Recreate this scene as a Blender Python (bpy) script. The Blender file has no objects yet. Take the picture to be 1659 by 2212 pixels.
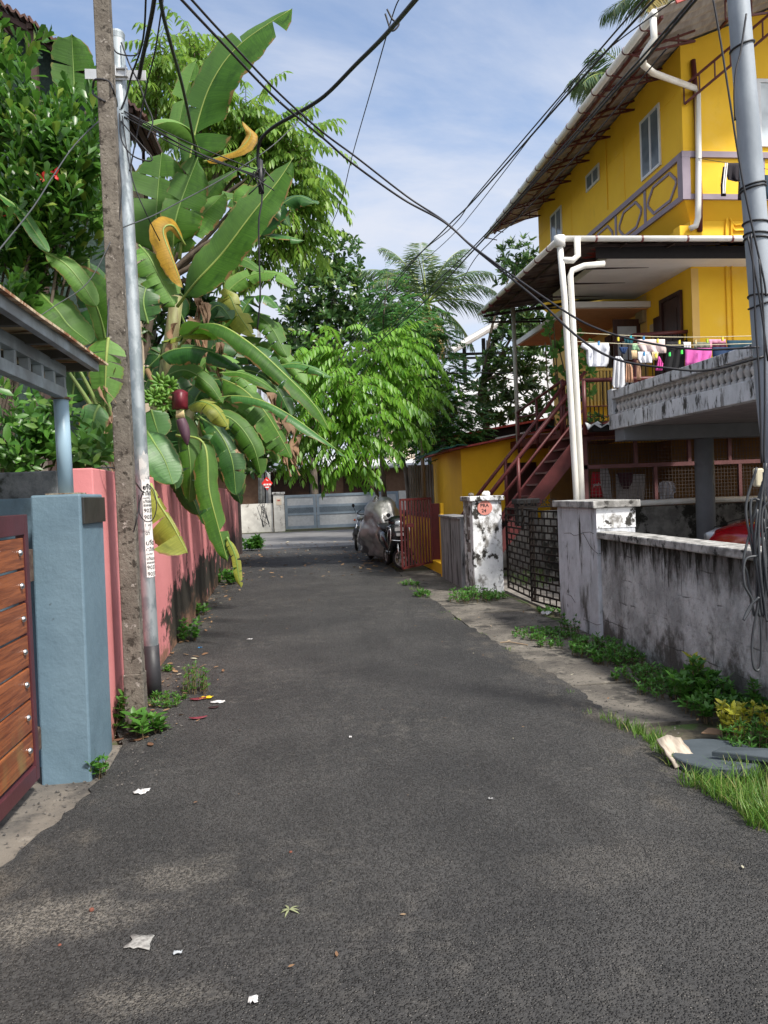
import bpy, math, random
import numpy as np
from mathutils import Vector as V, Matrix
random.seed(7); rng = np.random.default_rng(7)
R = math.radians
SC = bpy.context.scene
COL = SC.collection
# ---------------------------------------------------------------- camera model (photo measured on a 1659 x 2212 grid)
CH, CF = 1.6, 1660.0
yaw, pit, rol = R(6.9), R(-1.38), R(2.2)
cf = V((math.sin(yaw)*math.cos(pit), math.cos(yaw)*math.cos(pit), math.sin(pit)))
r0 = V((math.cos(yaw), -math.sin(yaw), 0)); u0 = r0.cross(cf)
cr = r0*math.cos(rol) - u0*math.sin(rol); cu = r0*math.sin(rol) + u0*math.cos(rol)
def ray(px, py): return cf + cr*((px-829.5)/CF) - cu*((py-1106)/CF)
def G(px, py, z=0.0):
    d = ray(px, py); t = (z-CH)/d.z; return V((d.x*t, d.y*t, z))
def PX(px, py, X):
    d = ray(px, py); t = X/d.x; return V((X, d.y*t, CH+d.z*t))
def PY(px, py, Y):
    d = ray(px, py); t = Y/d.y; return V((d.x*t, Y, CH+d.z*t))
cam_d = bpy.data.cameras.new('camera'); cam = bpy.data.objects.new('camera', cam_d); COL.objects.link(cam)
cam.matrix_world = Matrix(((cr.x, cu.x, -cf.x, 0), (cr.y, cu.y, -cf.y, 0), (cr.z, cu.z, -cf.z, CH), (0, 0, 0, 1)))
cam_d.sensor_fit = 'HORIZONTAL'; cam_d.sensor_width = 36; cam_d.lens = 36*CF/1659
cam_d.clip_start = .05; cam_d.clip_end = 1500
SC.camera = cam
# ---------------------------------------------------------------- mesh builder
class MB:
    def __init__(s): s.v = []; s.f = []; s.uv = None
    def add(s, vs, fs):
        n = len(s.v); s.v += [tuple(p) for p in vs]; s.f += [tuple(i+n for i in f) for f in fs]; return s
    def hexa(s, p):  # 4 bottom, 4 top
        return s.add(p, [(3,2,1,0),(4,5,6,7),(0,1,5,4),(1,2,6,5),(2,3,7,6),(3,0,4,7)])
    def box(s, x0, x1, y0, y1, z0, z1):
        return s.hexa([(x0,y0,z0),(x1,y0,z0),(x1,y1,z0),(x0,y1,z0),(x0,y0,z1),(x1,y0,z1),(x1,y1,z1),(x0,y1,z1)])
    def bar(s, p, q, w, h=None, up=(0,0,1)):
        p, q = V(p), V(q); h = h or w; t = (q-p).normalized(); up = V(up)
        if abs(t.dot(up)) > .97: up = V((0,1,0)) if abs(t.y) < .9 else V((1,0,0))
        a = t.cross(up).normalized(); b = a.cross(t)
        c = [-a*w/2-b*h/2, a*w/2-b*h/2, a*w/2+b*h/2, -a*w/2+b*h/2]
        return s.add([p+k for k in c]+[q+k for k in c], [(3,2,1,0),(4,5,6,7),(0,1,5,4),(1,2,6,5),(2,3,7,6),(3,0,4,7)])
    def tube(s, pts, r, n=8, caps=True):
        pts = [V(p) for p in pts]; m = len(pts); rs = r if isinstance(r, (list, tuple)) else [r]*m
        vs = []; a = None
        for i, p in enumerate(pts):
            t = (pts[min(i+1, m-1)] - pts[max(i-1, 0)]); t = t.normalized() if t.length > 1e-9 else V((0,0,1))
            if a is None: a = t.cross(V((0,0,1)) if abs(t.z) < .9 else V((1,0,0))).normalized()
            else:
                a = a - t*a.dot(t); a = a.normalized() if a.length > 1e-6 else t.orthogonal().normalized()
            b = t.cross(a)
            for k in range(n):
                w = 2*math.pi*k/n; vs.append(p + (a*math.cos(w)+b*math.sin(w))*rs[i])
        fs = [(i*n+k, i*n+(k+1) % n, (i+1)*n+(k+1) % n, (i+1)*n+k) for i in range(m-1) for k in range(n)]
        if caps: fs += [tuple(range(n-1, -1, -1)), tuple((m-1)*n+k for k in range(n))]
        return s.add(vs, fs)
    def lathe(s, prof, c, n=12, axis=None):
        M = Matrix.Identity(3) if axis is None else V((0,0,1)).rotation_difference(V(axis)).to_matrix()
        c = V(c); vs = [c + M @ V((r*math.cos(2*math.pi*k/n), r*math.sin(2*math.pi*k/n), z)) for r, z in prof for k in range(n)]
        m = len(prof)
        fs = [(i*n+k, i*n+(k+1) % n, (i+1)*n+(k+1) % n, (i+1)*n+k) for i in range(m-1) for k in range(n)]
        fs += [tuple(range(n-1, -1, -1)), tuple((m-1)*n+k for k in range(n))]
        return s.add(vs, fs)
    def prism(s, poly, ext):
        ext = V(ext); a = [V(p) for p in poly]; n = len(a)
        return s.add(a+[p+ext for p in a], [tuple(range(n-1, -1, -1)), tuple(range(n, 2*n))]+[(i, (i+1) % n, n+(i+1) % n, n+i) for i in range(n)])
    def grid(s, P, uv=None):  # P[i][j] points
        a, b = len(P), len(P[0]); n = len(s.v)
        s.v += [tuple(p) for row in P for p in row]
        s.f += [(n+i*b+j, n+i*b+j+1, n+(i+1)*b+j+1, n+(i+1)*b+j) for i in range(a-1) for j in range(b-1)]
        if uv is not None:
            if s.uv is None: s.uv = [(0, 0)]*n
            s.uv += [(0, 0)]*(n-len(s.uv)) + [q for row in uv for q in row]
        return s
WP = {}
def obj(name, mb, mat, parent=None, smooth=False, bevel=0, label=None, kind=None, solid=0):
    me = bpy.data.meshes.new(name)
    me.from_pydata(mb.v, [], mb.f); me.validate()
    if mb.uv is not None:
        uvs = mb.uv + [(0, 0)]*(len(mb.v)-len(mb.uv)); lay = me.uv_layers.new(name='uv')
        idx = np.empty(len(me.loops), dtype=np.int32); me.loops.foreach_get('vertex_index', idx)
        lay.data.foreach_set('uv', np.array(uvs, dtype=np.float32)[idx].ravel())
    for m in (mat if isinstance(mat, (list, tuple)) else [mat]): me.materials.append(m)
    return link(name, me, parent, smooth, bevel, label, kind, solid)
def link(name, me, parent=None, smooth=False, bevel=0, label=None, kind=None, solid=0):
    if smooth: me.polygons.foreach_set('use_smooth', [True]*len(me.polygons))
    o = bpy.data.objects.new(name, me); COL.objects.link(o)
    if parent is not None:
        o.parent = parent; o.location = -WP.get(parent.name, V((0,0,0)))
    WP[o.name] = V((0,0,0))
    if bevel:
        b = o.modifiers.new('bevel', 'BEVEL'); b.width = bevel; b.segments = 2; b.limit_method = 'ANGLE'; b.angle_limit = R(40)
    if solid:
        b = o.modifiers.new('solid', 'SOLIDIFY'); b.thickness = solid; b.offset = 0
    if label: o['label'] = label
    if kind: o['kind'] = kind
    return o
def tag(o, label, cat, group=None):
    o['label'] = label; o['category'] = cat
    if group: o['group'] = group
    return o
def thing(name, label, cat, loc=(0,0,0), group=None):
    o = bpy.data.objects.new(name, None); COL.objects.link(o); o.location = loc; o.empty_display_size = .1
    WP[o.name] = V(loc); return tag(o, label, cat, group)
def copy_tree(o, parent=None):
    c = o.copy(); COL.objects.link(c)
    if parent is not None: c.parent = parent
    for ch in list(o.children): copy_tree(ch, c)
    return c
def place(o, loc, rz=0, s=1, label=None):
    o.location = loc; o.rotation_euler = (0, 0, rz); o.scale = (s, s, s)
    if label: o['label'] = label
    return o
def spline(pts, n=8):
    P = [V(p) for p in pts]; out = []
    for i in range(len(P)-1):
        p0 = P[i-1] if i else P[0]*2-P[1]; p1, p2 = P[i], P[i+1]; p3 = P[i+2] if i+2 < len(P) else P[-1]*2-P[-2]
        for k in range(n):
            t = k/n; out.append(.5*((2*p1)+(p2-p0)*t+(2*p0-5*p1+4*p2-p3)*t*t+(3*p1-p0-3*p2+p3)*t**3))
    out.append(P[-1]); return out
# ---------------------------------------------------------------- materials
class NT:
    def __init__(s, name):
        s.m = bpy.data.materials.new(name); s.m.use_nodes = True; s.t = s.m.node_tree; s.t.nodes.clear()
        s.out = s.n('ShaderNodeOutputMaterial')
    def n(s, typ, **kw):
        o = s.t.nodes.new(typ)
        for k, v in kw.items(): setattr(o, k, v)
        return o
    def l(s, a, b): s.t.links.new(a, b)
    def pos(s, stretch=(1,1,1), local=False, uv=False):
        if uv: src = s.n('ShaderNodeTexCoord').outputs['UV']
        elif local: src = s.n('ShaderNodeTexCoord').outputs['Object']
        else: src = s.n('ShaderNodeNewGeometry').outputs['Position']
        mp = s.n('ShaderNodeMapping'); mp.inputs['Scale'].default_value = stretch; s.l(src, mp.inputs['Vector']); return mp.outputs[0]
    def noise(s, vec, scale, detail=5, rough=.6, dist=0):
        o = s.n('ShaderNodeTexNoise'); o.inputs['Scale'].default_value = scale; o.inputs['Detail'].default_value = detail
        o.inputs['Roughness'].default_value = rough; o.inputs['Distortion'].default_value = dist; s.l(vec, o.inputs['Vector']); return o.outputs[0]
    def ramp(s, fac, lo, hi):
        o = s.n('ShaderNodeMapRange'); o.interpolation_type = 'SMOOTHSTEP'
        o.inputs[1].default_value = lo; o.inputs[2].default_value = hi; s.l(fac, o.inputs[0]); return o.outputs[0]
    def math(s, op, a, b=None):
        o = s.n('ShaderNodeMath', operation=op)
        for i, x in enumerate((a, b)):
            if x is None: continue
            if isinstance(x, (int, float)): o.inputs[i].default_value = x
            else: s.l(x, o.inputs[i])
        return o.outputs[0]
    def mix(s, fac, a, b):
        o = s.n('ShaderNodeMix', data_type='RGBA')
        for i, x in ((0, fac), (6, a), (7, b)):
            if isinstance(x, (int, float)): o.inputs[i].default_value = x
            elif isinstance(x, tuple): o.inputs[i].default_value = x+(1,)
            else: s.l(x, o.inputs[i])
        return o.outputs[2]
    def bump(s, h, strength, dist=.02):
        o = s.n('ShaderNodeBump'); o.inputs['Strength'].default_value = strength; o.inputs['Distance'].default_value = dist
        s.l(h, o.inputs['Height']); return o.outputs[0]
    def bsdf(s, col, rough=.7, metal=0, normal=None, spec=.5):
        o = s.n('ShaderNodeBsdfPrincipled')
        for k, x in (('Base Color', col), ('Roughness', rough), ('Metallic', metal), ('Specular IOR Level', spec)):
            if isinstance(x, (int, float)): o.inputs[k].default_value = x
            elif isinstance(x, tuple): o.inputs[k].default_value = x+(1,)
            else: s.l(x, o.inputs[k])
        if normal is not None: s.l(normal, o.inputs['Normal'])
        return o.outputs[0]
    def fin(s, sh): s.l(sh, s.out.inputs[0]); return s.m
def mat(name, col, rough=.7, metal=0, col2=None, ns=5, stretch=(1,1,1), lo=.35, hi=.65, bump=0, bs=60, stains=(), spec=.4, local=False):
    """base colour, a second colour by noise, stains [(colour, scale, stretch, lo, hi, (z0, z1) or None)]"""
    k = NT(name); p = k.pos(stretch, local); c = col
    col2 = col2 or tuple(x*.86 for x in col)
    c = k.mix(k.ramp(k.noise(p, ns), lo, hi), col, col2)
    for (sc, ss, st, a, b, zr) in stains:
        f = k.ramp(k.noise(k.pos(st, local), ss, 8, .68), a, b)
        if zr:
            sep = k.n('ShaderNodeSeparateXYZ'); k.l(k.pos((1,1,1), local), sep.inputs[0])
            zf = k.ramp(sep.outputs[2], zr[0], zr[1])
            # zr soft mask scales the stain threshold so that edges stay ragged
            f = k.ramp(k.math('MULTIPLY', k.noise(k.pos(st, local), ss, 8, .68), zf), a, b)
        c = k.mix(f, c, sc)
    nm = None
    if bump: nm = k.bump(k.noise(k.pos((1,1,1), local), bs, 6, .65), bump, .01)
    rr = k.math('ADD', k.math('MULTIPLY', k.noise(p, ns*3), .25), rough-.12)
    return k.fin(k.bsdf(c, rr, metal, nm, spec))
def leafmat(name, c1, c2, c3=None, tr=.35, rough=.45, veins=False):
    k = NT(name); isl = k.n('ShaderNodeNewGeometry')
    c = k.mix(isl.outputs['Random Per Island'], c1, c2)
    if c3:
        r2 = k.math('FRACT', k.math('MULTIPLY', isl.outputs['Random Per Island'], 7.31))
        c = k.mix(k.ramp(r2, .80, .95), c, c3)
    nm = None
    if veins:
        p = k.pos((70, 1.0, 1), uv=True); n1 = k.noise(p, 1.0, 3, .6)
        c = k.mix(k.ramp(n1, .3, .7), c, k.mix(.35, c, tuple(min(1, x*1.9) for x in c2)))
        n2 = k.noise(k.pos((2, 1.2, 1), uv=True), 2.0, 4, .6); c = k.mix(k.ramp(n2, .45, .75), c, tuple(x*.75 for x in c1))
        w = k.n('ShaderNodeTexWave'); w.inputs['Scale'].default_value = 9; w.inputs['Distortion'].default_value = .6
        k.l(k.pos((1,.02,1), uv=True), w.inputs['Vector'])
        nm = k.bump(k.math('ADD', n1, k.math('MULTIPLY', w.outputs['Fac'], .12)), .22, .008)
        us = k.n('ShaderNodeSeparateXYZ'); k.l(k.pos((1,1,1), uv=True), us.inputs[0]); ev = k.math('ABSOLUTE', us.outputs[1])
        c = k.mix(k.ramp(k.math('ADD', k.noise(k.pos((5,2,1), uv=True), 1.5, 5, .7), k.math('MULTIPLY', k.ramp(ev, .72, 1.0), .28)), .72, .80), c, (.20,.12,.04))
        c = k.mix(k.math('MULTIPLY', isl.outputs['Backfacing'], .45), c, tuple(min(1, x*1.3+.05) for x in c2))
    b = k.bsdf(c, rough, 0, nm, .3 if veins else .45); t = k.n('ShaderNodeBsdfTranslucent')
    k.l(k.mix(.5, c, tuple(min(1, x*1.5) for x in c2)), t.inputs['Color'])
    mx = k.n('ShaderNodeMixShader'); mx.inputs[0].default_value = tr; k.l(b, mx.inputs[1]); k.l(t.outputs[0], mx.inputs[2])
    return k.fin(mx.outputs[0])
def asphalt():
    k = NT('asphalt'); p = k.pos()
    big = k.noise(p, .9, 5, .6); mid = k.noise(p, 7, 5, .65)
    c = k.mix(k.ramp(big, .35, .7), (.046,.046,.0465), (.075,.0735,.072))
    c = k.mix(k.math('MULTIPLY', k.math('MULTIPLY', k.ramp(mid, .45, .75), k.ramp(k.noise(p, .55, 4), .42, .62)), .75), c, (.14,.132,.12))
    sx = k.n('ShaderNodeSeparateXYZ'); k.l(p, sx.inputs[0]); ed = k.math('MAXIMUM', k.ramp(sx.outputs[0], -.55, -1.35), k.ramp(sx.outputs[0], 1.35, 2.1))
    c = k.mix(k.ramp(k.math('ADD', k.noise(k.pos((1,.6,1)), 3.2, 8, .7), k.math('MULTIPLY', ed, .25)), .68, .90), c, (.12,.108,.092))
    c = k.mix(k.math('MULTIPLY', k.ramp(k.noise(k.pos((1.6,.35,1)), 1.1, 5), .52, .68), .45), c, (.034,.033,.033))
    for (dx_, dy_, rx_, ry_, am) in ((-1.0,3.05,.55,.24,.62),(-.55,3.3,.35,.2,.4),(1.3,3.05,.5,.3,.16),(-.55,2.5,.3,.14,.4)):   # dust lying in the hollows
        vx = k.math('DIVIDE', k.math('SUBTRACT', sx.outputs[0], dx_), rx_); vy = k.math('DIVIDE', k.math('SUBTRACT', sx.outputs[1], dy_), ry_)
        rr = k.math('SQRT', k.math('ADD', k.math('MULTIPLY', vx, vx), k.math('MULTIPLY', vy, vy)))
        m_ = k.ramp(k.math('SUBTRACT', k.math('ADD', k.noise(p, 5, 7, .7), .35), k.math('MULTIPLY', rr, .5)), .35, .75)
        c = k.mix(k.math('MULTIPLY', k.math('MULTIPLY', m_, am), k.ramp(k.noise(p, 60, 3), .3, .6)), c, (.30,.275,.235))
    vo = k.n('ShaderNodeTexVoronoi'); vo.inputs['Scale'].default_value = 105; vo.inputs['Randomness'].default_value = 1; k.l(p, vo.inputs['Vector'])
    rnd = k.n('ShaderNodeSeparateColor'); k.l(vo.outputs['Color'], rnd.inputs[0])
    chip = k.math('MULTIPLY', k.ramp(rnd.outputs[0], .70, .98), k.ramp(vo.outputs['Distance'], .45, .25))
    c = k.mix(k.math('MULTIPLY', chip, .65), c, (.28,.265,.245))
    darkc = k.math('MULTIPLY', k.ramp(rnd.outputs[1], .6, .9), .5)
    c = k.mix(darkc, c, (.012,.012,.012))
    fine = k.noise(p, 160, 4, .7); c = k.mix(k.ramp(fine, .52, .72), c, (.028,.026,.025))
    h = k.math('ADD', k.math('MULTIPLY', k.ramp(vo.outputs['Distance'], .55, .1), .7), k.math('MULTIPLY', k.noise(p, 45, 5, .7), .9))
    return k.fin(k.bsdf(c, k.math('ADD', k.math('MULTIPLY', mid, .3), .6), 0, k.bump(h, 1.0, .02), .3))
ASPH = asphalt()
DK = (.012,.012,.010)
CONC = mat('path concrete', (.155,.14,.118), .9, col2=(.08,.072,.062), ns=2.2, bump=.9, bs=45, stains=[((.04,.037,.032), 22, (1,1,1), .54, .64, None), ((.035,.032,.028), 3, (1,1,1), .52, .62, None), ((.30,.27,.22), 5, (1,1,1), .6, .75, None)])
APRON = mat('apron concrete', (.17,.15,.125), .9, col2=(.105,.094,.082), ns=2.5, bump=.6, bs=60, stains=[((.06,.055,.05), 3.0, (1,1,1), .50, .68, None), ((.05,.046,.042), 24, (1,1,1), .56, .66, None), ((.26,.235,.2), 4, (1,1,1), .60, .75, None)])
EARTH = mat('earth', (.10,.085,.06), .95, col2=(.05,.045,.03), ns=6, bump=.6, bs=30, stains=[((.06,.10,.025), 2, (1,1,1), .5, .6, None)])
PAVE = mat('yard paving', (.24,.22,.2), .9, col2=(.13,.12,.11), ns=4, bump=.3)
WHITEW = mat('weathered whitewash', (.62,.64,.68), .85, col2=(.46,.48,.51), ns=4, bump=.6, bs=22, lo=.3, hi=.7,
   stains=[((.10,.095,.085), 3.2, (1.3,1.3,.35), .50, .66, None), ((.028,.026,.022), 5, (1.6,1.6,.28), .57, .66, None), ((.06,.055,.042), 6, (1,1,1), .60, .72, None)])
WHITEB = mat('peeling whitewash', (.80,.81,.82), .85, col2=(.60,.62,.64), ns=5, bump=.6, bs=20,
   stains=[((.22,.21,.195), 3.2, (1,1,.7), .50, .60, None), ((.03,.028,.024), 3.6, (1,1,.8), .53, .585, None), ((.05,.046,.04), 9, (1,1,.8), .60, .66, None)])
GREYST = mat('streaked grey plaster', (.30,.30,.31), .9, col2=(.17,.17,.175), ns=6, stretch=(2,2,.4), bump=.4, bs=30,
   stains=[((.02,.019,.017), 3, (2,2,.3), .54, .66, None)])
def mouldwall():
    k = NT('mouldy grey wall'); p = k.pos(); sep = k.n('ShaderNodeSeparateXYZ'); k.l(p, sep.inputs[0]); z = sep.outputs[2]
    c = k.mix(k.ramp(k.noise(k.pos((1,1,.8)), 3.2, 8, .65), .34, .66), (.60,.61,.61), (.33,.335,.335))
    c = k.mix(k.math('MULTIPLY', k.ramp(k.noise(p, 16, 6, .7), .50, .64), .5), c, (.22,.22,.22))
    top = k.math('MULTIPLY', k.ramp(z, .55, 1.2), .24)
    f = k.ramp(k.math('ADD', k.noise(k.pos((1.4,1.4,.5)), 2.6, 9, .72), top), .53, .73); c = k.mix(k.math('MULTIPLY', f, .8), c, (.075,.070,.062))
    f = k.ramp(k.math('ADD', k.noise(k.pos((2,2,.35)), 4.5, 9, .75), top), .60, .74); c = k.mix(f, c, (.018,.016,.012))
    low = k.math('MULTIPLY', k.ramp(z, .6, .0), .24); f = k.ramp(k.math('ADD', k.noise(k.pos((1,1,.8)), 3.4, 8, .7), low), .58, .76); c = k.mix(k.math('MULTIPLY', f, .85), c, (.055,.050,.040))
    # block courses showing through the render
    w = k.n('ShaderNodeTexBrick'); w.inputs['Scale'].default_value = 1; w.inputs['Brick Width'].default_value = .46; w.inputs['Row Height'].default_value = .235; w.inputs['Mortar Size'].default_value = .006
    cb = k.n('ShaderNodeCombineXYZ'); k.l(k.math('ADD', sep.outputs[1], k.math('MULTIPLY', k.noise(p, 3, 4), .06)), cb.inputs[0]); k.l(k.math('ADD', z, k.math('MULTIPLY', k.noise(p, 2.5, 5), .07)), cb.inputs[1]); k.l(cb.outputs[0], w.inputs['Vector'])
    br = k.math('MULTIPLY', w.outputs['Fac'], k.ramp(k.noise(p, 2.2, 4), .5, .6)); c = k.mix(k.math('MULTIPLY', br, .7), c, (.06,.058,.055))
    h = k.math('SUBTRACT', k.noise(p, 13, 8, .7), k.math('MULTIPLY', br, .5))
    return k.fin(k.bsdf(c, .9, 0, k.bump(h, 1.0, .02), .25))
WALLR = mouldwall()
COPING = mat('coping', (.45,.44,.42), .9, col2=(.16,.155,.145), ns=9, bump=.6, bs=25, stains=[((.03,.028,.025), 7, (1,1,1), .55, .66, None)])
DIRTYC = mat('blackened concrete', (.20,.195,.18), .95, col2=(.10,.097,.09), ns=5, bump=.5, bs=20, stains=[((.018,.017,.013), 2.6, (1,1,.8), .48, .56, None)])
STONE = mat('rubble stone', (.50,.48,.45), .9, col2=(.26,.25,.235), ns=6, bump=1, bs=9, stains=[((.05,.05,.045), 5, (1,1,1), .55, .65, None)])
PINK = mat('pink plaster', (.60,.175,.19), .8, col2=(.52,.145,.155), ns=2.5, bump=.25, bs=25,
   stains=[((.40,.13,.12), 2.2, (1,.6,.5), .55, .75, None), ((.03,.024,.02), 3.6, (1.5,2.2,.45), .53, .64, None), ((.16,.09,.06), 5, (1,1,1), .60, .75, None)])
def pinkmat():
    k = NT('pink wall'); p = k.pos()
    c = k.mix(k.ramp(k.noise(k.pos((.6,.22,.6)), 2.2), .35, .7), (.66,.25,.255), (.58,.205,.21))
    sep = k.n('ShaderNodeSeparateXYZ'); k.l(p, sep.inputs[0])
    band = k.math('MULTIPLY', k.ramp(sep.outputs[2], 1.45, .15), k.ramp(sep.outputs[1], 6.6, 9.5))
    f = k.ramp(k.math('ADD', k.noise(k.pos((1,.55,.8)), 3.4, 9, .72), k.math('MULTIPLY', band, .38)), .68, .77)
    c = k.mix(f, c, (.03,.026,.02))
    f2 = k.ramp(k.math('ADD', k.noise(k.pos((1,.5,1)), 4, 7, .7), k.math('MULTIPLY', k.ramp(sep.outputs[2], .55, .0), .25)), .62, .85)
    c = k.mix(f2, c, (.20,.11,.07))
    f3 = k.ramp(k.math('SUBTRACT', k.noise(k.pos((1,.8,.6)), 3.0, 8, .7), k.math('MULTIPLY', k.ramp(sep.outputs[1], 6.0, 6.6), .12)), .58, .72)
    c = k.mix(k.math('MULTIPLY', f3, .12), c, (.16,.05,.05))
    far = k.ramp(sep.outputs[1], 15.5, 20); c = k.mix(k.math('MULTIPLY', k.ramp(k.noise(k.pos((1,.4,.5)), 2, 6), .3, .55), k.math('MULTIPLY', far, .7)), c, (.07,.03,.03))
    return k.fin(k.bsdf(c, .8, 0, k.bump(k.noise(p, 25, 6, .65), .25, .01), .3))
PINKW = pinkmat()
ROUGHC = mat('rough concrete', (.18,.19,.195), .95, col2=(.09,.10,.105), ns=8, bump=1, bs=18, stains=[((.03,.035,.03), 4, (1,1,1), .55, .65, None)])
BLUEP = mat('blue grey paint', (.125,.195,.245), .6, col2=(.10,.16,.205), ns=2.2, bump=.5, bs=18, stains=[((.05,.075,.09), 2.2, (1,1,.6), .56, .74, None), ((.03,.033,.033), 7, (1,1,.7), .66, .72, None), ((.42,.48,.5), 11, (1,1,1), .73, .77, None), ((.05,.055,.05), 5, (1,1,1), .42, .6, (.45, -.3))])
BLUEPOST = mat('light blue enamel', (.30,.43,.53), .4, col2=(.26,.38,.47), ns=3, stretch=(1,1,.2))
MAROON = mat('maroon paint', (.075,.02,.026), .45, col2=(.06,.016,.02), ns=4, bump=.1)
REDP = mat('red oxide paint', (.125,.019,.017), .7, col2=(.09,.015,.014), ns=5, bump=.1)
RAIL = mat('brown red paint', (.125,.028,.028), .45, col2=(.09,.022,.022), ns=5)
def wood():
    k = NT('gate planks'); p = k.pos((3, .55, 9))
    n = k.noise(p, 2.6, 8, .62, 1.4); w = k.noise(k.pos((6, .8, 40)), 3, 5, .7, .5)
    c = k.mix(k.ramp(n, .36, .62), (.27,.085,.028), (.15,.042,.014)); c = k.mix(k.ramp(w, .52, .68), c, (.09,.022,.008))
    sep = k.n('ShaderNodeSeparateXYZ'); k.l(k.pos(), sep.inputs[0])
    c = k.mix(k.math('MULTIPLY', k.ramp(k.noise(k.pos((1,2,1)), 3), .4, .7), k.ramp(sep.outputs[2], .6, .05)), c, (.20,.145,.05))
    return k.fin(k.bsdf(c, .45, 0, k.bump(w, .2, .005), .4))
WOODP = wood()
STEEL = mat('stud steel', (.7,.7,.7), .25, 1)
GALV = mat('galvanised steel', (.36,.40,.42), .45, .55, col2=(.24,.28,.30), ns=14, lo=.42, hi=.58, stretch=(1,1,.5))
POLEG = mat('grey painted pole', (.30,.335,.375), .6, .15, col2=(.215,.245,.28), ns=5, stretch=(1,1,.35), bump=.15, bs=20, stains=[((.12,.135,.15), 6, (1,1,.4), .6, .75, None)])
POLEC = mat('pole concrete', (.155,.138,.115), .95, col2=(.095,.082,.068), ns=9, bump=1, bs=40, stains=[((.30,.275,.245), 18, (1,1,1), .58, .66, None), ((.04,.034,.027), 17, (1,1,1), .54, .62, None)])
BLACK = mat('black paint', (.012,.012,.013), .7, col2=(.018,.018,.019), spec=.2)
RUBBER = mat('rubber', (.014,.014,.015), .8, col2=(.022,.022,.022))
CABLE = mat('black cable', (.012,.012,.016), .5, col2=(.018,.018,.022))
CABLEG = mat('grey cable', (.05,.055,.06), .5)
IRON = mat('black iron', (.010,.009,.008), .85, col2=(.016,.011,.009), ns=8, spec=.15)
RUST = mat('rusty sheet', (.66,.54,.38), .8, col2=(.26,.11,.05), ns=3, stretch=(1,5,1), bump=.2, lo=.42, hi=.62)
GALVB = mat('grey blue angle iron', (.31,.37,.42), .55, 0, col2=(.19,.215,.235), ns=4, stains=[((.10,.045,.025), 4, (1,1,1), .64, .74, None)])
YEL = mat('yellow house paint', (.90,.55,.030), .75, col2=(.86,.51,.026), ns=1.6, bump=.08, bs=40, stains=[((.60,.34,.02), 2, (1,1,.4), .58, .85, None), ((.30,.17,.03), 3, (3,3,.16), .68, .80, None), ((.88,.56,.10), 1.3, (1,1,1), .55, .8, None)])
YELP = mat('pale yellow paint', (.72,.47,.14), .75, col2=(.68,.43,.12), ns=1.6, bump=.08, bs=40)
YELD = mat('amber shed paint', (.92,.52,.016), .75, col2=(.86,.47,.014), ns=2, bump=.1, bs=40, stains=[((.35,.19,.03), 3, (1,1,.4), .62, .8, None)])
PURP = mat('mauve trim', (.30,.25,.30), .7, col2=(.27,.225,.27))
WHT = mat('white plaster', (.72,.71,.69), .8, col2=(.64,.63,.61), ns=2)
CREAM = mat('cream plaster', (.62,.52,.40), .8, col2=(.54,.44,.33), ns=2)
PVC = mat('white pvc', (.74,.73,.69), .4, col2=(.66,.64,.58), ns=4, stretch=(1,1,.4), stains=[((.34,.27,.18), 4, (1,1,.3), .68, .78, None)])
TIN = mat('roof tin', (.40,.37,.35), .7, 0, col2=(.30,.27,.25), ns=4, stretch=(3,1,1))
TINR = mat('red roof edge', (.42,.07,.06), .6, col2=(.33,.05,.045))
TIND = mat('old tin', (.15,.12,.105), .7, .2, col2=(.075,.055,.045), ns=4, bump=.2, stains=[((.15,.05,.03), 4, (1,1,1), .58, .7, None)])
TING = mat('grey tin', (.32,.30,.285), .65, .2, col2=(.22,.20,.19), ns=5, stretch=(1,1,.4), stains=[((.20,.10,.06), 5, (1,1,.4), .6, .75, None)])
FASC = mat('pale roof fascia', (.58,.59,.60), .6, col2=(.45,.46,.47), ns=4)
BROWNW = mat('dark door wood', (.055,.018,.012), .4, col2=(.03,.01,.008), ns=6, stretch=(4,4,.5))
def glassm(name, col):
    k = NT(name); c = k.mix(k.ramp(k.noise(k.pos((.5,.5,.7)), 2.2, 3), .35, .7), col, tuple(min(1, x*1.7+.03) for x in col)); return k.fin(k.bsdf(c, .12, 0, None, .7))
GLASS = glassm('window glass', (.10,.13,.16)); GLASSL = glassm('pale window glass', (.36,.40,.42)); GLASSD = glassm('dark glass', (.015,.018,.02))
ALU = mat('white window frame', (.72,.74,.76), .4)
BLACKC = mat('black sheeting', (.012,.010,.011), .8)
DARKIN = mat('dark interior', (.045,.022,.012), .9, col2=(.03,.015,.01))
BROWNIN = mat('brown ochre wall', (.16,.075,.014), .85, col2=(.11,.05,.012), ns=2)
WHITEH = mat('white far wall', (.80,.82,.85), .8, col2=(.74,.76,.79), ns=2)
BARK = mat('bark', (.13,.105,.08), .9, col2=(.07,.055,.04), ns=9, stretch=(1,1,.3), bump=.6, bs=25, local=True)
TWIG = mat('twig', (.14,.10,.055), .8, col2=(.10,.08,.04))
PSEUDO = mat('banana stem', (.27,.30,.11), .6, col2=(.15,.13,.06), ns=5, stretch=(2,2,.3), stains=[((.07,.04,.025), 4, (2,2,.3), .58, .68, None)])
GRN = leafmat('banana leaf green', (.024,.082,.006), (.050,.130,.010), None, .32, .55, True)
GRNL = leafmat('banana leaf light', (.060,.155,.020), (.10,.21,.035), None, .28, .55, True)
GRNB = leafmat('banana leaf bluish', (.030,.105,.022), (.055,.145,.035), None, .2, .4, True)
GRND = leafmat('banana leaf dark', (.012,.055,.010), (.026,.085,.014), None, .2, .4, True)
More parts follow.
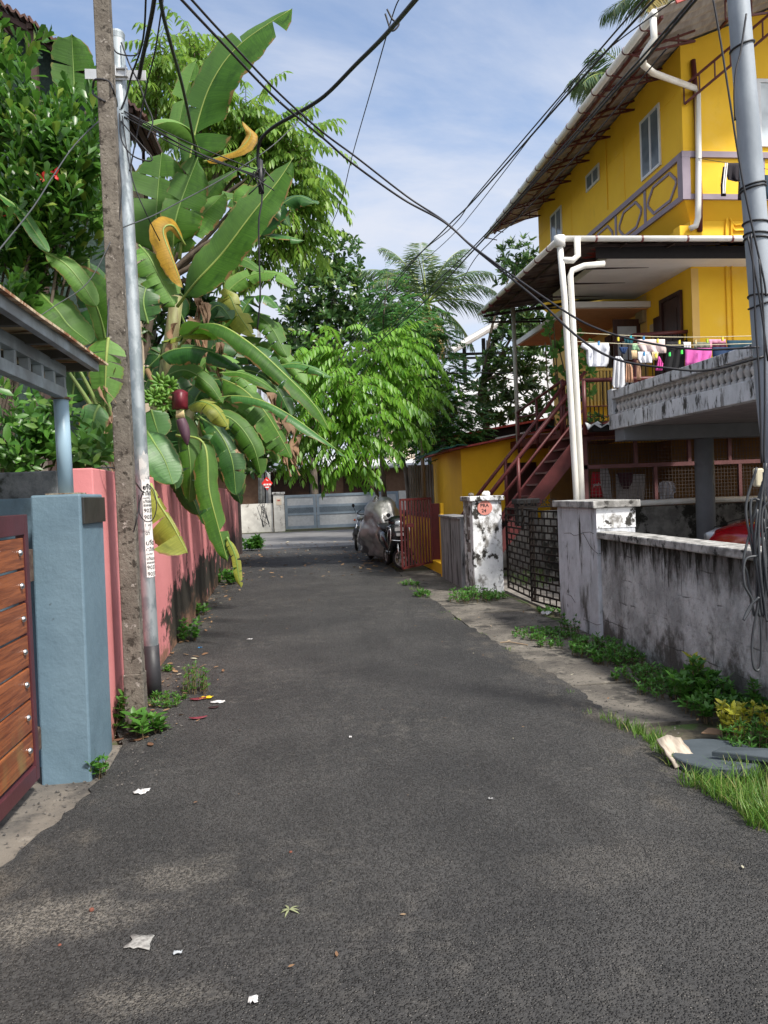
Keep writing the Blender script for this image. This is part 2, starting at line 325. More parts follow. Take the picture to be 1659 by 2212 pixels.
GRNY = leafmat('banana leaf yellowing', (.16,.20,.025), (.22,.24,.035), None, .3, .45, True)
YLEAF = leafmat('yellow banana leaf', (.27,.16,.014), (.36,.21,.022), None, .3, .55, True)
DRY = leafmat('dry banana leaf', (.16,.085,.045), (.26,.17,.105), None, .15, .8, True)
RIBG = mat('leaf midrib', (.16,.26,.06), .5, col2=(.12,.2,.045), local=True)
RIBY = mat('yellow midrib', (.24,.31,.07), .5, local=True)
# ================================================================ the ground
def sheet(name, poly, z, m, thick=.05):
    return obj(name, MB().prism([(x, y, z-thick) for x, y in poly], (0, 0, thick)), m, kind='structure')
sheet('ground', [(-400,-400),(400,-400),(400,900),(-400,900)], -.03, EARTH, .3)
def edge(x0, y0, x1, y1, n, a):
    return [(x0+(x1-x0)*i/n+random.uniform(-a, a), y0+(y1-y0)*i/n) for i in range(n+1)]
redge = edge(2.0,-7,2.06,3,20,.02)+edge(2.06,3.1,2.16,5.8,40,.03)+edge(2.15,5.9,2.0,8.9,40,.03)+edge(1.99,9,2.06,15,50,.03)+edge(2.08,15.2,2.5,24,30,.05)
ledge = edge(-1.5,24,-1.36,7,40,.02)+[(-1.30,5.6),(-1.16,5.2),(-1.14,4.62)]+edge(-1.15,4.5,-1.32,3.55,14,.025)+edge(-1.36,3.45,-1.75,2.9,8,.03)+[(-2.2,2.7),(-4,2.6),(-4,-7)]
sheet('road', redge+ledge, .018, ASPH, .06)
k = NT('far asphalt'); p = k.pos()
c = k.mix(k.ramp(k.noise(p, 1.5), .35, .65), (.16,.155,.15), (.11,.107,.104)); FARASPH = k.fin(k.bsdf(c, .8))
sheet('cross_road', [(-60,24),(60,24),(60,35.2),(-60,35.2)], .014, FARASPH, .05)
sheet('far_verge', [(-60,35.2),(60,35.2),(60,60),(-60,60)], .03, EARTH, .08)
sheet('driveway_apron', [(-4,2.62),(-2.2,2.72),(-1.7,2.85),(-1.3,3.4),(-1.1,4.45),(-1.1,5.2),(-1.5,5.3),(-4,5.3)], .006, APRON, .05)
fp = MB(); y = 4.86
while y < 15.2:
    L = random.uniform(.85, 1.25); x0 = 2.0+random.uniform(-.02, .05); x1 = 3.12+random.uniform(-.06, .06)
    if y < 6: x1 = 2.85
    tl = random.uniform(-.012, .012)
    fp.hexa([(x0,y,-.06),(x1,y,-.06),(x1,y+L-.02,-.06),(x0,y+L-.02,-.06),(x0,y,.004),(x1,y,.006+tl),(x1,y+L-.02,.005+tl),(x0,y+L-.02,.004-tl*.3)])
    y += L
obj('footpath', fp, CONC, kind='structure', bevel=.006)
sheet('house_yard', [(3.3,-2),(16,-2),(16,24),(3.3,24)], .0, PAVE, .04)
# ================================================================ left: gate, pillar, canopy, walls
t = thing('gate_pillar', 'blue grey gate pillar with a small black name plate beside the plank gate', 'gate pillar', (-1.33, 4.85, 0))
obj('shaft', MB().hexa([(-1.48,4.57,-.02),(-1.205,4.57,-.02),(-1.215,5.15,-.02),(-1.48,5.15,-.02),(-1.47,4.585,1.665),(-1.195,4.585,1.665),(-1.205,5.15,1.665),(-1.47,5.15,1.665)]), BLUEP, t, bevel=.012)
a, b = PX(188,1068,-1.2), PX(227,1110,-1.2)
obj('name_plate', MB().box(-1.199,-1.183,4.61,5.12,1.49,1.645), mat('black slate', (.02,.021,.02), .35, col2=(.035,.035,.032)), t, bevel=.003)
obj('wing_wall', MB().box(-2.6,-1.475,4.9,5.1,-.02,1.655), BLUEP, t, bevel=.01)
obj('hinge_plate', MB().box(-1.53,-1.47,4.50,4.60,1.18,1.36).box(-1.52,-1.47,4.50,4.60,.22,.34), mat('rusty iron', (.05,.025,.02), .8, col2=(.10,.07,.05), ns=20), t)
GX = -1.47
t = thing('plank_gate', 'wooden plank gate with steel studs in a maroon frame', 'gate', (GX, 4.5, 0))
zt = PX(89,1109,GX).z; zb = .09; YH = 4.46
fr = MB(); fr.box(GX-.03,GX+.022,YH-.055,YH,zb,zt).box(GX-.03,GX+.022,.6,YH-.055,zt-.11,zt).box(GX-.03,GX+.022,.6,YH-.055,zb,zb+.085).box(GX-.03,GX+.022,.6,.66,zb+.085,zt-.11)
for yy in (1.6, 2.7, 3.7): fr.box(GX-.045,GX-.012,yy,yy+.045,zb+.085,zt-.11)
obj('frame', fr, MAROON, t, bevel=.004)
pl = MB(); z0 = zb+.095; pitch = (zt-.125-z0)/7
for i in range(7): pl.box(GX-.008,GX+.014,.68,YH-.062,z0+i*pitch+.014,z0+(i+1)*pitch)
obj('plank_panel', pl, WOODP, t, bevel=.005)
stud = None
for i in range(7):
    for yy in (YH-.135, YH-.80, YH-1.46):
        zz = z0+(i+.56)*pitch
        if stud is None:
            stud = obj('stud', MB().lathe([(.018,0),(.018,.004),(.016,.012),(.009,.018),(.002,.02)], (0,0,0), 12, (1,0,0)), STEEL, t, True); s0 = stud
        else: stud = s0.copy(); COL.objects.link(stud)
        stud.location = V((GX+.0135, yy, zz))-V((GX, 4.5, 0))
# canopy over the gate
BX = -1.33
t = thing('gate_canopy', 'small rusty roofed canopy on a light blue post over the plank gate', 'canopy', (-1.33, 4.8, 1.66))
ptop = PY(113,862,4.8); pbase = V((-1.33,4.8,1.668)); ptop = V((-1.335,4.8,ptop.z))
obj('post', MB().tube([pbase, ptop], .043, 20), BLUEPOST, t, True)
obj('post_plate', MB().box(-1.42,-1.24,4.70,4.9,1.667,1.675).tube([ptop-V((0,0,.004)), ptop+V((0,0,.008))], .055, 16), mat('plate rust', (.30,.28,.22), .8, col2=(.12,.07,.04), ns=20), t)
z1 = PX(144,866,BX).z; z2 = PX(137,815,BX).z; z3 = PX(137,798,BX).z
lb = MB(); w = .028; yE = 4.82
lb.box(BX-w,BX+w,1.8,yE,z1,z1+.062).box(BX-w,BX+w,1.8,yE,z3-.055,z3+.012)
for q in range(11): lb.box(BX-w*.9,BX+w*.9,yE-.035-q*.21,yE-q*.21-.001,z1+.062,z3-.055)
obj('lattice_beam', lb, GALVB, t, bevel=.003)
EX = -1.17; e = PX(207,803,EX); ez = e.z
obj('edge_beam', MB().box(EX-.02,EX+.02,1.8,e.y,ez,ez+.062).box(EX-.045,EX-.02,1.8,e.y,ez+.055,ez+.062), GALVB, t, bevel=.003)
pu = MB()
for q in range(7): pu.box(-3.2,EX-.02,e.y-.05-q*.42,e.y-q*.42-.01,ez+.0,ez+.05)
obj('purlin', pu, mat('purlin dark', (.10,.10,.09), .7), t)
rp = []
for i in range(9):
    yy = 1.5+(e.y+.10-1.5)*i/8; row = []
    for j in range(24):
        xx = -3.3+(EX+.055+3.3)*j/23
        row.append((xx, yy, ez+.068+.012*math.sin(j*2.1)*.5+.16*0+random.uniform(-.003,.003)+.02*(EX-xx)))
    rp.append(row)
obj('roof_sheet', MB().grid(rp), RUST, t, solid=.012)
# pink wall and the rough end wall
def wallseg(x0, y0, x1, y1, th, h, h2=None): 
    h2 = h2 or h; d = V((x1-x0, y1-y0, 0)).normalized(); n = V((-d.y, d.x, 0))*th
    return [(x0,y0,-.05),(x1,y1,-.05),(x1+n.x,y1+n.y,-.05),(x0+n.x,y0+n.y,-.05),(x0,y0,h),(x1,y1,h2),(x1+n.x,y1+n.y,h2),(x0+n.x,y0+n.y,h)]
o = obj('boundary_wall', MB().hexa(wallseg(-1.275,5.22,-1.50,22.3,.2,1.84,1.84)), PINKW, bevel=.008)
tag(o, 'long pink plastered wall with black mould along the left of the lane', 'wall')
o = obj('boundary_wall', MB().hexa([(-7,5.2,-.05),(-1.49,5.2,-.05),(-1.49,5.42,-.05),(-7,5.42,-.05),(-7,5.2,1.80),(-1.49,5.2,1.83),(-1.49,5.42,1.83),(-7,5.42,1.80)]), ROUGHC, bevel=.01)
tag(o, 'rough unpainted grey wall behind the blue gate pillar', 'wall')
o = obj('wall_pillar', MB().box(-1.78,-1.44,22.32,22.7,-.02,1.95).box(-1.81,-1.41,22.29,22.73,1.95,2.02), mat('sooty plaster', (.055,.035,.033), .9, col2=(.025,.02,.02), ns=5, stains=[((.22,.20,.19), 6, (1,1,1), .66, .72, None)]), bevel=.01)
tag(o, 'dark sooty pillar at the far end of the pink wall', 'pillar')
# ---------------------------------------------------------------- left poles
b0 = G(297,1578); tp = PY(221,0,b0.y); d = (tp-b0); tp = b0+d*1.25
def rectpole(b, t, w0, w1, d0, d1):
    r = []
    n = 14
    rows = []
    for i in range(n+1):
        p = b.lerp(t, i/n); w = w0+(w1-w0)*i/n; dd = d0+(d1-d0)*i/n
        rows.append([(p.x-w/2,p.y-dd/2,p.z),(p.x+w/2,p.y-dd/2,p.z),(p.x+w/2,p.y+dd/2,p.z),(p.x-w/2,p.y+dd/2,p.z)])
    m = MB(); m.add([q for r in rows for q in r], [(i*4+k, i*4+(k+1) % 4, (i+1)*4+(k+1) % 4, (i+1)*4+k) for i in range(n) for k in range(4)]+[(3,2,1,0),(n*4,n*4+1,n*4+2,n*4+3)])
    return m
t = thing('utility_pole', 'square weathered concrete utility pole in front of the pink wall', 'utility pole', b0)
POLC_T = tp
obj('shaft', rectpole(b0-V((0,0,.1)), tp, .128, .098, .12, .10), POLEC, t, bevel=.008)
q = b0.lerp(tp, .065); obj('base_band', rectpole(b0-V((0,0,.1)), q, .136, .135, .13, .13), POLEC, t, bevel=.006)
sb = G(333,1508); st = PY(252.5,78,sb.y)
t = thing('utility_pole', 'round galvanised steel pole with pasted paper notices and a black base', 'utility pole', sb)
SR = .060
ax = (st-sb).normalized()
obj('shaft', MB().tube([sb+(st-sb)*(i/10) for i in range(11)], [SR*(1-.06*i/10) for i in range(11)], 24), GALV, t, True)
zb2 = sb+(st-sb)*.082
obj('base_sleeve', MB().tube([sb-ax*.05, zb2], SR+.003, 24), mat('black pole base', (.018,.019,.022), .5, col2=(.03,.03,.035), stains=[((.2,.2,.2), 12, (3,3,.2), .72, .78, None)]), t, True)
obj('cap', MB().tube([st-ax*.03, st+ax*.012, st+ax*.03], [SR*.96, SR*1.05, SR*.9], 24), GALV, t)
cl = st.lerp(sb, .062)
br = MB(); br.box(cl.x-.25,cl.x+.22,cl.y-.068,cl.y-.060,cl.z-.05,cl.z+.03); br.box(cl.x-.02,cl.x+.08,cl.y-.085,cl.y-.060,cl.z-.03,cl.z-.018).box(cl.x-.02,cl.x+.08,cl.y-.085,cl.y-.060,cl.z+.03,cl.z+.042).box(cl.x-.015,cl.x-.005,cl.y-.10,cl.y-.068,cl.z-.035,cl.z+.05).box(cl.x+.065,cl.x+.075,cl.y-.10,cl.y-.068,cl.z-.035,cl.z+.05)
obj('clamp_bracket', br, mat('bracket zinc', (.45,.46,.47), .4, .5), t, bevel=.002)
# pasted notices
PAPER = mat('notice paper', (.72,.71,.70), .85, col2=(.60,.59,.57), ns=14); INK = mat('print ink', (.02,.02,.022), .8)
view = V((-sb.x, -sb.y, 0)).normalized(); side = V((-view.y, view.x, 0))*1
if side.dot(cr) < 0: side = -side
def on_pole(a, h, r): # a from facing the viewer, h along the axis
    return sb+ax*h+(view*math.cos(a)+side*math.sin(a))*r
def pxh(y): # height along the axis at a picture row
    lo, hi = 0.0, 3.0
    for _ in range(40):
        m_ = (lo+hi)/2; q = sb+ax*m_; v = q-V((0,0,CH)); yy = 1106-CF*v.dot(cu)/v.dot(cf)
        if yy > y: lo = m_
        else: hi = m_
    return lo
def patch(a0, a1, y0, y1, r, n=14, torn=0):
    h0, h1 = pxh(y1), pxh(y0); P = []
    for j in range(7):
        P.append([on_pole(a0+(a1-a0)*i/n, h0+(h1-h0)*j/6+(random.uniform(-torn, torn) if j in (0, 6) else 0), r) for i in range(n+1)])
    return MB().grid(P)
FONTC = {}
def text_mesh(s, size, bold=0):
    cu_ = bpy.data.curves.new('txt', 'FONT'); cu_.body = s; cu_.size = size; cu_.offset = bold; cu_.resolution_u = 2
    o = bpy.data.objects.new('txt', cu_); COL.objects.link(o)
    dg = bpy.context.evaluated_depsgraph_get(); dg.update()
    me = bpy.data.meshes.new_from_object(o.evaluated_get(dg))
    vs = [V(v.co) for v in me.vertices]; fs = [tuple(p.vertices) for p in me.polygons]
    bpy.data.objects.remove(o); bpy.data.meshes.remove(me); bpy.data.curves.remove(cu_)
    return vs, fs
def pole_text(mb, s, size, a0, y, r=SR+.0035, bold=.0012):
    vs, fs = text_mesh(s, size*.92, bold*.35*size/.05); h = pxh(y)
    mb.add([on_pole(a0+v.x/r, h+v.y, r) for v in vs], fs)
lines = [  # (text, size m, baseline row)
 [('ഗ്യാസ്', .062, 1058), ('വീട്ടിൽ', .046, 1070), ('വന്ന്', .022, 1078), ('ഗ്യാസ്', .034, 1086), ('ലൈനിൽ', .032, 1094), ('90377', .050, 1107), ('90377', .050, 1121)],
 [('!  W', .03, 1137), ('ഗ    ഗ്യാ', .045, 1155)],
 [('ഗ്യാസ്', .06, 1177), ('വീട്ടിൽ', .045, 1190), ('വന്ന്', .022, 1198), ('ഗ്യാസ്', .036, 1209), ('ലൈനിൽ', .030, 1217), ('90377', .050, 1229), ('90377', .050, 1243)]]
for (y0, y1), a0, ls in zip(((1036,1126),(1127,1162),(1160,1246)), (-.08,-.02,-.05), lines):
    o = obj('paper_notice', patch(a0, 1.9, y0, y1, SR+.0022 + .0006*(y0 == 1160), torn=.004), PAPER, t)
    ink = MB()
    for s, z, y in ls: pole_text(ink, s, z, a0+.10, y, SR+.0045)
    obj('lettering', ink, INK, o)
tornp = patch(-.25, 1.3, 980, 1036, SR+.0022, 14, .03)
obj('paper_scrap', tornp, mat('torn paper', (.50,.49,.47), .9, col2=(.36,.37,.37), ns=18, lo=.45, hi=.55), t)
# ================================================================ right: pillars, walls, gates
cA = G(1026,1281); X0 = cA.x; Y0 = cA.y
t = thing('gate_pillar', 'peeling white gate pillar carrying a round pink house plate', 'gate pillar', (X0+.22, Y0+.3, 0))
zA = PY(1020,1083,Y0).z
obj('shaft', MB().box(X0,X0+.47,Y0,Y0+.62,-.02,zA), WHITEB, t, bevel=.012)
obj('cap', MB().box(X0-.04,X0+.51,Y0-.04,Y0+.66,zA,zA+.075), WHITEB, t, bevel=.012)
pc = PY(1047,1097,Y0)
pla = MB(); pp = [(pc.x+.118*math.cos(2*math.pi*i/20), Y0-.012, pc.z+.112*math.sin(2*math.pi*i/20)) for i in range(20)]
o = obj('house_plate', pla.prism(pp, (0,.0105,0)), mat('pink plate', (.62,.25,.20), .6, col2=(.55,.21,.17)), t)
tx = MB()
for s, dx, dz in (('PRA', -.072, .012), ('24', -.055, -.068)):
    vs, fs = text_mesh(s, .075, .0018); tx.add([(pc.x+dx+v.x, Y0-.0135, pc.z+dz+v.y) for v in vs], fs)
obj('lettering', tx, INK, o)
old = MB()
for zz in (.62, .82, 1.02, 1.2): old.box(X0-.003,X0,Y0+.18,Y0+.40,zz,zz+.15)
obj('faded_notice', old, mat('faded notice', (.10,.055,.045), .9, col2=(.30,.29,.28), ns=9), t)
stp = PY(1046,1052,Y0+.2)
for nm, px_, s_, lb_ in (('stone_lump', 1050, .055, 'white lumpy stone lying on top of the peeling pillar'), ('stone_lump', 1003, .04, 'flat grey stone on the corner of the peeling pillar')):
    m = MB(); c = PY(px_, 1066, Y0+.25); c.z = zA+.075+s_*.6; c.x = min(max(c.x, X0+.05), X0+.42)
    m.lathe([(s_*.9,-s_*.6),(s_*1.3,-s_*.2),(s_*1.15,s_*.25),(s_*.6,s_*.7),(s_*.2,s_*.8)], c, 9)
    m.v = [tuple(V(q)+V((random.uniform(-1,1),random.uniform(-1,1),random.uniform(-.4,.4)))*s_*.25) for q in m.v]
    m.v = [(x, y_, max(z_, zA+.0752)) for x, y_, z_ in m.v]
    tag(obj(nm, m, WHT if s_ > .05 else CONC), lb_, 'stone')
o = obj('boundary_wall', MB().box(X0-.06,X0+.2,Y0+.622,13.95,-.02,1.13).box(X0-.09,X0+.23,Y0+.622,13.95,1.13,1.17), GREYST, bevel=.01)
tag(o, 'short streaked grey wall behind the peeling white pillar', 'wall')
# pillar B
xB, yB = 3.15, 7.68
zB = PX(1285,1098,xB).z
t = thing('gate_pillar', 'large cracked grey white gate pillar at the end of the mouldy wall', 'gate pillar', (3.36, 8.2, 0))
obj('shaft', MB().box(xB,xB+.43,yB,8.85,-.02,zB), WHITEW, t, bevel=.012)
obj('cap', MB().box(xB-.045,xB+.475,yB-.045,8.895,zB,zB+.075), COPING, t, bevel=.01)
obj('sunlit_face', MB().box(xB+.002,xB+.43,yB-.006,yB-.0005,1.15,zB-.003), WHITEB, t)  # whiter layer paints the sunlight on the near face
ck = MB()   # cracks in the plaster: thin dark ribbons
def crack(pts, wd=.006):
    for a_, b_ in zip(pts, pts[1:]): ck.bar(a_, b_, wd, .003)
def crk(seq): crack([PX(x_, y_, xB)-V((.0005,0,0)) for x_, y_ in seq])
crk([(1219,1152),(1232,1151),(1240,1157),(1251,1155),(1261,1150),(1275,1149),(1283,1153)]); crk([(1260,1152),(1268,1166),(1275,1180),(1284,1190),(1292,1196)]); crk([(1262,1338),(1278,1345),(1290,1350),(1299,1348)]); crk([(1226,1284),(1234,1287),(1243,1302)])
obj('crack', ck, mat('crack dark', (.03,.028,.025), .9), t)
# mouldy wall
wx = lambda yy: 3.045+.0185*yy
zW = PX(1294,1159,wx(7.6)).z; zW2 = PX(1600,1205,wx(5.05)).z
zw = (zW+zW2)/2-.01
t = thing('boundary_wall', 'mouldy grey white block wall with a coping right of the lane', 'wall', (3.15, 5, 0))
obj('wall_face', MB().hexa(wallseg(wx(7.675),7.675,wx(-3),-3,.2,zw,zw)), WALLR, t, bevel=.008)
cw = wallseg(wx(7.675)-.045,7.675,wx(-3)-.045,-3,.28,zw+.07,zw+.07); cw = [(a_,b_,(zw if i < 4 else c_)) for i, (a_,b_,c_) in enumerate(cw)]
obj('coping', MB().hexa(cw), COPING, t, bevel=.012)
# lattice iron gate, two leaves
def lattice(name, p, q, zlo, zhi, nrow, root, rnd):
    p, q = V(p), V(q); m = MB(); L = (q-p).length; d = (q-p)/L; s = .03
    m.bar(p+V((0,0,zlo)), p+V((0,0,zhi)), s); m.bar(q+V((0,0,zlo)), q+V((0,0,zhi)), s)
    for i in range(nrow+1):
        z = zlo+.015+(zhi-zlo-.03)*i/nrow; m.bar(p+d*.015+V((0,0,z)), q-d*.015+V((0,0,z)), .02, .022)
        if i < nrow:
            ncol = 5; off = .5 if i % 2 else 0
            for j in range(ncol+1):
                u = (j+off)/ncol
                if .02 < u < .98:
                    b_ = p+d*(L*u); m.bar(b_+V((0,0,z+.012)), b_+V((0,0,z+(zhi-zlo-.03)/nrow-.012)), .014)
    return obj(name, m, IRON, root)
t = thing('lattice_gate', 'black iron lattice gate between the two whitewashed pillars', 'gate', (3.3, 10.4, 0))
gL, gM, gR = G(1099,1277), G(1158,1306), G(1217,1326)
lattice('leaf', gL, gM+V((0,.02,0)), .05, 1.31, 13, t, 0); lattice('leaf', gM+V((-.06,-.03,0)), gR, .05, 1.30, 13, t, 1)
hb = MB()
for z in (.35, 1.05): hb.bar(V((X0+.44, gL.y+.05, z)), gL+V((0,0,z)), .03, .04)
obj('hinge', hb, IRON, t)
# sign letters on the gate top
sg = MB(); sp = PY(1119,1094,10.6); vs, fs = text_mesh('QUICKSE', .125, .001)
sg.add([(sp.x+.0+v.x*1.12, 10.6, 1.345+v.y) for v in vs], fs); sg.box(sp.x,sp.x+.75,10.59,10.61,1.318,1.335)
sg.box(sp.x+.05,sp.x+.07,10.59,10.61,1.0,1.318).box(sp.x+.68,sp.x+.7,10.59,10.61,1.0,1.318)
o = obj('name_sign', sg, IRON, solid=.01); tag(o, 'black metal letters of a name sign above the lattice gate', 'sign')
mbx = PY(1136,1095,11.3)
t = thing('letter_box', 'black letter box with a ribbed lid on the lattice gate', 'letter box', (mbx.x, 11.3, .95))
obj('box', MB().box(mbx.x-.15,mbx.x+.15,11.2,11.42,1.03,1.36), BLACK, t, bevel=.01); obj('lid', MB().box(mbx.x-.18,mbx.x+.18,11.17,11.45,1.36,1.44), BLACK, t, bevel=.012)
# inside the gate
o = obj('garden_wall', MB().box(3.6,6.2,14.9,15.1,-.02,.95), STONE, bevel=.01); tag(o, 'low rubble stone wall seen through the lattice gate', 'wall')
# ================================================================ yellow compound: kerb, wall and red gate
yx = 2.85
t = thing('boundary_wall', 'amber wall with a maroon top behind the open red gate', 'wall', (yx, 17.5, 0))
obj('wall_face', MB().box(yx,yx+.15,15.35,20.5,-.02,1.06), YELD, t, bevel=.006); obj('coping', MB().box(yx-.03,yx+.18,15.35,20.5,1.06,1.14), REDP, t, bevel=.006)
o = obj('gate_kerb', MB().hexa([(2.80,13.98,-.02),(2.98,13.98,-.02),(2.98,15.34,-.02),(2.80,15.34,-.02),(2.80,13.98,.22),(2.98,13.98,.22),(2.98,15.34,.22),(2.80,15.34,.22)]), YELD, bevel=.01); tag(o, 'yellow raised kerb across the red gate opening', 'kerb')
a = PY(870,1228,14.25); zl, zh = a.z, PY(861,1080,14.25).z; a.z = 0; b = V((2.80,15.3,0)); d = (b-a); L = d.length; d.normalize()
t = thing('bar_gate', 'red gate of vertical bars standing open into the lane', 'gate', (b.x, b.y, 0))
m = MB(); up = V((0,0,1))
m.bar(a+up*zl, b+up*zl, .04, .04); m.bar(a+up*zh, b+up*zh, .04, .04)
for i in range(11):
    q = a+d*(L*i/10); m.bar(q+up*(zl+.02), q+up*(zh-.02), .040 if i in (0,10) else .034, .03)
obj('bars', m, REDP, t)
obj('latch', MB().box(a.x+.1,a.x+.24,a.y-.03,a.y+.03,.95,1.02), REDP, t)
pA_, pB_ = PY(931,1215,15.25), PY(951,1225,14.9)
o = obj('gate_leaf', MB().prism([(2.81,15.31,.2),(2.97,15.25,.2),(2.97,15.25,1.36),(2.81,15.31,1.36)], (.01,.04,0)), REDP, t, bevel=.004)
o = obj('gate_post', MB().box(2.985,3.05,15.2,15.36,0,1.36), YELD, bevel=.004); tag(o, 'narrow yellow post beside the open red gate', 'post')
o = obj('gate_post', MB().box(2.74,2.80,13.955,14.12,0,1.18), YELD, bevel=.004); tag(o, 'narrow yellow post at the end of the streaked grey wall', 'post')
# corrugated sheet
cs = MB(); P = []; a = PY(882,1005,20.6); b = PY(936,1005,20.6)
for i in range(64):
    u = i/63; x = a.x+(b.x-a.x)*u; P.append([(x, 20.6+.025*math.sin(u*2*math.pi*10)+.12*math.sin(u*3), 0), (x, 20.6+.025*math.sin(u*2*math.pi*10)+.12*math.sin(u*3), a.z)])
o = obj('corrugated_sheet', cs.grid(P), TING, solid=.006); tag(o, 'upright corrugated metal sheet beside the amber shed', 'metal sheet')
# amber shed
sY = 17.5; c0 = PY(995,970,sY); cR = PY(1250,918,sY)
t = thing('shed', 'amber painted lean-to shed with a red roof edge', 'shed', (c0.x, sY, 0))
sx = c0.x; sz = c0.z
sl = (cR.z-c0.z)/(cR.x-c0.x)
obj('wall', MB().add([(sx,sY,0),(9,sY,0),(9,21.2,0),(sx,21.2,0),(sx,sY,sz),(9,sY,sz+sl*(9-sx)),(9,21.2,sz+sl*(9-sx)),(sx,21.2,sz)], [(3,2,1,0),(4,5,6,7),(0,1,5,4),(1,2,6,5),(2,3,7,6),(3,0,4,7)]), YELD, t)
P = [[(sx-.35+(9.2-sx+.35)*i/8, yy, sz+.03+sl*((9.2-sx+.35)*i/8-.35)) for yy in (sY-.35, sY+1, 21.5)] for i in range(9)]
obj('roof', MB().grid(P), TINR, t, solid=.04)
fl = PY(1010,966,sY-.37); 
obj('white_flashing', MB().bar((sx+.75,sY-.36,sz+.07+sl*.75),(sx+1.55,sY-.36,sz+.075+sl*1.55),.12,.03), WHT, t)
obj('door', MB().box(5.05,5.75,sY-.02,sY-.004,0,2.2), BROWNW, t)
TARP = mat('green tarpaulin', (.008,.10,.075), .6, col2=(.006,.07,.055), ns=6)
P = [[(sx-.9+.12*i, sY-.5+.5*j, sz+.10-.012*max(0,7-i)**1.5-.05*abs(math.sin(i+j))) for j in range(5)] for i in range(9)]
tag(obj('tarpaulin', MB().grid(P), TARP, solid=.02), 'green tarpaulin hanging off the amber shed roof corner', 'tarpaulin')
a = PY(1180,930,sY-.5); P = [[(a.x+.12*i, sY-.6+.3*j, a.z+.12-.02*(i % 3)-.03*((i+j) % 2)) for j in range(4)] for i in range(8)]
tag(obj('tarpaulin', MB().grid(P), TARP, solid=.02), 'green tarpaulin on the shed roof behind the stairs', 'tarpaulin')
t = thing('shed', 'black sheeted shed behind the amber shed roof', 'shed', (4.2, 22, 0))
e0, e1 = PY(962,950,22), PY(1260,900,22)
obj('wall', MB().prism([(e0.x,22,0),(e1.x+3,22,0),(e1.x+3,22,e1.z+.5),(e0.x,22,e0.z)], (0,3,0)), BLACKC, t)
obj('roof', MB().prism([(e0.x-.2,21.8,e0.z),(e1.x+3,21.8,e1.z+.55),(e1.x+3,21.8,e1.z+.61),(e0.x-.2,21.8,e0.z+.06)], (0,3.4,0)), TINR, t)
# ================================================================ yellow house
HX, HY, HF = 6.88, 12.5, 20.05
H = thing('yellow_house', 'three storey yellow house with tin eaves, terrace and red outside stairs', 'house', (7, 12.5, 0))
ZB, ZT = 6.41, 7.17       # band bottom and top
slope = .40; zroof = lambda x: 8.52+slope*(x-5.65)
def upper():
    m = MB(); xr = 13
    m.add([(HX,HY,ZB),(xr,HY,ZB),(xr,HF,ZB),(HX,HF,ZB),(HX,HY,zroof(HX)),(xr,HY,zroof(xr)),(xr,HF,zroof(xr)),(HX,HF,zroof(HX))], [(3,2,1,0),(0,1,5,4),(1,2,6,5),(2,3,7,6),(3,0,4,7)])
    return m
obj('upper_wall', upper(), YEL, H)
obj('chamfer', MB().hexa([(HX+.2,HY+.2,ZB-.28),(13,HY+.2,ZB-.28),(13,HF-.2,ZB-.28),(HX+.2,HF-.2,ZB-.28),(HX+.002,HY+.002,ZB-.002),(13,HY+.002,ZB-.002),(13,HF-.002,ZB-.002),(HX+.002,HF-.002,ZB-.002)]), YEL, H)
LX, LY = HX+.2, HY+.2
obj('middle_wall', MB().box(LX,13,LY,HF-.2,2.45,ZB-.282), YEL, H)
obj('corner_strip', MB().box(LX-.012,LX+.12,LY-.012,LY-.001,2.7,5.3), YELP, H)
obj('pale_wall', MB().box(LX-.008,LX-.001,14.4,HF-.25,2.7,5.3), YELP, H)
obj('lower_wall', MB().box(7.6,13,14.6,HF-.2,0,2.45), BROWNIN, H)
# mauve trim on the band
tr = MB(); fx = HX-.015; fy = HY-.015
tr.box(fx-.03,HX-.001,fy,HF-2,ZT-.05,ZT+.05); tr.box(fx-.03,13,fy-.03,HY-.001,ZT-.05,ZT+.05)
tr.box(fx-.03,HX-.001,HY-.016,HF-2,ZB-.001,ZB+.09); tr.box(fx-.032,13,fy-.03,HY-.001,ZB-.002,ZB+.088)
tr.box(fx-.028,HX-.001,HY-.03,HY+.13,ZB+.09,ZT-.05); tr.box(fx-.029,HX+.10,fy-.028,HY-.001,ZB+.089,ZT-.051)
for px_, py_ in ((1394,440),(1331,485),(1277,520)):
    q = PX(px_, py_, HX); tr.box(fx,HX-.001,q.y-.045,q.y+.045,ZB+.09,ZT-.05)
xq = PY(1646,380,HY).x; tr.box(xq-.05,xq+.05,fy,HY-.001,ZB+.09,ZT-.05)
obj('trim_band', tr, PURP, H)
def hexframe(y0, y1, z0, z1):
    hx = MB(); c = .22; pts = [(y0+c,z0),(y1-c,z0),(y1,z0+.2),(y1,z1-.2),(y1-c,z1),(y0+c,z1),(y0,z1-.2),(y0,z0+.2)]
    for i in range(8):
        a_, b_ = pts[i], pts[(i+1) % 8]; hx.bar((HX-.012,)+a_, (HX-.012,)+b_, .05, .022, (1,0,0))
    obj('panel_moulding', hx, PURP, H)
ya = [PX(1462,400,HX).y, PX(1401,440,HX).y, PX(1386,445,HX).y, PX(1339,490,HX).y, PX(1324,500,HX).y]
hexframe(ya[0], ya[1], ZB+.16, ZT-.12); hexframe(ya[2], ya[3], ZB+.16, ZT-.12); hexframe(ya[4], ya[4]+(ya[3]-ya[2]), ZB+.16, ZT-.12)
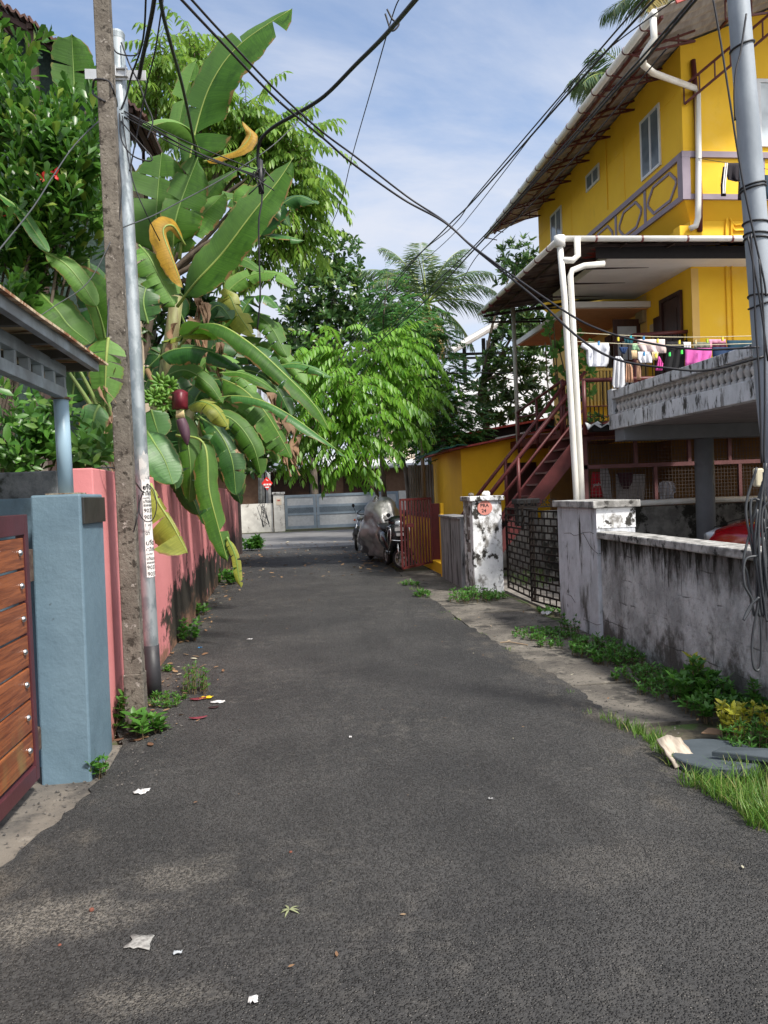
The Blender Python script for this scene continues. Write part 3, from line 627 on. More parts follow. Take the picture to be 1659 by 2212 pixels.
def window_x(X, y0, y1, z0, z1, glass, n=2, fw=.05, dark=True):
    w = MB(); w.box(X-.03,X+.05,y0,y1,z0,z0+fw).box(X-.03,X+.05,y0,y1,z1-fw,z1)
    for i in range(n+1):
        yy = y0+(y1-y0-fw)*i/n; w.box(X-.028,X+.05,yy,yy+fw,z0+fw,z1-fw)
    f = obj('window', w, ALU, H)
    g = MB()
    for i in range(n): g.box(X-.012-.006*i,X+.02,y0+(y1-y0-fw)*i/n+fw,y0+(y1-y0-fw)*(i+1)/n,z0+fw,z1-fw)
    obj('pane', g, glass, f)
def wpx(q, glass, n=2, X=HX):
    P_ = [PX(x_, y_, X) for x_, y_ in q]
    window_x(X, (P_[1].y+P_[2].y)/2, (P_[0].y+P_[3].y)/2, (P_[2].z+P_[3].z)/2, (P_[0].z+P_[1].z)/2, glass, n)
wpx([(1383.5,263),(1425,225),(1429.6,357),(1388,391)], GLASS); wpx([(1267,378),(1295,355),(1296,391),(1268,414)], GLASS); wpx([(1190,467),(1213,444),(1216,519),(1192,530)], GLASS)
a = PY(1632,172,HY); b = PY(1641,318,HY)
f = MB(); f.box(a.x,a.x+1.1,HY-.04,HY+.03,b.z,b.z+.08).box(a.x,a.x+1.1,HY-.04,HY+.03,a.z-.06,a.z).box(a.x,a.x+.07,HY-.038,HY+.03,b.z+.08,a.z-.06).box(a.x+.52,a.x+.58,HY-.038,HY+.03,b.z+.08,a.z-.06).box(a.x+1.03,a.x+1.1,HY-.038,HY+.03,b.z+.08,a.z-.06)
f = obj('window', f, ALU, H); obj('pane', MB().box(a.x+.07,a.x+1.03,HY-.02,HY-.002,b.z+.08,a.z-.06), GLASSL, f)
# conduits and joints in the wall
cd = MB(); q0, q1 = PX(1309,300,HX), PX(1311,455,HX); cd.tube([(HX-.012,q0.y,8.9),(HX-.012,q0.y,q1.z)], .011, 6)
for px_ in (1232, 1349):
    q = PX(px_, 380, HX); cd.tube([(HX-.004,q.y,8.5),(HX-.004,q.y,ZT+.05)], .008, 6)
q = PX(1400,230,HX); cd.box(HX-.006,HX-.001,HY,HF,8.28,8.31)
obj('conduit', cd, YEL, H)
q = PY(1580,480,LY); cd = MB()
for k_ in (0, .1): cd.tube(spline([(q.x-.02-k_,LY-.02,2.7),(q.x-.02-k_,LY-.02,5.85+k_),(q.x+.06,LY-.02,5.95+k_),(q.x+.5,LY-.02,5.95+k_)], 6), .016, 6)
obj('conduit', cd, YEL, H)
# upper roof
yE0, yE1, xE = 10.96, 20.7, 5.68
P = []
n = 150
for j in range(n+1):
    yy = yE0+(yE1-yE0)*j/n; dz = .03*(1 if (j % 4) < 2 else -1)
    P.append([(x, yy, zroof(x)+.06+dz) for x in (xE, 7, 9, 13.2)])
rf = obj('roof', MB().grid(P), TIN, H, solid=.012)
obj('rake_edge', MB().bar((xE+.3,yE0-.02,zroof(xE+.3)+.07),(13.2,yE0-.02,zroof(13.2)+.07),.03,.05), TINR, rf)
tb = MB()
for k_ in range(8):
    yy = 12.0+k_*1.12; zl_ = zroof(HX)-.22
    tb.bar((HX-.01,yy,zl_),(xE+.1,yy,zroof(xE)+.0),.03); tb.bar((HX-.01,yy,zroof(HX)-.05),(xE+.1,yy,zroof(xE)+.03),.03); tb.bar((HX-.3,yy,zroof(HX)-.30),(HX-.3,yy,zroof(HX)-.12),.022); tb.bar((HX-.02,yy,zl_),(HX-.55,yy,zl_-.0),.025)
tb.bar((xE+.14,yE0+.1,zroof(xE)+.04),(xE+.14,yE1-.1,zroof(xE)+.04),.04); tb.bar((6.3,yE0+.1,zroof(6.3)+.02),(6.3,yE1-.1,zroof(6.3)+.02),.04)
for x in (7.6, 8.8, 10):
    tb.bar((x,yE0+.1,zroof(x)+.01),(x,HY,zroof(x)+.01),.04)
# lattice girder at the near corner
g0, g1 = V((HX+.02,HY-.05,8.0)), V((8.6,HY-1.0,9.25))
for o_ in (0, .30): tb.bar(g0+V((0,0,o_)), g1+V((0,0,o_)), .035)
for k_ in range(9):
    u = g0.lerp(g1, k_/8); tb.bar(u, u+V((0,0,.30)), .02)
g2 = V((12,HY-1.0,9.7))
for o_ in (0, .28): tb.bar(g1+V((-1.5,0,o_-.4)), g2+V((0,0,o_)), .03)
for k_ in range(12):
    u = (g1+V((-1.5,0,-.4))).lerp(g2, k_/11); tb.bar(u, u+V((0,0,.28)), .018)
obj('eave_truss', tb, RAIL, rf)
gt = MB(); gz = zroof(xE)+.0; gx = xE-.06
gt.tube([(gx,yE0-.05,gz),(gx,yE1,gz)], .058, 14); gutter = obj('gutter', gt, PVC, rf, True)
gb0 = None
for k_ in range(16):
    yy = yE0+.3+k_*.63
    if gb0 is None: gb0 = g1_ = obj('gutter_bracket', MB().tube([(gx,-.012,gz),(gx,.012,gz)], .066, 14).bar((gx,0,gz-.04),(gx+.3,0,gz-.10),.02), RAIL, gutter)
    else: g1_ = gb0.copy(); COL.objects.link(g1_)
    g1_.location = (0, yy, 0)
# downpipe from the upper gutter, down the near face
D = lambda px_, py_, Y_: PY(px_, py_, Y_)
pts = [V((gx,yE0,gz-.02)), V((gx+.01,yE0,gz-.35)), D(1396,110,yE0+.1), D(1389,122,yE0+.15), D(1390,140,yE0+.3), D(1412,158,yE0+.6), D(1500,190,HY-.12), D(1507,200,HY-.1), D(1509,330,HY-.1), D(1508,470,HY-.1), D(1503,488,HY-.1), D(1490,494,HY-.08)]
obj('downpipe', MB().tube(pts, .05, 12), PVC, H, True)
obj('post', MB().tube([D(1497,130,HY-.05), D(1503,200,HY-.05), D(1512,430,HY-.05), D(1512,500,HY-.05)], .045, 10), RAIL, H, True)
obj('ledge_block', MB().box(D(1480,500,12.3).x,D(1530,500,12.3).x,LY-.22,LY-.001,5.80,5.97), YEL, H, bevel=.01)
# awning over the first floor
ax_, ay_, az_, af_ = 4.36, 11.6, 5.42, 16.5
def corr(fn, n, m): return MB().grid([[fn(i/n, j/m) for j in range(m+1)] for i in range(n+1)])
def hip(x, y):
    a_, b_ = .15*(x-ax_), .22*(y-ay_); w_ = .014*math.sin(y*28) if a_ < b_ else .014*math.sin(x*28)
    return az_+.05+min(a_, b_)+w_
aw = MB().grid([[(x, y, hip(x, y)) for y in [ay_-.06+(af_-ay_+.06)*j/130 for j in range(131)]] for x in [ax_-.05+(LX-ax_+.05)*i/70 for i in range(71)]])
a1 = obj('awning', aw, TIND, H, True, solid=.01)
P = []
for j in range(141):
    xx = LX-.02+(12.3-LX)*j/140; P.append([(xx, yy, az_+.05+.014*math.sin(xx*28)+.22*(yy-ay_)) for yy in (ay_-.06, ay_+.6, LY)])
obj('near_sheet', MB().grid(P), TIND, a1, solid=.01)
obj('red_flashing', MB().box(5.0,5.9,ay_+1.0,ay_+1.7,az_+.19,az_+.23), TINR, a1)
g_ = MB(); g_.tube([(ax_-.08,ay_-.05,az_),(ax_-.08,af_+.1,az_+.05)], .045, 12); g_.tube([(ax_-.02,ay_-.09,az_),(12,ay_-.09,az_+.02)], .045, 12)
g_ = obj('gutter', g_, PVC, a1, True)
for k_ in range(9): xx = ax_+.5+k_*.75; obj('gutter_bracket', MB().tube([(xx-.015,ay_-.09,az_),(xx+.015,ay_-.09,az_)], .053, 12), RAIL, g_)
for k_ in range(8): yy = ay_+.4+k_*.6; obj('gutter_bracket', MB().tube([(ax_-.08,yy-.012,az_),(ax_-.08,yy+.012,az_+.0)], .053, 12), RAIL, g_)
FRM = mat('dark frame steel', (.035,.022,.02), .6); fr = MB()
def awbar(p_, q_, w_): obj('frame_bar', MB().bar(p_, q_, w_), FRM, a1)
for k_ in range(6):
    yy = ay_+.2+k_*.95; awbar((ax_,yy,az_-.03),(LX,yy,az_-.02+min(.15*(LX-ax_),.22*(yy-ay_))),.035)
    if k_: awbar((5.2,yy,az_-.1),(LX,yy,az_-.05),.03)
for x in (4.6, 5.4, 6.2): awbar((x,ay_,az_-.03),(x,af_,az_-.03+.15*(x-ax_)),.035)
awbar((ax_,af_,az_-.03),(LX,af_,az_+.34),.05); awbar((ax_+.1,af_,az_-.16),(LX,af_,az_-.16),.04)
for k_ in range(7): xx = 5+k_; awbar((xx,ay_,az_),(xx,LY,az_+.22),.035)
obj('awning_fascia', MB().box(5.0,12,ay_+.25,ay_+.27,5.22,5.42), BLACKC, a1)
# soffit slab and sunshade
obj('soffit_slab', MB().box(5.36,12,12.17,PX(1194,642,5.36).y,5.335,5.45), WHT, H, bevel=.01)
q0, q1 = PX(1114,745,5.5), PX(1217,673,5.5)
sh = MB(); sh.box(5.5,LX-.01,q1.y-.5,q0.y,q0.z-.02,q0.z+.09); obj('sunshade', sh, WHT, H)
obj('sunshade_underside', MB().box(5.56,LX-.01,q1.y-.4,q0.y-.05,q0.z-.034,q0.z-.022), mat('peach paint', (.58,.30,.15), .8), H)
# first floor doors, windows
dq0, dq1 = PX(1433,600,LX), PX(1472,720,LX)
d = obj('door', MB().box(LX-.03,LX-.009,dq1.y,dq0.y,2.7,4.95), BROWNW, H); obj('door_frame', MB().box(LX-.06,LX-.009,dq0.y,dq0.y+.09,2.7,5.02).box(LX-.06,LX-.009,dq1.y-.09,dq1.y,2.7,5.02).box(LX-.06,LX-.009,dq1.y,dq0.y,4.95,5.02), BROWNW, d)
dp = MB()
for i in range(2):
    for j in range(3): dp.box(LX-.038,LX-.03,dq1.y+.08+i*.5,dq1.y+.48+i*.5,2.8+j*.7,3.35+j*.7)
obj('door_panel', dp, BROWNW, d)
for nm, pa, pb in (('window', 1352, 1376), ('window', 1308, 1322)):
    w0, w1 = PX(pa, 650, LX), PX(pb, 650, LX); y0, y1 = w1.y, w0.y
    w = MB(); w.box(LX-.05,LX-.009,y0,y1,3.35,3.45).box(LX-.05,LX-.009,y0,y1,4.75,4.85).box(LX-.05,LX-.009,y0,y0+.09,3.45,4.75).box(LX-.05,LX-.009,y1-.09,y1,3.45,4.75).box(LX-.045,LX-.009,(y0+y1)/2-.04,(y0+y1)/2+.04,3.45,4.75)
    w = obj(nm, w, BROWNW, H); obj('pane', MB().box(LX-.02,LX-.01,y0+.09,y1-.09,3.45,4.75), GLASSD, w)
# open shutters
w0 = PX(1345, 680, LX-.42); sm = MB()
for x0 in (0,):
    yy = w0.y; xs0, xs1 = LX-.62, LX-.06
    sm.box(xs0,xs1,yy,yy+.035,3.3,3.42).box(xs0,xs1,yy,yy+.035,4.72,4.86).box(xs0,xs0+.08,yy,yy+.035,3.42,4.72).box(xs1-.08,xs1,yy,yy+.035,3.42,4.72).box(xs0+.08,xs1-.08,yy,yy+.035,4.0,4.06)
s_ = obj('shutter', sm, BROWNW, H); obj('pane', MB().box(xs0+.08,xs1-.08,yy+.012,yy+.022,3.42,4.72), mat('shutter glass', (.50,.55,.60), .15), s_)
bar_ = MB()
for k_ in range(3): bar_.box(xs0+.15+k_*.13,xs0+.17+k_*.13,yy-.006,yy+.002,3.42,4.5)
obj('grille', bar_, BROWNW, s_)
q = PX(1389,677,LX); obj('meter_box', MB().box(LX-.09,LX-.009,q.y-.16,q.y+.16,q.z-.2,q.z+.2), mat('meter box', (.30,.24,.14), .7), H, bevel=.01)
q = PX(1410,712,LX); obj('switch_plate', MB().box(LX-.02,LX-.009,q.y-.08,q.y+.08,q.z-.1,q.z+.1), mat('switch plate', (.5,.42,.28), .7), H)
# walkway, terrace
TX, TY1 = 5.3, 12.15
zf = PX(1313,848,TX); ztop = 3.13; zslab = 2.50; zsl2 = PX(1335,950,TX).z
W_ = GRYB = mat('grey stained concrete', (.58,.60,.63), .85, col2=(.44,.46,.485), ns=4, bump=.4, bs=25, stretch=(1,1,.5), stains=[((.20,.20,.20), 4, (1,1.6,.6), .52, .64, None), ((.045,.043,.04), 4, (1,2,.6), .54, .62, None)])
SOFF = mat('grey soffit', (.30,.29,.30), .9, col2=(.25,.24,.25)); COLG = mat('shaded grey paint', (.16,.17,.185), .7, col2=(.14,.15,.165))
obj('terrace_slab', MB().box(TX+.03,13,3,TY1,zslab+.03,zslab+.16), SOFF, H)
pr = MB(); pr.box(TX-.03,TX+.12,3,TY1+.02,zslab,zslab+.24); pr.box(TX-.05,TX+.14,3,TY1-.14,ztop-.14,ztop); pr.box(TX-.04,TX+.13,TY1-.14,TY1+.025,zslab+.24,ztop+.03)
pp_ = obj('parapet', pr, W_, H, bevel=.01)
obj('parapet_shade_sheet', MB().box(TX+.10,TX+.115,3,TY1-.141,zslab+.24,ztop-.141), mat('shade coloured backing', (.085,.08,.08), .9), pp_)  # sheet coloured dark to stand for the deep shade behind the balusters
bl = MB(); hgt = ztop-.14-(zslab+.24)
bl.lathe([(.045,0),(.045,.03),(.028,.045),(.05,.10),(.055,.13),(.03,.17),(.024,.19),(.036,.20),(.036,.215),(.024,.225),(.028,hgt)], (0,0,0), 10)
for k_ in range(9):   # half arch to the next baluster
    a_ = math.pi*k_/8; b_ = math.pi*(k_+1)/8
    bl.bar((0,.065-.065*math.cos(a_),hgt-.075+.055*math.sin(a_)), (0,.065-.065*math.cos(min(b_,math.pi)),hgt-.075+.055*math.sin(min(b_,math.pi))), .06, .03, (1,0,0)) if k_ < 8 else None
nb = 50; b0_ = None
for k_ in range(nb):
    if b0_ is None: b0_ = o = obj('baluster', bl, mat('baluster concrete', (.50,.49,.48), .9, col2=(.36,.35,.34), ns=9), pp_)
    else: o = b0_.copy(); COL.objects.link(o)
    o.location = V((TX+.05, TY1-.24-k_*.135, zslab+.2402))
obj('beam', MB().box(PY(1337,900,11.9).x,13,11.72,12.08,zslab-.2,zslab+.029), COLG, H, bevel=.008)  # the beam's shade is put into its darker grey
cX = PY(1523,1060,11.9); obj('column', MB().tube([(cX.x,11.9,-.02),(cX.x,11.9,zslab-.201)], .15, 24), COLG, H, True)
# walkway slab and railings of the first floor
obj('walkway_slab', MB().box(5.15,LX-.01,12.4,17.5,2.52,2.68), REDP, H)
ob = MB(); ob.box(5.38,LX-.012,13.9,14.0,2.45,3.18); obj('walkway_wall', ob, YEL, H)
rl = MB()
r0_, r1_ = PY(1258,822,12.35), PY(1425,815,12.35)
rl.tube([r0_, r1_+V((1,0,0))], .035, 10); rl.tube([(r0_.x+.02,12.35,2.45),(r0_.x+.02,12.35,r0_.z)], .035, 10)
for zz in (2.95, 3.12): rl.tube([(r0_.x,12.35,zz-.2),(6.2,12.35,zz-.2)], .01, 6)
q0, q1, q2 = PY(1505,715,12.9), PY(1370,724,12.9), PY(1296,752,14.2)
rl.tube([q0, q1, q2], .035, 10); rl.tube([(q1.x,12.9,2.6), q1], .04, 8)
obj('railing', rl, RAIL, H, True)
gr = MB()
for k_ in range(9):
    c = q1.lerp(q0, (k_+.5)/9)-V((0,0,.30)); gr.tube([c+V((.075*math.cos(i*.6),0,.10*math.sin(i*.6)+.05)) for i in range(12)], .011, 5); gr.tube([c-V((0,0,.5)), c+V((0,0,.28))], .010, 5)
for k_ in range(16): x = 5.0+k_*.1; gr.tube([(q1.x-.05*k_,12.95+.08*k_,2.7),(q1.x-.05*k_,12.95+.08*k_,3.55)], .012, 5)
obj('railing_scroll', gr, BLACK, H)
gd = MB(); w0, w1 = PY(1262,868,13.6), PY(1345,868,13.6)
for k_ in range(12): x = w0.x+(w1.x-w0.x)*k_/11; gd.box(x-.018,x+.018,13.58,13.62,3.05,3.75)
gd.box(w0.x-.05,w1.x+.05,13.57,13.63,3.70,3.74)
obj('gold_railing', gd, mat('gold paint', (.62,.42,.09), .5), H)
# white downpipes at the awning corner
for k_, (ptsx) in enumerate(([(1209,527),(1219,640),(1232,850),(1245,1070)], [(1305,570),(1262,574),(1236,584),(1232,596),(1240,740),(1250,930),(1257,1070)])):
    Y_ = ay_-.14+.02*k_; P_ = [PY(x_, y_, Y_) for x_, y_ in ptsx]; P_.append(V((P_[-1].x+.02, Y_, -.02)))
    obj('downpipe', MB().tube(P_, .047, 12), PVC, H, True)
e_ = PY(1209,527,ay_-.14); obj('pipe_elbow', MB().tube([e_+V((0,0,.12)), e_+V((0,0,-.04))], .085, 12).tube([e_+V((.28,0,.1)), e_+V((.28,0,-.18)), e_+V((.2,0,-.25)), e_+V((.02,0,-.25))], .05, 10), PVC, H, True)
# post carrying the far end of the awning
p0_, p1_ = PY(1108,662,16.4), PY(1119,948,16.4); tag_ = obj('awning_post', MB().tube([p1_+V((0,0,-.1)), p0_+V((0,0,.1))], .045, 10), mat('pale pole', (.52,.52,.48), .7, col2=(.4,.4,.36), stretch=(1,1,.3)), H, True)
# ---------------------------------------------------------------- outside stairs
S = thing('outside_stairs', 'steep maroon steel stairs rising to the first floor of the yellow house', 'stairs', (3.2, 13.4, 0))
yn, yf = 13.15, 13.95
nx = lambda z: 2.98+z/1.17
st_ = []
for yy in (yn, yf):
    obj('stringer', MB().prism([(nx(0)-.06,yy,0),(nx(0)+.28,yy,0),(nx(2.7)+.24,yy,2.62),(nx(2.7)-.02,yy,2.7)], (0,.04,0)), RAIL, S)
tr0 = None
for k_ in range(12):
    z = .2+k_*.208
    if tr0 is None: tr0 = o = obj('tread', MB().box(-.02,.25,yn+.042,yf-.002,-.02,.015), RAIL, S)
    else: o = tr0.copy(); COL.objects.link(o)
    o.location = V((nx(z), 0, z))-S.location
for yy in (yn+.02, yf+.02):
    h = MB(); A, B = V((nx(.05),yy,1.0)), V((nx(2.7),yy,3.62))
    h.tube([A, B], .032, 10)
    for o_ in (.3, .6): h.tube([A-V((0,0,o_)), B-V((0,0,o_))], .02, 8)
    for z in (.1, 1.2, 2.5): h.tube([(nx(z),yy,z),(nx(z),yy,z+.94)], .032, 10)
    obj('handrail', h, RAIL, S, True)
h = MB(); pA, pB = PY(1116,880,14.2), PY(1222,850,14.0)
A, B = PY(1075,885,15.5), PY(1190,840,14.0)
A = PY(1118,890,16.3); B = PY(1215,822,14.05)
h.tube([A, B], .03, 8); h.tube([A-V((0,0,.12)), B-V((-.2,0,.5))], .022, 8); h.tube([A-V((0,0,.5)), B-V((0,0,1.0))], .018, 8); h.tube([A.lerp(B,.45), A.lerp(B,.45)-V((0,0,1.0))], .028, 8); h.tube([A, A-V((0,0,.9))], .028, 8); h.tube([B, B-V((0,0,1.4))], .05, 8)
obj('landing_rail', h, RAIL, S, True)
# ---------------------------------------------------------------- under the terrace
Ms = thing('mesh_screen', 'maroon framed wire mesh screen under the terrace', 'mesh screen', (7, 13, 0))
mY = 13.0; m0, m1 = PY(1258,944,mY), PY(1262,1080,mY)
f = MB(); x0, x1 = m0.x, 12; z0, z1 = m1.z-.2, m0.z; zm = PY(1330,1005,mY).z
f.box(x0,x1,mY-.03,mY+.03,z1-.06,z1).box(x0,x1,mY-.03,mY+.03,zm-.05,zm+.02).box(x0,x0+.07,mY-.03,mY+.03,0,z1-.06).box(x0,x1,mY-.03,mY+.03,1.0,1.1)
for px_ in (1416, 1598): q = PY(px_,1040,mY); f.box(q.x-.03,q.x+.03,mY-.028,mY+.028,1.1,zm-.05)
for px_ in (1372, 1488, 1575): q = PY(px_,970,mY); f.box(q.x-.03,q.x+.03,mY-.028,mY+.028,zm+.02,z1-.06)
obj('frame', f, mat('dusty maroon', (.14,.055,.055), .7, col2=(.11,.045,.045)), Ms)
g = MB(); x = x0+.09
while x < x1: g.box(x,x+.006,mY-.003,mY+.003,1.1,z1-.06); x += .062
z = 1.12
while z < z1-.06: g.box(x0+.07,x1,mY-.006,mY-.003,z,z+.006); z += .062
obj('wire_mesh', g, mat('mesh wire', (.06,.045,.04), .7), Ms)
o = obj('brown_partition', MB().box(5.3,12,15.2,15.3,0,2.45), BROWNIN); tag(o, 'brown ochre wall behind the mesh screen', 'wall')
o = obj('garden_wall', MB().box(4.25,12,12.55,12.75,-.02,PY(1400,1094,12.55).z), DIRTYC, bevel=.01); tag(o, 'blackened low wall behind the parked red car', 'wall')
zp = PY(1400,1085,12.5).z; o = obj('water_pipe', MB().tube([PY(1380,1087,12.5), PY(1524,1080,12.5), PY(1680,1076,12.5)], .05, 10), PVC, None, True); tag(o, 'white pipe lying along the blackened low wall', 'pipe')
# ================================================================ foliage
class LF:
    """collects single leaves, builds them as one mesh of folded blades"""
    def __init__(s): s.P = []; s.D = []; s.N = []; s.L = []; s.W = []
    def add(s, p, d, n, l, w): s.P.append(tuple(p)); s.D.append(tuple(d)); s.N.append(tuple(n)); s.L.append(l); s.W.append(w)
    def build(s, name, m, parent=None, fold=.35, droop=.25, shape='lens'):
        P = np.array(s.P, dtype=np.float64); D = np.array(s.D); N = np.array(s.N); L = np.array(s.L)[:, None]; W = np.array(s.W)[:, None]
        D /= np.linalg.norm(D, axis=1)[:, None]+1e-9; N = N-D*(N*D).sum(1)[:, None]; N /= np.linalg.norm(N, axis=1)[:, None]+1e-9
        S = np.cross(D, N)
        T = {'lens': [(0,0),(.36,0),(.72,0),(1,0),(.33,.95),(.70,.75),(.33,-.95),(.70,-.75)],
             'obov': [(0,0),(.40,0),(.78,0),(1,0),(.42,.72),(.80,.92),(.42,-.72),(.80,-.92)],
             'blade': [(0,0),(.4,0),(.75,0),(1,0),(.35,.8),(.72,.55),(.35,-.8),(.72,-.55)]}[shape]
        vs = np.empty((len(P), 8, 3))
        for i, (t, w) in enumerate(T):
            z = abs(w)*fold*W/2 - droop*L*t*t
            vs[:, i] = P + D*(L*t) + S*(w*W/2) + N*z
        F = [(0,4,1),(1,4,5,2),(2,5,3),(0,1,6),(1,2,7,6),(2,3,7)]
        n = len(P); li, ls, lt = [], [], []
        base = (np.arange(n)*8)
        lt = np.tile([len(f) for f in F], n); ls = np.concatenate([[0], np.cumsum(lt)[:-1]])
        flat = np.array([i for f in F for i in f]); li = (base[:, None]+flat[None]).ravel()
        me = bpy.data.meshes.new(name); me.vertices.add(n*8); me.vertices.foreach_set('co', vs.ravel())
        me.loops.add(len(li)); me.loops.foreach_set('vertex_index', li.astype(np.int32))
        me.polygons.add(len(lt)); me.polygons.foreach_set('loop_start', ls.astype(np.int32)); me.polygons.foreach_set('loop_total', lt.astype(np.int32))
        me.update(calc_edges=True); me.validate(); me.materials.append(m)
        return link(name, me, parent)
def rv(): 
    v = V((random.gauss(0,1), random.gauss(0,1), random.gauss(0,1))); return v.normalized()
def blob(px, py, Y, r, sy=1.0):
    c = PY(px, py, Y); dep = c.dot(cf)-CH*cf.z; k_ = r*dep/CF; return (c, V((k_, k_*sy, k_)))
def inblob(b, lo=.55):
    d = rv(); r = random.uniform(lo**3, 1)**(1/3); return b[0]+V((d.x*b[1].x, d.y*b[1].y, d.z*b[1].z))*r, d
def whorl(lf, p, d, n, l, w, spread=.9, jit=.25):
    d = V(d).normalized(); a = d.orthogonal().normalized(); b = d.cross(a); o = random.random()*6
    for i in range(n):
        an = o+2*math.pi*i/n+random.uniform(-.3,.3); rad = a*math.cos(an)+b*math.sin(an); s = random.uniform(.35, 1)*spread
        dd = d*(1-s*.7)+rad*s+rv()*jit*.5; nn = d*(.6+s)-rad*.4+rv()*.2
        k_ = random.uniform(.55,1.25); lf.add(p+rad*l*.05, dd, nn, l*k_, w*k_)
def tree_skeleton(base, targets, r0_, m=None, n=7, r1=.012, bend=.25):
    m = m or MB(); base = V(base)
    for tg in targets:
        tg = V(tg); mid = base.lerp(tg, .5)+V((random.uniform(-bend,bend),random.uniform(-bend,bend),random.uniform(0,bend)))
        m.tube(spline([base, mid, tg], 5), [r0_+(r1-r0_)*i/10 for i in range(11)], n)
    return m
def crown_whorl(lf, blobs, n, l, w, leaves=7, lo=.6):
    tot = sum(b[1].x**2 for b in blobs)
    for b in blobs:
        for _ in range(int(n*b[1].x**2/tot)):
            p, d = inblob(b, lo); whorl(lf, p, d*.7+V((0,0,.6)), leaves, l, w)
def frond(lf, p, d, length, npair, l, w, droop=.9, rach=None, hang=.8):
    """a pinnate leaf: leaflets in pairs along a drooping rachis"""
    d = V(d).normalized(); pts = [V(p)]; cur = d.copy(); st = length/npair
    for i in range(npair):
        cur = (cur+V((0,0,-droop/npair))).normalized(); pts.append(pts[-1]+cur*st)
    for i in range(1, npair+1):
        t = (pts[i]-pts[i-1]).normalized(); s = t.cross(V((0,0,1)))
        s = s.normalized() if s.length > .05 else t.orthogonal().normalized()
        k_ = (.75+.5*math.sin(math.pi*min(1,i/npair*.9)))*random.uniform(.65,1.2)
        for sg_ in (-1, 1):
            dd = t*.45+s*sg_*.8+V((0,0,-hang))*random.uniform(.6,1.2)+rv()*.12
            lf.add(pts[i], dd, V((0,0,1))*.8+s*sg_*hang*.7+t*.2+rv()*.15, l*k_, w*k_)
    lf.add(pts[-1], cur+V((0,0,-.3)), V((0,0,1)), l, w)
    if rach is not None: rach.tube([pts[0], pts[npair//2], pts[-1]], [.006,.005,.003], 4, False)
# ---- bright pinnate tree high behind the banana plants
def pin_tree(label, trunk, blobs, n, length, npair, l, w, m, r0_=.09, droop=1.0, hang=.8, bm=BARK, outw=1.0):
    t = thing('leafy_tree', label, 'tree', trunk[0]); tm = MB()
    tm.tube(spline(trunk, 6), [r0_*(1-.5*i/(6*(len(trunk)-1))) for i in range(6*(len(trunk)-1)+1)], 9)
    tree_skeleton(trunk[-1], [b[0] for b in blobs], r0_*.5, tm); obj('trunk', tm, bm, t, True)
    lf = LF(); ra = MB(); tot = sum(b[1].x**2 for b in blobs)
    for b in blobs:
        for _ in range(int(n*b[1].x**2/tot)):
            p, d = inblob(b, .35); dd = V((d.x,d.y*.8,max(d.z,-.25)*.55+.22))*outw+rv()*.25
            frond(lf, p-dd.normalized()*length*.5, dd, length*random.uniform(.75,1.15), npair, l, w, droop, ra, hang)
    obj('twigs', ra, TWIG, t); lf.build('crown', m, t, .3, .18); return t
BRIGHT = leafmat('bright leaflet', (.115,.29,.026), (.20,.40,.042), (.06,.17,.02), .42, .42)
UPPER = leafmat('sunlit leaflet', (.11,.24,.03), (.21,.34,.05), (.06,.15,.022), .42, .45)
MIDG = leafmat('mid leaflet', (.07,.19,.025), (.13,.28,.04), (.04,.12,.018), .38, .42)
pin_tree('tall pale green pinnate tree rising behind the banana plants', [(-2.9,14.2,-.05),(-2.7,14.2,3),(-2.2,14,5.4)],
  [blob(*a) for a in [(345,125,13.6,75),(420,100,14.2,60),(310,200,14,60),(440,190,13.5,70),(540,225,13.8,70),(500,290,14,80),(600,270,14,65),(640,320,13.7,75),(570,360,14.2,80),(670,390,14,55),(640,450,13.8,60),(590,500,14,60),(560,560,14.4,50),(660,510,14.2,45),(420,300,15,90)]],
  430, .95, 10, .185, .060, UPPER, .11, 1.4, .9)
pin_tree('bright lime green pinnate tree drooping over the far end of the lane', [(2.25,19.6,-.05),(2.2,19.5,1.6),(1.7,19,3.0),(1.2,18.3,4.0)],
  [blob(*a) for a in [(660,770,17.6,50),(720,750,17.2,65),(800,740,17.4,70),(870,750,17.6,60),(905,820,17.8,55),(760,830,17,80),(690,850,17.2,75),(830,860,17.2,75),(690,920,17,70),(760,920,16.8,70),(640,950,17.4,40),(735,965,17,40),(780,975,17,35),(880,880,18,45),(905,895,18.2,40),(630,880,18,50)]],
  300, 1.15, 11, .205, .068, BRIGHT, .06, 1.5, .9)
# thin leaning trunks beside the covered scooter
tk = thing('leafy_tree', 'small tree with a thin pale stem beside the corrugated sheet', 'tree', PY(912,1060,20.2))
a0_ = PY(915,1070,20.2); a0_.z = -.02; obj('trunk', MB().tube([a0_, PY(912,970,20.2), PY(900,860,20), PY(892,800,20)], [.06,.05,.035,.02], 8), mat('pale stem', (.22,.17,.12), .9), tk, True)
lf = LF(); crown_whorl(lf, [blob(890,790,20,45), blob(930,860,20,40), blob(870,850,20,35)], 90, .16, .06, 7, .3); lf.build('crown', MIDG, tk, .3, .25)
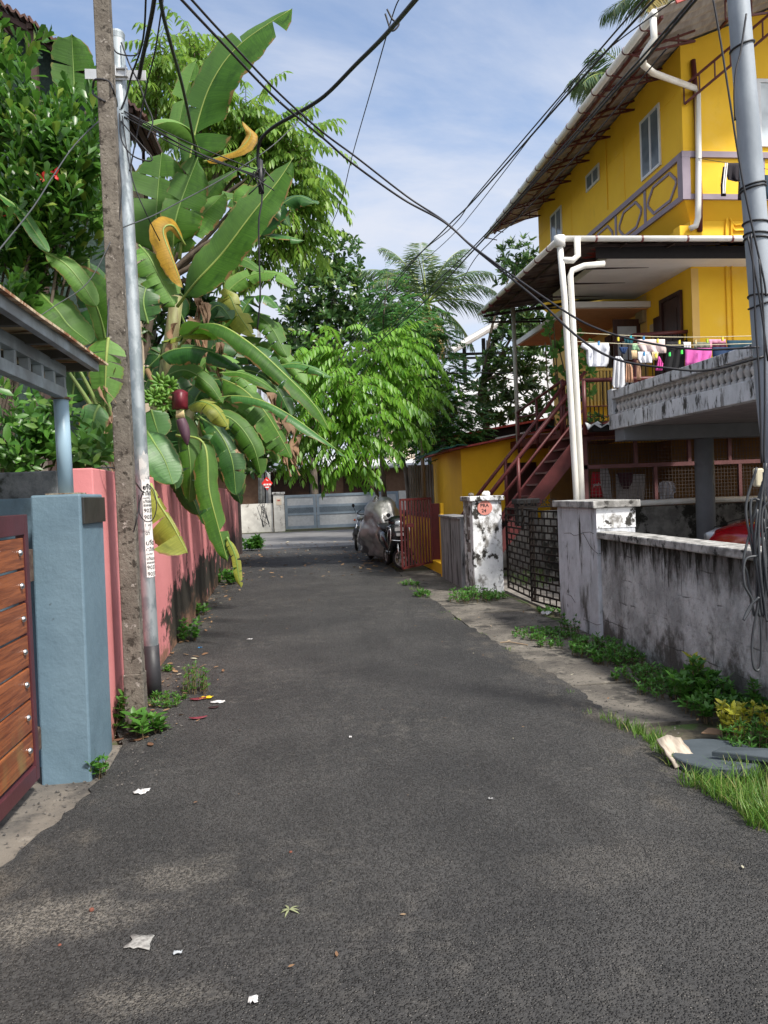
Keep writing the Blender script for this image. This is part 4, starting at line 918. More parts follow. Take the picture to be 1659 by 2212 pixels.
# ---- dark round-leaved tree
DARKG = leafmat('dark waxy leaf', (.028,.08,.016), (.06,.135,.026), (.14,.20,.035), .22, .32)
def whorl_tree(label, trunk, blobs, n, l, w, m, leaves=7, r0_=.14, lo=.6, shape='obov', bm=BARK):
    t = thing('leafy_tree', label, 'tree', trunk[0]); tm = MB()
    k_ = 6*(len(trunk)-1); tm.tube(spline(trunk, 6), [r0_*(1-.5*i/k_) for i in range(k_+1)], 9)
    tree_skeleton(trunk[-1], [b[0] for b in blobs], r0_*.45, tm); obj('trunk', tm, bm, t, True)
    lf = LF(); crown_whorl(lf, blobs, n, l, w, leaves, lo); lf.build('crown', m, t, .3, .2, shape); return t
whorl_tree('dark glossy round leaved tree behind the lime green tree', [(1.2,38.3,-.05),(1.2,38.3,5),(1.4,38,8)],
  [blob(*a) for a in [(695,570,37.5,50),(740,560,38.3,50),(665,630,37.5,60),(720,640,36.7,75),(770,640,37.2,55),(790,700,37.3,50),(690,710,36.8,70),(640,700,37.2,45),(740,740,37,70),(620,730,37.5,40),(660,780,37.5,60),(700,800,37,60)]],
  1000, .36, .16, DARKG, 7, .22)
whorl_tree('dark leaved tree between the white house and the yellow house', [(6.3,24,-.05),(6.3,24,3.4),(6.2,24,5)],
  [blob(*a) for a in [(1120,555,24.5,42),(1150,590,24.5,45),(1100,600,24,30),(1130,680,23.8,50),(1085,690,24,38),(1150,720,24,45),(1100,750,23.6,45),(1060,790,23.6,32),(1150,790,24,45),(1110,820,23.8,45),(1050,850,23.6,32),(1085,880,23.6,38),(1140,870,24,45),(1035,900,23.8,25)]],
  640, .25, .085, leafmat('dark lance leaf', (.028,.075,.018), (.06,.13,.03), (.12,.19,.04), .22, .35), 8, .16, .5, 'lens')
# ---- dense undergrowth behind the pink wall
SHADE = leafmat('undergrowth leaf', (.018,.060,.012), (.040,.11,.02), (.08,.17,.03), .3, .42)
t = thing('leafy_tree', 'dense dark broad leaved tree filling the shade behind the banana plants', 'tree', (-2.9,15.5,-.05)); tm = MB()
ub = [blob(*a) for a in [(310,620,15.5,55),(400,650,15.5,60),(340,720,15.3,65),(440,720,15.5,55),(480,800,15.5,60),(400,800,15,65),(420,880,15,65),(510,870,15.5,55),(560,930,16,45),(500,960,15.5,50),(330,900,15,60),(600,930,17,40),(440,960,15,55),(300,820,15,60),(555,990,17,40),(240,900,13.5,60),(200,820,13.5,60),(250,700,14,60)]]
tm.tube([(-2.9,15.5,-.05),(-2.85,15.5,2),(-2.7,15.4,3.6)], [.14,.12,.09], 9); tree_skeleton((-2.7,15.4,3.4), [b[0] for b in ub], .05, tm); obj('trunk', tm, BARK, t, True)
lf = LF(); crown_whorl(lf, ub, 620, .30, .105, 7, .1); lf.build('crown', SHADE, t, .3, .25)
# ---- feathery tree
FEATH = leafmat('feathery leaflet', (.035,.13,.028), (.08,.21,.045), (.20,.19,.035), .35, .5)
t = thing('feathery_tree', 'fine feathery leaved tree in front of the coconut palm', 'tree', (2.7,21.5,-.05)); tm = MB()
tm.tube(spline([(2.7,21.5,-.05),(2.6,21.5,2.5),(2.7,21.5,5)], 6), [.10-.005*i for i in range(13)], 8)
fb = [blob(*a) for a in [(838,600,21.5,24),(845,660,21.3,45),(900,710,21,60),(955,745,21.4,40),(870,730,21.6,60),(930,800,21,60),(970,830,21.3,45),(890,860,21.8,55),(950,890,21,65),(1000,915,21,45),(920,950,21,50),(970,960,20.8,50),(1020,935,21,30),(860,960,21.8,45)]]
tree_skeleton((2.7,21.5,5), [b[0] for b in fb], .04, tm); obj('trunk', tm, BARK, t, True)
lf = LF(); tot = sum(b[1].x**2 for b in fb)
for b in fb:
    for _ in range(int(1250*b[1].x**2/tot)):
        p, d = inblob(b, .2); frond(lf, p, V((d.x,d.y,.3))+rv()*.4, .46, 9, .095, .048, .8, None, .35)
lf.build('crown', FEATH, t, .2, .1)
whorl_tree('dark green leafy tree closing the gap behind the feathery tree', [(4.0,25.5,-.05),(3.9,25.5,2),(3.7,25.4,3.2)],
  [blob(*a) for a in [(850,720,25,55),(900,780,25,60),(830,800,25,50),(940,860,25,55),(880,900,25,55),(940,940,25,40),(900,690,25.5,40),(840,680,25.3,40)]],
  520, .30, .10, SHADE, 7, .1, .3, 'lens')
# ---- coconut palms
PALM = leafmat('palm leaflet', (.055,.11,.042), (.10,.165,.065), (.16,.17,.05), .25, .4); PALMD = leafmat('yellowing palm leaflet', (.24,.20,.05), (.34,.24,.07), None, .25, .5)
def palm(label, base, top, fr, L, m=PALM, ll=.75):
    t = thing('coconut_palm', label, 'palm', base); base, top = V(base), V(top)
    obj('trunk', MB().tube([base.lerp(top, i/8)+V((.15*math.sin(i*.5),0,0)) for i in range(9)], [.2-.012*i for i in range(9)], 10), BARK, t, True)
    for (az, el, k_, yl) in fr:
        d = V((math.cos(R(az))*math.cos(R(el)), math.sin(R(az))*math.cos(R(el)), math.sin(R(el)))); n = 26; pts = [top.copy()+V((.15*math.sin(8*.5),0,0))]; cur = d.copy()
        for i in range(n): cur = (cur+V((0,0,-(1.1+.4*random.random())/n*(.4+1.2*i/n)))).normalized(); pts.append(pts[-1]+cur*(L*k_/n))
        f = obj('frond', MB().tube(pts, [.045*(1-.85*i/n) for i in range(n+1)], 5, False), RIBY, t)
        lf = LF(); up = V((0,0,1))
        for i in range(3*n):
            u = (i+.5)/(3*n)
            if u < .12: continue
            j = min(int(u*n), n-1); p = pts[j].lerp(pts[j+1], u*n-j); tt = (pts[j+1]-pts[j]).normalized(); s = tt.cross(up); s = s.normalized() if s.length > .1 else tt.orthogonal().normalized()
            nn = s.cross(tt)
            q = ll*(.45+.9*math.sin(math.pi*min(1,(u*.85+.12))))*random.uniform(.85,1.1)
            for sg_ in (-1, 1):
                dd = tt*.55+s*sg_*.75-V((0,0,.55))*random.uniform(.4,1.2)+nn*.15+rv()*.08
                lf.add(p, dd, nn+s*sg_*.5, q, .05)
        lf.build('leaflets', PALMD if yl else m, f, .25, .28, 'blade')
    return t
pc_ = PY(928,655,30)
palm('coconut palm rising behind the feathery tree', (pc_.x,30.3,-.05), pc_, [(95,82,.9,0),(160,70,1,0),(20,68,1,0),(60,60,1,0),(185,50,1,0),(-5,48,1,0),(215,35,1,0),(-30,30,1,0),(250,55,.9,0),(290,50,.9,0),(130,60,1,0),(345,12,1.05,0),(330,-25,.9,0),(200,8,.9,0),(300,-50,.8,1),(270,-40,.8,1)], 3.0)
pc_ = PY(1472,-5,27)
palm('tall coconut palm with fronds showing over the near end of the tin roof', (pc_.x+.6,27.3,-.05), pc_, [(150,30,1,0),(185,12,1,0),(200,35,.9,0),(215,-5,1,1),(240,-15,1,0),(180,-25,.95,0),(160,60,1,0),(60,50,1,0),(0,40,1,0),(330,20,1,0),(270,10,.8,0),(20,5,1,0),(300,-20,.8,0)], 2.9, ll=.8)
pc_ = PY(1385,190,25)
palm('coconut palm with drooping fronds halfway along the tin roof', (pc_.x+.5,25.3,-.05), pc_, [(175,35,.95,0),(200,20,1,0),(225,10,.9,0),(150,40,.9,0),(190,55,.8,0),(240,30,.8,0),(120,40,1,0),(20,30,1,0),(330,20,1,0),(90,20,1,0)], 2.6, ll=.8)
# ---- big leaved shrub over the rough wall, upper left
SHR = leafmat('shrub leaf', (.030,.10,.014), (.075,.19,.026), (.20,.28,.045), .35, .35)
t = thing('garden_shrub', 'tall dense glossy leaved shrub behind the rough grey wall', 'shrub', (-2.9,6.6,-.05))
sh_b = [blob(*a) for a in [(5,130,7.2,60),(-45,250,7.2,95),(45,255,7.1,62),(110,335,7.0,62),(30,350,7,100),(150,390,7.1,70),(90,450,6.9,90),(190,330,7.3,45),(20,520,7,100),(150,290,7.4,32),(160,500,7.2,70),(200,430,7.4,40),(90,590,7.2,70),(-20,700,7,100),(185,240,7.6,35)]]
tm = MB(); 
for q in range(3): tree_skeleton((-2.9+.1*q,6.6+.1*q,-.05), [b[0] for b in sh_b[q::3]], .035, tm, 6, .008, .15)
obj('stems', tm, BARK, t, True)
lf = LF(); tot = sum(b[1].x**2 for b in sh_b)
for b in sh_b:
    for _ in range(int(400*b[1].x**2/tot)):
        p, d = inblob(b, .25); s = (V((d.x*.5,d.y*.5-.15,.8))+rv()*.25).normalized(); 
        for q in range(5):  # leaves spiral up a shoot
            whorl(lf, p+s*.065*q, s, 3, .168*(1-.1*q), .074*(1-.08*q), .95-.13*q, .2)
lf.build('foliage', SHR, t, .35, .15, 'obov')
# red hibiscus-like blooms inside it
fl_ = MB()
for px_, py_ in ((95,385),(122,378),(22,462)):
    c = PY(px_, py_, 6.7); 
    for k_ in range(5): an = k_*1.256; e = V((math.cos(an)*.05, -.02, math.sin(an)*.05)); fl_.add([c, c+e*.7+V((.02,-.01,0)), c+e*1.2, c+e*.7-V((.02,.01,0))], [(0,1,2,3)])
obj('flower', fl_, mat('red petal', (.55,.03,.03), .6), t)
LOWG = leafmat('low bush leaf', (.04,.13,.02), (.10,.24,.035), (.12,.22,.04), .35, .38)
t = thing('garden_shrub', 'low leafy bush showing just above the rough grey wall', 'shrub', (-2.5,5.9,-.05)); lf = LF()
lb_ = [blob(*a) for a in [(20,905,6,60),(90,920,5.9,50),(40,960,5.9,60),(140,950,5.9,45),(200,980,6,40),(100,985,5.9,50),(10,1000,5.8,50),(190,1000,5.8,40)]]
tm = tree_skeleton((-2.5,5.9,-.05), [b[0] for b in lb_], .02, None, 5, .006, .1); obj('stems', tm, TWIG, t)
for b in lb_:
    for _ in range(14):
        p, d = inblob(b, .2); s = (V((d.x*.8,d.y*.8-.2,.5))+rv()*.3).normalized()
        for q in range(3): whorl(lf, p+s*.06*q, s, 3, .12, .05, .95, .2)
lf.build('foliage', LOWG, t, .3, .2)
# ================================================================ banana plants
def banana_leaf(parent, pts, wpx, m=GRN, normal=(.25,-.75,.6), fold=(.15,.15), droop=(.5,.5), pet=.12, torn=0, wl=1, wr=1, rib=RIBG, prof='full', twist=0, rw=.016, seed=0):
    """pts: (px, py, Y) down the midrib from the stem to the tip; wpx: full width in picture pixels"""
    rs = random.Random(hash((seed, pts[0][0], pts[-1][1])) & 0xffff)
    C = spline([PY(*p) for p in pts], 14); n = len(C)-1
    cum = [0]
    for i in range(n): cum.append(cum[-1]+(C[i+1]-C[i]).length)
    Ltot = cum[-1]; mid = PY(*pts[len(pts)//2]); dep = (mid-V((0,0,CH))).dot(cf); Wm = wpx*dep/CF*.5
    def at(u):
        s = u*Ltot; i = 0
        while i < n-1 and cum[i+1] < s: i += 1
        k_ = (s-cum[i])/max(1e-6, cum[i+1]-cum[i]); p = C[i].lerp(C[i+1], min(1, max(0, k_)))
        t_ = (C[min(i+2, n)]-C[max(i-1, 0)]).normalized(); return p, t_
    N0 = V(normal).normalized()
    def width(u):
        v = (u-pet)/(1-pet); v = min(1, max(0, v))
        a = math.sqrt(max(0, 1-(1-min(v/.22, 1))**2)); b = max(0, 1-max(0, (v-.5)/.5)**(2.4 if prof == 'full' else 1.3))**.6
        return max(.02, a*b)
    rb = MB(); rb.tube([at(i/30)[0] for i in range(31)], [rw*(1-.85*i/30) for i in range(31)], 6)
    bl = MB(); ui = pet
    for sd, fo, dr, ws in ((-1, fold[0], droop[0], wl), (1, fold[1], droop[1], wr)):
        if ws <= 0: continue
        cuts = [pet]
        if torn:
            while cuts[-1] < .97: cuts.append(min(1, cuts[-1]+rs.uniform(.3, 1.6)/torn*(1-pet)))
        else: cuts.append(1)
        if cuts[-1] < 1: cuts[-1] = 1
        for a_, b_ in zip(cuts, cuts[1:]):
            ns = max(2, int((b_-a_)*34)); P, U = [], []; da = rs.uniform(-.45, .45) if torn else 0; db = rs.uniform(-.2, .6) if torn else 0; gp = rs.uniform(.04, .22) if torn else 0
            sl = rs.uniform(-.06, .06) if torn else 0; wk = rs.uniform(.8, 1.05) if torn else 1
            for i in range(ns+1):
                u = a_+(b_-a_)*i/ns; p, t_ = at(u); N = N0-t_*N0.dot(t_); N = N.normalized() if N.length > .05 else t_.orthogonal().normalized()
                if twist: N = Matrix.Rotation(twist*u, 3, t_) @ N
                B = t_.cross(N)*sd; w = Wm*ws*width(u)*wk*(1+.03*math.sin(u*70+sd)); row, ur = [], []; q = p+N*rw*.3*(1-u); mm = 6
                uc = (a_+b_)/2
                for j in range(mm+1):
                    s = j/mm
                    if j:
                        ang = fo-(dr+db)*(s-.5/mm)+da*s; ang = max(-1.9, min(1.4, ang)); q = q+(B*math.cos(ang)+N*math.sin(ang))*(w/mm)
                    off = t_*((uc-u)*gp*s*Ltot+sl*s*Ltot*.4+w*s*.10)
                    rip = N*(.006*math.sin(u*Ltot*17+sd*2+seed)+.008*math.sin(u*Ltot*6.3+sd+seed))*s*s
                    row.append(q+off+rip); ur.append((u*Ltot, s*sd))
                P.append(row); U.append(ur)
            bl.grid(P, U)
    o = obj('leaf', bl, m, parent, True); obj('midrib', rb, rib, o, True); return o
def banana(label, base, top, r=.11):
    t = thing('banana_plant', label, 'banana plant', base); base, top = V(base), V(top)
    m = MB(); m.tube([base.lerp(top, i/8)+V((.02*math.sin(i*1.3),0,0)) for i in range(9)], [r*(1.12-.06*i) for i in range(9)], 12)
    obj('stem', m, PSEUDO, t, True); return t
def skirt(parent, pts, n, w, ln, m=DRY):
    """hanging dry leaf remains"""
    b = MB()
    for _ in range(n):
        px_, py_, Y_ = random.choice(pts); p = PY(px_+random.uniform(-6,6), py_+random.uniform(-6,6), Y_); P = []; a_ = random.uniform(0,3); L_ = ln*random.uniform(.6,1.2)
        for i in range(7):
            u = i/6; ww = w*(1-.6*u)*(.6+.5*math.sin(i*2+a_)); c = p+V((.04*math.sin(a_+i), -.04*math.cos(a_+i*.9), -L_*u)); s = V((math.cos(a_+.5*i), math.sin(a_+.5*i), 0))
            P.append([c-s*ww/2, c+V((0,-.02,0)), c+s*ww/2])
        b.grid(P)
    return obj('dry_leaf', b, m, parent, True)
UPN = (.35,-.55,.75); FRN = (.15,-.95,.25)
# plant nearest the far end (its leaves reach furthest over the lane)
b1 = banana('tall banana plant with huge upright top leaf and yellow leaves behind the poles', (-2.15,9.6,-.05), PY(385,640,9.4), .12)
banana_leaf(b1, [(388,560,9.4),(405,380,9.3),(428,262,9.3),(462,170,9.2),(520,95,9.1),(628,20,9.0)], 134, GRN, (-.45,-.85,.25), (.15,.1), (.3,.5), .30, 1.9, .75, 1.2, RIBY, rw=.022)
banana_leaf(b1, [(380,520,9.9),(384,300,9.9),(402,200,9.9),(425,128,9.9)], 62, GRNL, (-.5,-.85,.1), (.2,.2), (.2,.2), .45, 2, 1, 1, RIBG)
banana_leaf(b1, [(432,330,9.2),(405,278,9.0),(360,258,8.8),(306,268,8.7)], 62, GRNL, (.1,-.5,.85), (.1,.1), (.6,1.7), .08, 0, .7, 1.5, RIBG, 'full')
banana_leaf(b1, [(338,560,9.6),(337,480,9.5),(341,410,9.5),(349,330,9.5)], 128, GRN, FRN, (.1,.1), (.3,.3), .05, 2, 1, 1, RIBG)
banana_leaf(b1, [(372,560,9.3),(378,480,9.2),(400,410,9.2),(428,340,9.2)], 100, GRN, FRN, (.2,.1), (.4,.3), .1, 2.2, .7, 1.1, RIBG)
banana_leaf(b1, [(372,560,9.5),(395,510,9.4),(440,462,9.4),(484,418,9.4)], 84, GRNL, (0,-.8,.6), (.1,.1), (.3,.6), .1, 2, .9, 1.1, RIBG)
banana_leaf(b1, [(430,445,9.8),(470,395,9.8),(520,366,9.7),(575,362,9.7)], 58, GRNL, (.1,-.6,.8), (.1,.1), (.5,.8), .1, 2)
banana_leaf(b1, [(383,662,8.9),(425,608,8.6),(480,548,8.5),(540,468,8.4),(600,392,8.4),(634,340,8.4)], 120, GRN, (-.25,-.95,.15), (.25,.15), (.3,.45), .05, 1.3, .75, 1.0, RIBY, rw=.02)
banana_leaf(b1, [(545,495,8.7),(540,440,8.65),(530,420,8.6),(515,455,8.6)], 70, GRNL, (-.2,-.9,.3), (.1,.1), (.3,.3), .1, 0, .9, .8)
banana_leaf(b1, [(400,530,9.2),(373,488,9.0),(352,500,8.9),(372,560,8.85),(395,622,8.85)], 50, YLEAF, (.5,-.8,.2), (-.3,-.2), (.7,.6), .06, 0, .5, 1.2, RIBY)
banana_leaf(b1, [(440,350,9.2),(480,338,9.1),(520,320,9.0),(541,290,9.0),(524,262,9.0)], 42, YLEAF, (0,-.6,.8), (.3,.1), (.8,1.2), .05, 0, .6, 1, RIBY)
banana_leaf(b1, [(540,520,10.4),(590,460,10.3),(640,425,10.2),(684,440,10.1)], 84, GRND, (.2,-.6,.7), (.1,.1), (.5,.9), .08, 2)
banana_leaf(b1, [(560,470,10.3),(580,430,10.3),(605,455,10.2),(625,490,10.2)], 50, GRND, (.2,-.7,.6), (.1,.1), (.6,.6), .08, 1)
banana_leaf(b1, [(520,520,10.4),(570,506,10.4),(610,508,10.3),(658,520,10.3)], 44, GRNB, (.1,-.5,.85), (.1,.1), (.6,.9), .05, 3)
banana_leaf(b1, [(300,530,9.0),(322,555,8.9),(345,600,8.9),(378,662,8.9)], 84, GRNL, (.3,-.85,.4), (.1,.1), (.5,.5), .05, 7)
b2 = banana('banana plant with long arching leaf reaching over the lane and hanging torn leaves', (-2.0,12.2,-.05), PY(470,760,11.6), .11)
banana_leaf(b2, [(470,760,11.4),(490,640,11.2),(512,675,11.1),(548,728,11.0)], 70, GRNY, FRN, (0,0), (.4,.4), .3, 6, .6, 1)
banana_leaf(b2, [(500,720,12),(540,650,12),(575,640,11.9),(606,672,11.9)], 60, GRNB, UPN, (0,0), (.6,.7), .25, 8)
banana_leaf(b2, [(380,760,9.2),(420,712,8.6),(470,702,8.1),(540,742,7.9),(612,806,7.8),(680,876,7.7),(716,938,7.7)], 88, GRN, (.55,-.35,.8), (.1,-.1), (.5,.7), .14, 1.6, 1.0, 1.0, RIBY, rw=.02)
banana_leaf(b2, [(310,806,8.6),(360,762,8.4),(420,752,8.3),(475,768,8.2),(526,800,8.2)], 70, GRND, (.25,-.55,.75), (0,0), (.7,1.0), .12, 3, .7, 1.2, RIBG)
banana_leaf(b2, [(350,740,8.8),(400,726,8.7),(440,722,8.6),(465,730,8.6)], 50, GRNY, (.2,-.3,.95), (.2,0), (.5,.6), .05, 3)
banana_leaf(b2, [(440,868,9.6),(500,856,9.2),(560,864,9.0),(620,893,8.9),(690,942,8.8),(744,984,8.8)], 42, GRNB, (.35,-.1,.95), (.1,-.3), (.5,1.0), .04, 4, .7, 1.1, RIBY)
banana_leaf(b2, [(462,812,10.4),(520,838,10.2),(566,882,10.1),(600,934,10.1),(632,994,10.1)], 92, GRN, (.5,-.8,.35), (0,0), (.4,.4), .1, 7, .55, 1.1, RIBY)
banana_leaf(b2, [(475,806,10),(520,806,9.9),(560,822,9.8),(600,848,9.8)], 36, GRN, (.3,-.5,.8), (.1,.1), (.5,.9), .03, 0)
banana_leaf(b2, [(600,790,11.6),(640,786,11.5),(680,796,11.4),(716,814,11.4)], 34, GRNB, (.1,-.5,.85), (.1,0), (.5,.9), .05, 2)
banana_leaf(b2, [(560,870,10.8),(580,905,10.6),(600,950,10.5),(612,985,10.5)], 60, DRY, FRN, (0,0), (.8,.9), .05, 6, 1, 1, TWIG)
skirt(b2, [(585,850,10.6),(600,870,10.6),(612,900,10.6)], 9, .16, .7)
skirt(b2, [(425,650,10.6),(440,660,10.6)], 8, .15, .8)
skirt(b2, [(490,985,10.8),(505,980,10.8)], 8, .16, .45)
b3 = banana('banana plant carrying a green fruit bunch and a purple flower bud', (-2.0,8.3,-.05), PY(300,790,8.2), .115)
banana_leaf(b3, [(400,885,8.8),(430,868,8.7),(465,882,8.6),(495,925,8.6)], 62, GRNY, (.1,-.6,.8), (0,0), (.6,.9), .05, 3, .8, 1)
banana_leaf(b3, [(316,930,7.9),(335,960,7.8),(356,995,7.75),(374,1046,7.7)], 96, GRNB, (.35,-.85,.4), (.15,.1), (.3,.3), .02, 0, .7, 1)
banana_leaf(b3, [(326,885,8.2),(335,915,8.2),(345,945,8.2)], 66, GRNB, FRN, (.1,.1), (.3,.3), .02, 0)
banana_leaf(b3, [(380,895,8.9),(386,940,8.9),(388,980,8.9),(390,1020,8.9)], 62, GRND, FRN, (0,0), (.2,.2), .02, 8)
banana_leaf(b3, [(380,940,8.4),(440,958,8.3),(452,1060,8.2),(472,1140,8.2),(492,1214,8.2)], 72, GRN, (.55,-.8,.15), (0,0), (.45,.35), .16, 2, .75, 1, RIBY)
banana_leaf(b3, [(490,1160,8.2),(508,1200,8.2),(514,1235,8.2),(520,1268,8.2)], 22, GRNY, FRN, (.3,.3), (.8,.8), .02, 3)
banana_leaf(b3, [(365,1000,8.9),(392,1035,8.8),(415,1075,8.8),(430,1112,8.8)], 58, GRND, (.3,-.9,.1), (0,0), (.6,.6), .02, 0)
banana_leaf(b3, [(395,1010,9.4),(430,1060,9.3),(448,1105,9.3),(453,1142,9.3)], 52, GRND, (.3,-.9,.1), (0,0), (.5,.5), .02, 2)
banana_leaf(b3, [(470,1012,9.8),(492,1022,9.7),(512,1036,9.7),(530,1045,9.7)], 52, GRN, FRN, (-.6,-.6), (.5,.5), .02, 3, .5, 1.2)
banana_leaf(b3, [(455,905,10.2),(500,930,10),(535,965,9.9),(562,1006,9.9)], 34, GRND, (.3,-.6,.6), (.1,.1), (.4,.5), .02, 0)
banana_leaf(b3, [(430,945,9.6),(470,960,9.6),(500,1000,9.5),(515,1010,9.5)], 46, GRNB, FRN, (0,0), (.4,.5), .02, 4)
banana_leaf(b3, [(325,1045,7.0),(342,1085,6.95),(370,1130,6.9),(406,1196,6.85)], 132, GRNY, (.2,-.95,.2), (0,0), (.12,.1), .03, 3.2, .12, 1, RIBY)
banana_leaf(b3, [(420,1080,9.6),(440,1000,9.6),(450,940,9.8)], 50, GRND, FRN, (0,0), (.3,.3), .02, 5)
banana_leaf(b3, [(320,700,8.8),(310,650,8.8),(322,600,8.9)], 70, GRND, FRN, (0,0), (.3,.3), .02, 4)
# more banana foliage low behind the pink wall: fills the shade
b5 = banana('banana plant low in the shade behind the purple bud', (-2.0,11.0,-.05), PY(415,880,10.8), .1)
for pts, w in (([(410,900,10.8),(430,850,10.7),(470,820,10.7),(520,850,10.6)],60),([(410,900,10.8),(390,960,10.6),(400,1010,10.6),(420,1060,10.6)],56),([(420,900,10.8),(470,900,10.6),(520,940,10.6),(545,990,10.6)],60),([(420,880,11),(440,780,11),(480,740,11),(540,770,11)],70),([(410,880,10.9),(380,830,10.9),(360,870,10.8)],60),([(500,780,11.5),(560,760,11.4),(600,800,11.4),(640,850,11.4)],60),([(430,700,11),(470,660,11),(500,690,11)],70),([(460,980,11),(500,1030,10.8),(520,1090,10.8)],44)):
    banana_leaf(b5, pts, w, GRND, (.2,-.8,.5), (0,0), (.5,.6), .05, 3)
for pr_, m_, w_, t_, pts in ((b3,GRN,62,2,[(395,880,8.5),(405,950,8.4),(412,1020,8.35),(408,1085,8.35)]),(b5,GRND,60,3,[(430,900,9.5),(470,930,9.3),(500,990,9.2),(510,1070,9.2)]),(b5,GRN,56,4,[(440,890,10),(500,905,9.9),(545,960,9.8),(565,1030,9.8)]),(b3,GRND,50,2,[(350,960,8),(370,1010,7.9),(380,1060,7.9)]),(b2,GRNL,50,5,[(460,860,10.5),(520,880,10.4),(570,930,10.3),(600,1000,10.3)]),(b2,GRN,60,5,[(440,760,12.5),(500,700,12.4),(560,690,12.3),(620,720,12.2)]),(b2,GRNL,56,4,[(440,780,12.5),(520,740,12.3),(600,760,12.2),(660,830,12)]),(b2,GRND,60,5,[(450,820,12.5),(530,800,12.4),(590,830,12.3),(630,900,12.2)]),(b2,GRN,62,5,[(440,860,12),(500,870,11.9),(560,920,11.8),(590,990,11.8)]),(b5,GRN,56,4,[(420,900,11.5),(460,930,11.4),(500,1000,11.3),(520,1070,11.3)]),(b1,GRN,60,3,[(430,640,11.5),(470,580,11.4),(520,560,11.3),(570,590,11.2)]),(b1,GRNL,60,4,[(410,640,11),(440,560,11),(480,530,10.9),(520,560,10.8)]),(b1,GRND,70,4,[(400,700,10.5),(370,640,10.4),(330,640,10.3),(300,690,10.2)]),(b3,GRND,64,4,[(330,770,9.6),(350,750,9.5),(330,800,9.4),(300,860,9.4)]),(b2,GRNL,50,4,[(480,640,12),(530,600,12),(590,590,11.9),(640,620,11.8)]),(b2,GRN,64,6,[(470,720,12.2),(520,670,12.1),(580,700,12),(620,770,11.9)]),(b5,GRNL,54,6,[(420,820,10.5),(450,780,10.4),(500,790,10.3),(550,850,10.2)]),(b1,GRN,66,3,[(395,640,9.8),(350,590,9.7),(315,600,9.6),(290,650,9.6)]),(b2,DRY,50,6,[(480,960,11),(500,985,10.9),(515,1020,10.9)]),(b3,GRN,50,3,[(345,820,8.9),(400,800,8.8),(450,830,8.7),(480,870,8.7)]),(b1,GRN,70,3,[(430,470,10.4),(470,430,10.4),(520,440,10.3),(560,500,10.2)])):
    banana_leaf(pr_, pts, w_, m_, (random.uniform(-.2,.4),-.7,.6), (.1,.1), (random.uniform(.4,.7),random.uniform(.5,.9)), .05, t_)
# fruit bunch and bud of b3
fb_ = MB(); stalk = spline([PY(318,800,8.15), PY(335,835,7.95), PY(352,868,7.85), PY(372,860,7.75), PY(386,890,7.72)], 6)
obj('bunch_stalk', MB().tube(stalk, [.028-.0004*i for i in range(len(stalk))], 8), mat('stalk', (.20,.13,.06), .7), b3, True)
for row, (px_, py_, n_, s_) in enumerate([(348,828,10,.11),(366,836,12,.12),(340,858,12,.12),(380,868,11,.12),(356,872,12,.11),(328,860,8,.10)]):
    c = PY(px_, py_, 7.8)
    for k_ in range(n_):
        an = math.pi*2*k_/n_; d_ = (cr*math.cos(an)+cu*math.sin(an)*.9-cf*.25).normalized(); u_ = (d_+V((0,0,.45))-cf*.5).normalized()
        fb_.tube([c+d_*.02, c+d_*.05, c+d_*.05+u_*.03, c+d_*.058+u_*.062], [.012,.021,.020,.007], 6)
obj('banana_bunch', fb_, mat('green banana', (.055,.15,.014), .5, col2=(.10,.20,.025), ns=18), b3, True)
bud = spline([PY(390,905,7.7), PY(397,925,7.7), PY(402,945,7.69), PY(405,962,7.69)], 5); nb_ = len(bud)
obj('flower_bud', MB().tube(bud, [.05*math.sin(math.pi*(.30+.68*i/(nb_-1)))+.004 for i in range(nb_)], 12), mat('bud purple', (.062,.028,.048), .55, col2=(.085,.04,.055), ns=9, stretch=(3,3,.4)), b3, True)
pl_ = MB(); c = PY(389,893,7.68)
for k_ in range(8): x_ = (k_-3.5)*.009; pl_.tube([c+cr*x_+V((0,0,.03)), c+cr*x_*1.25-V((0,0,.045))], [.007,.005], 5)
obj('flower_row', pl_, mat('pale flower', (.55,.45,.24), .7), b3, True)
P = []
for i in range(7):
    u = i/6; P.append([PY(372+16*u*0+j*5.6, 848+36*u-7*math.sin(math.pi*j/6)*(1-u), 7.70-.09*math.sin(math.pi*j/6)*math.sin(math.pi*(.15+u*.7))) for j in range(7)])
obj('bract', MB().grid(P), mat('red bract', (.15,.012,.02), .45, col2=(.09,.008,.016)), b3, True, solid=.006)
# plant left of the concrete pole
b4 = banana('banana plant left of the concrete pole with wide shaded leaves', (-2.45,7.9,-.05), PY(225,800,7.7), .12)
banana_leaf(b4, [(85,632,7.0),(122,670,6.9),(150,705,6.9),(196,742,6.85)], 90, GRN, (.2,-.75,.65), (.1,.1), (.3,.5), .02, 0, 1, .9)
banana_leaf(b4, [(232,760,7.4),(222,705,7.3),(205,655,7.2),(176,618,7.1),(138,594,7.0)], 92, GRN, (.3,-.9,.2), (.1,.1), (.35,.35), .05, 0, .45, 1.25)
banana_leaf(b4, [(-5,420,6.6),(40,452,6.6),(75,500,6.6),(105,545,6.6)], 44, GRNB, (.1,-.5,.85), (.1,.2), (.8,.4), .02, 0)
banana_leaf(b4, [(96,545,6.9),(140,570,6.9),(175,610,6.9),(208,662,6.9)], 52, GRNL, (.1,-.6,.75), (.2,0), (.4,.9), .02, 0)
banana_leaf(b4, [(162,300,8.3),(160,190,8.3),(157,120,8.25),(155,72,8.2)], 88, GRN, (.1,-1,.1), (.1,.1), (.2,.3), .4, 2.4, 1, 1.1)
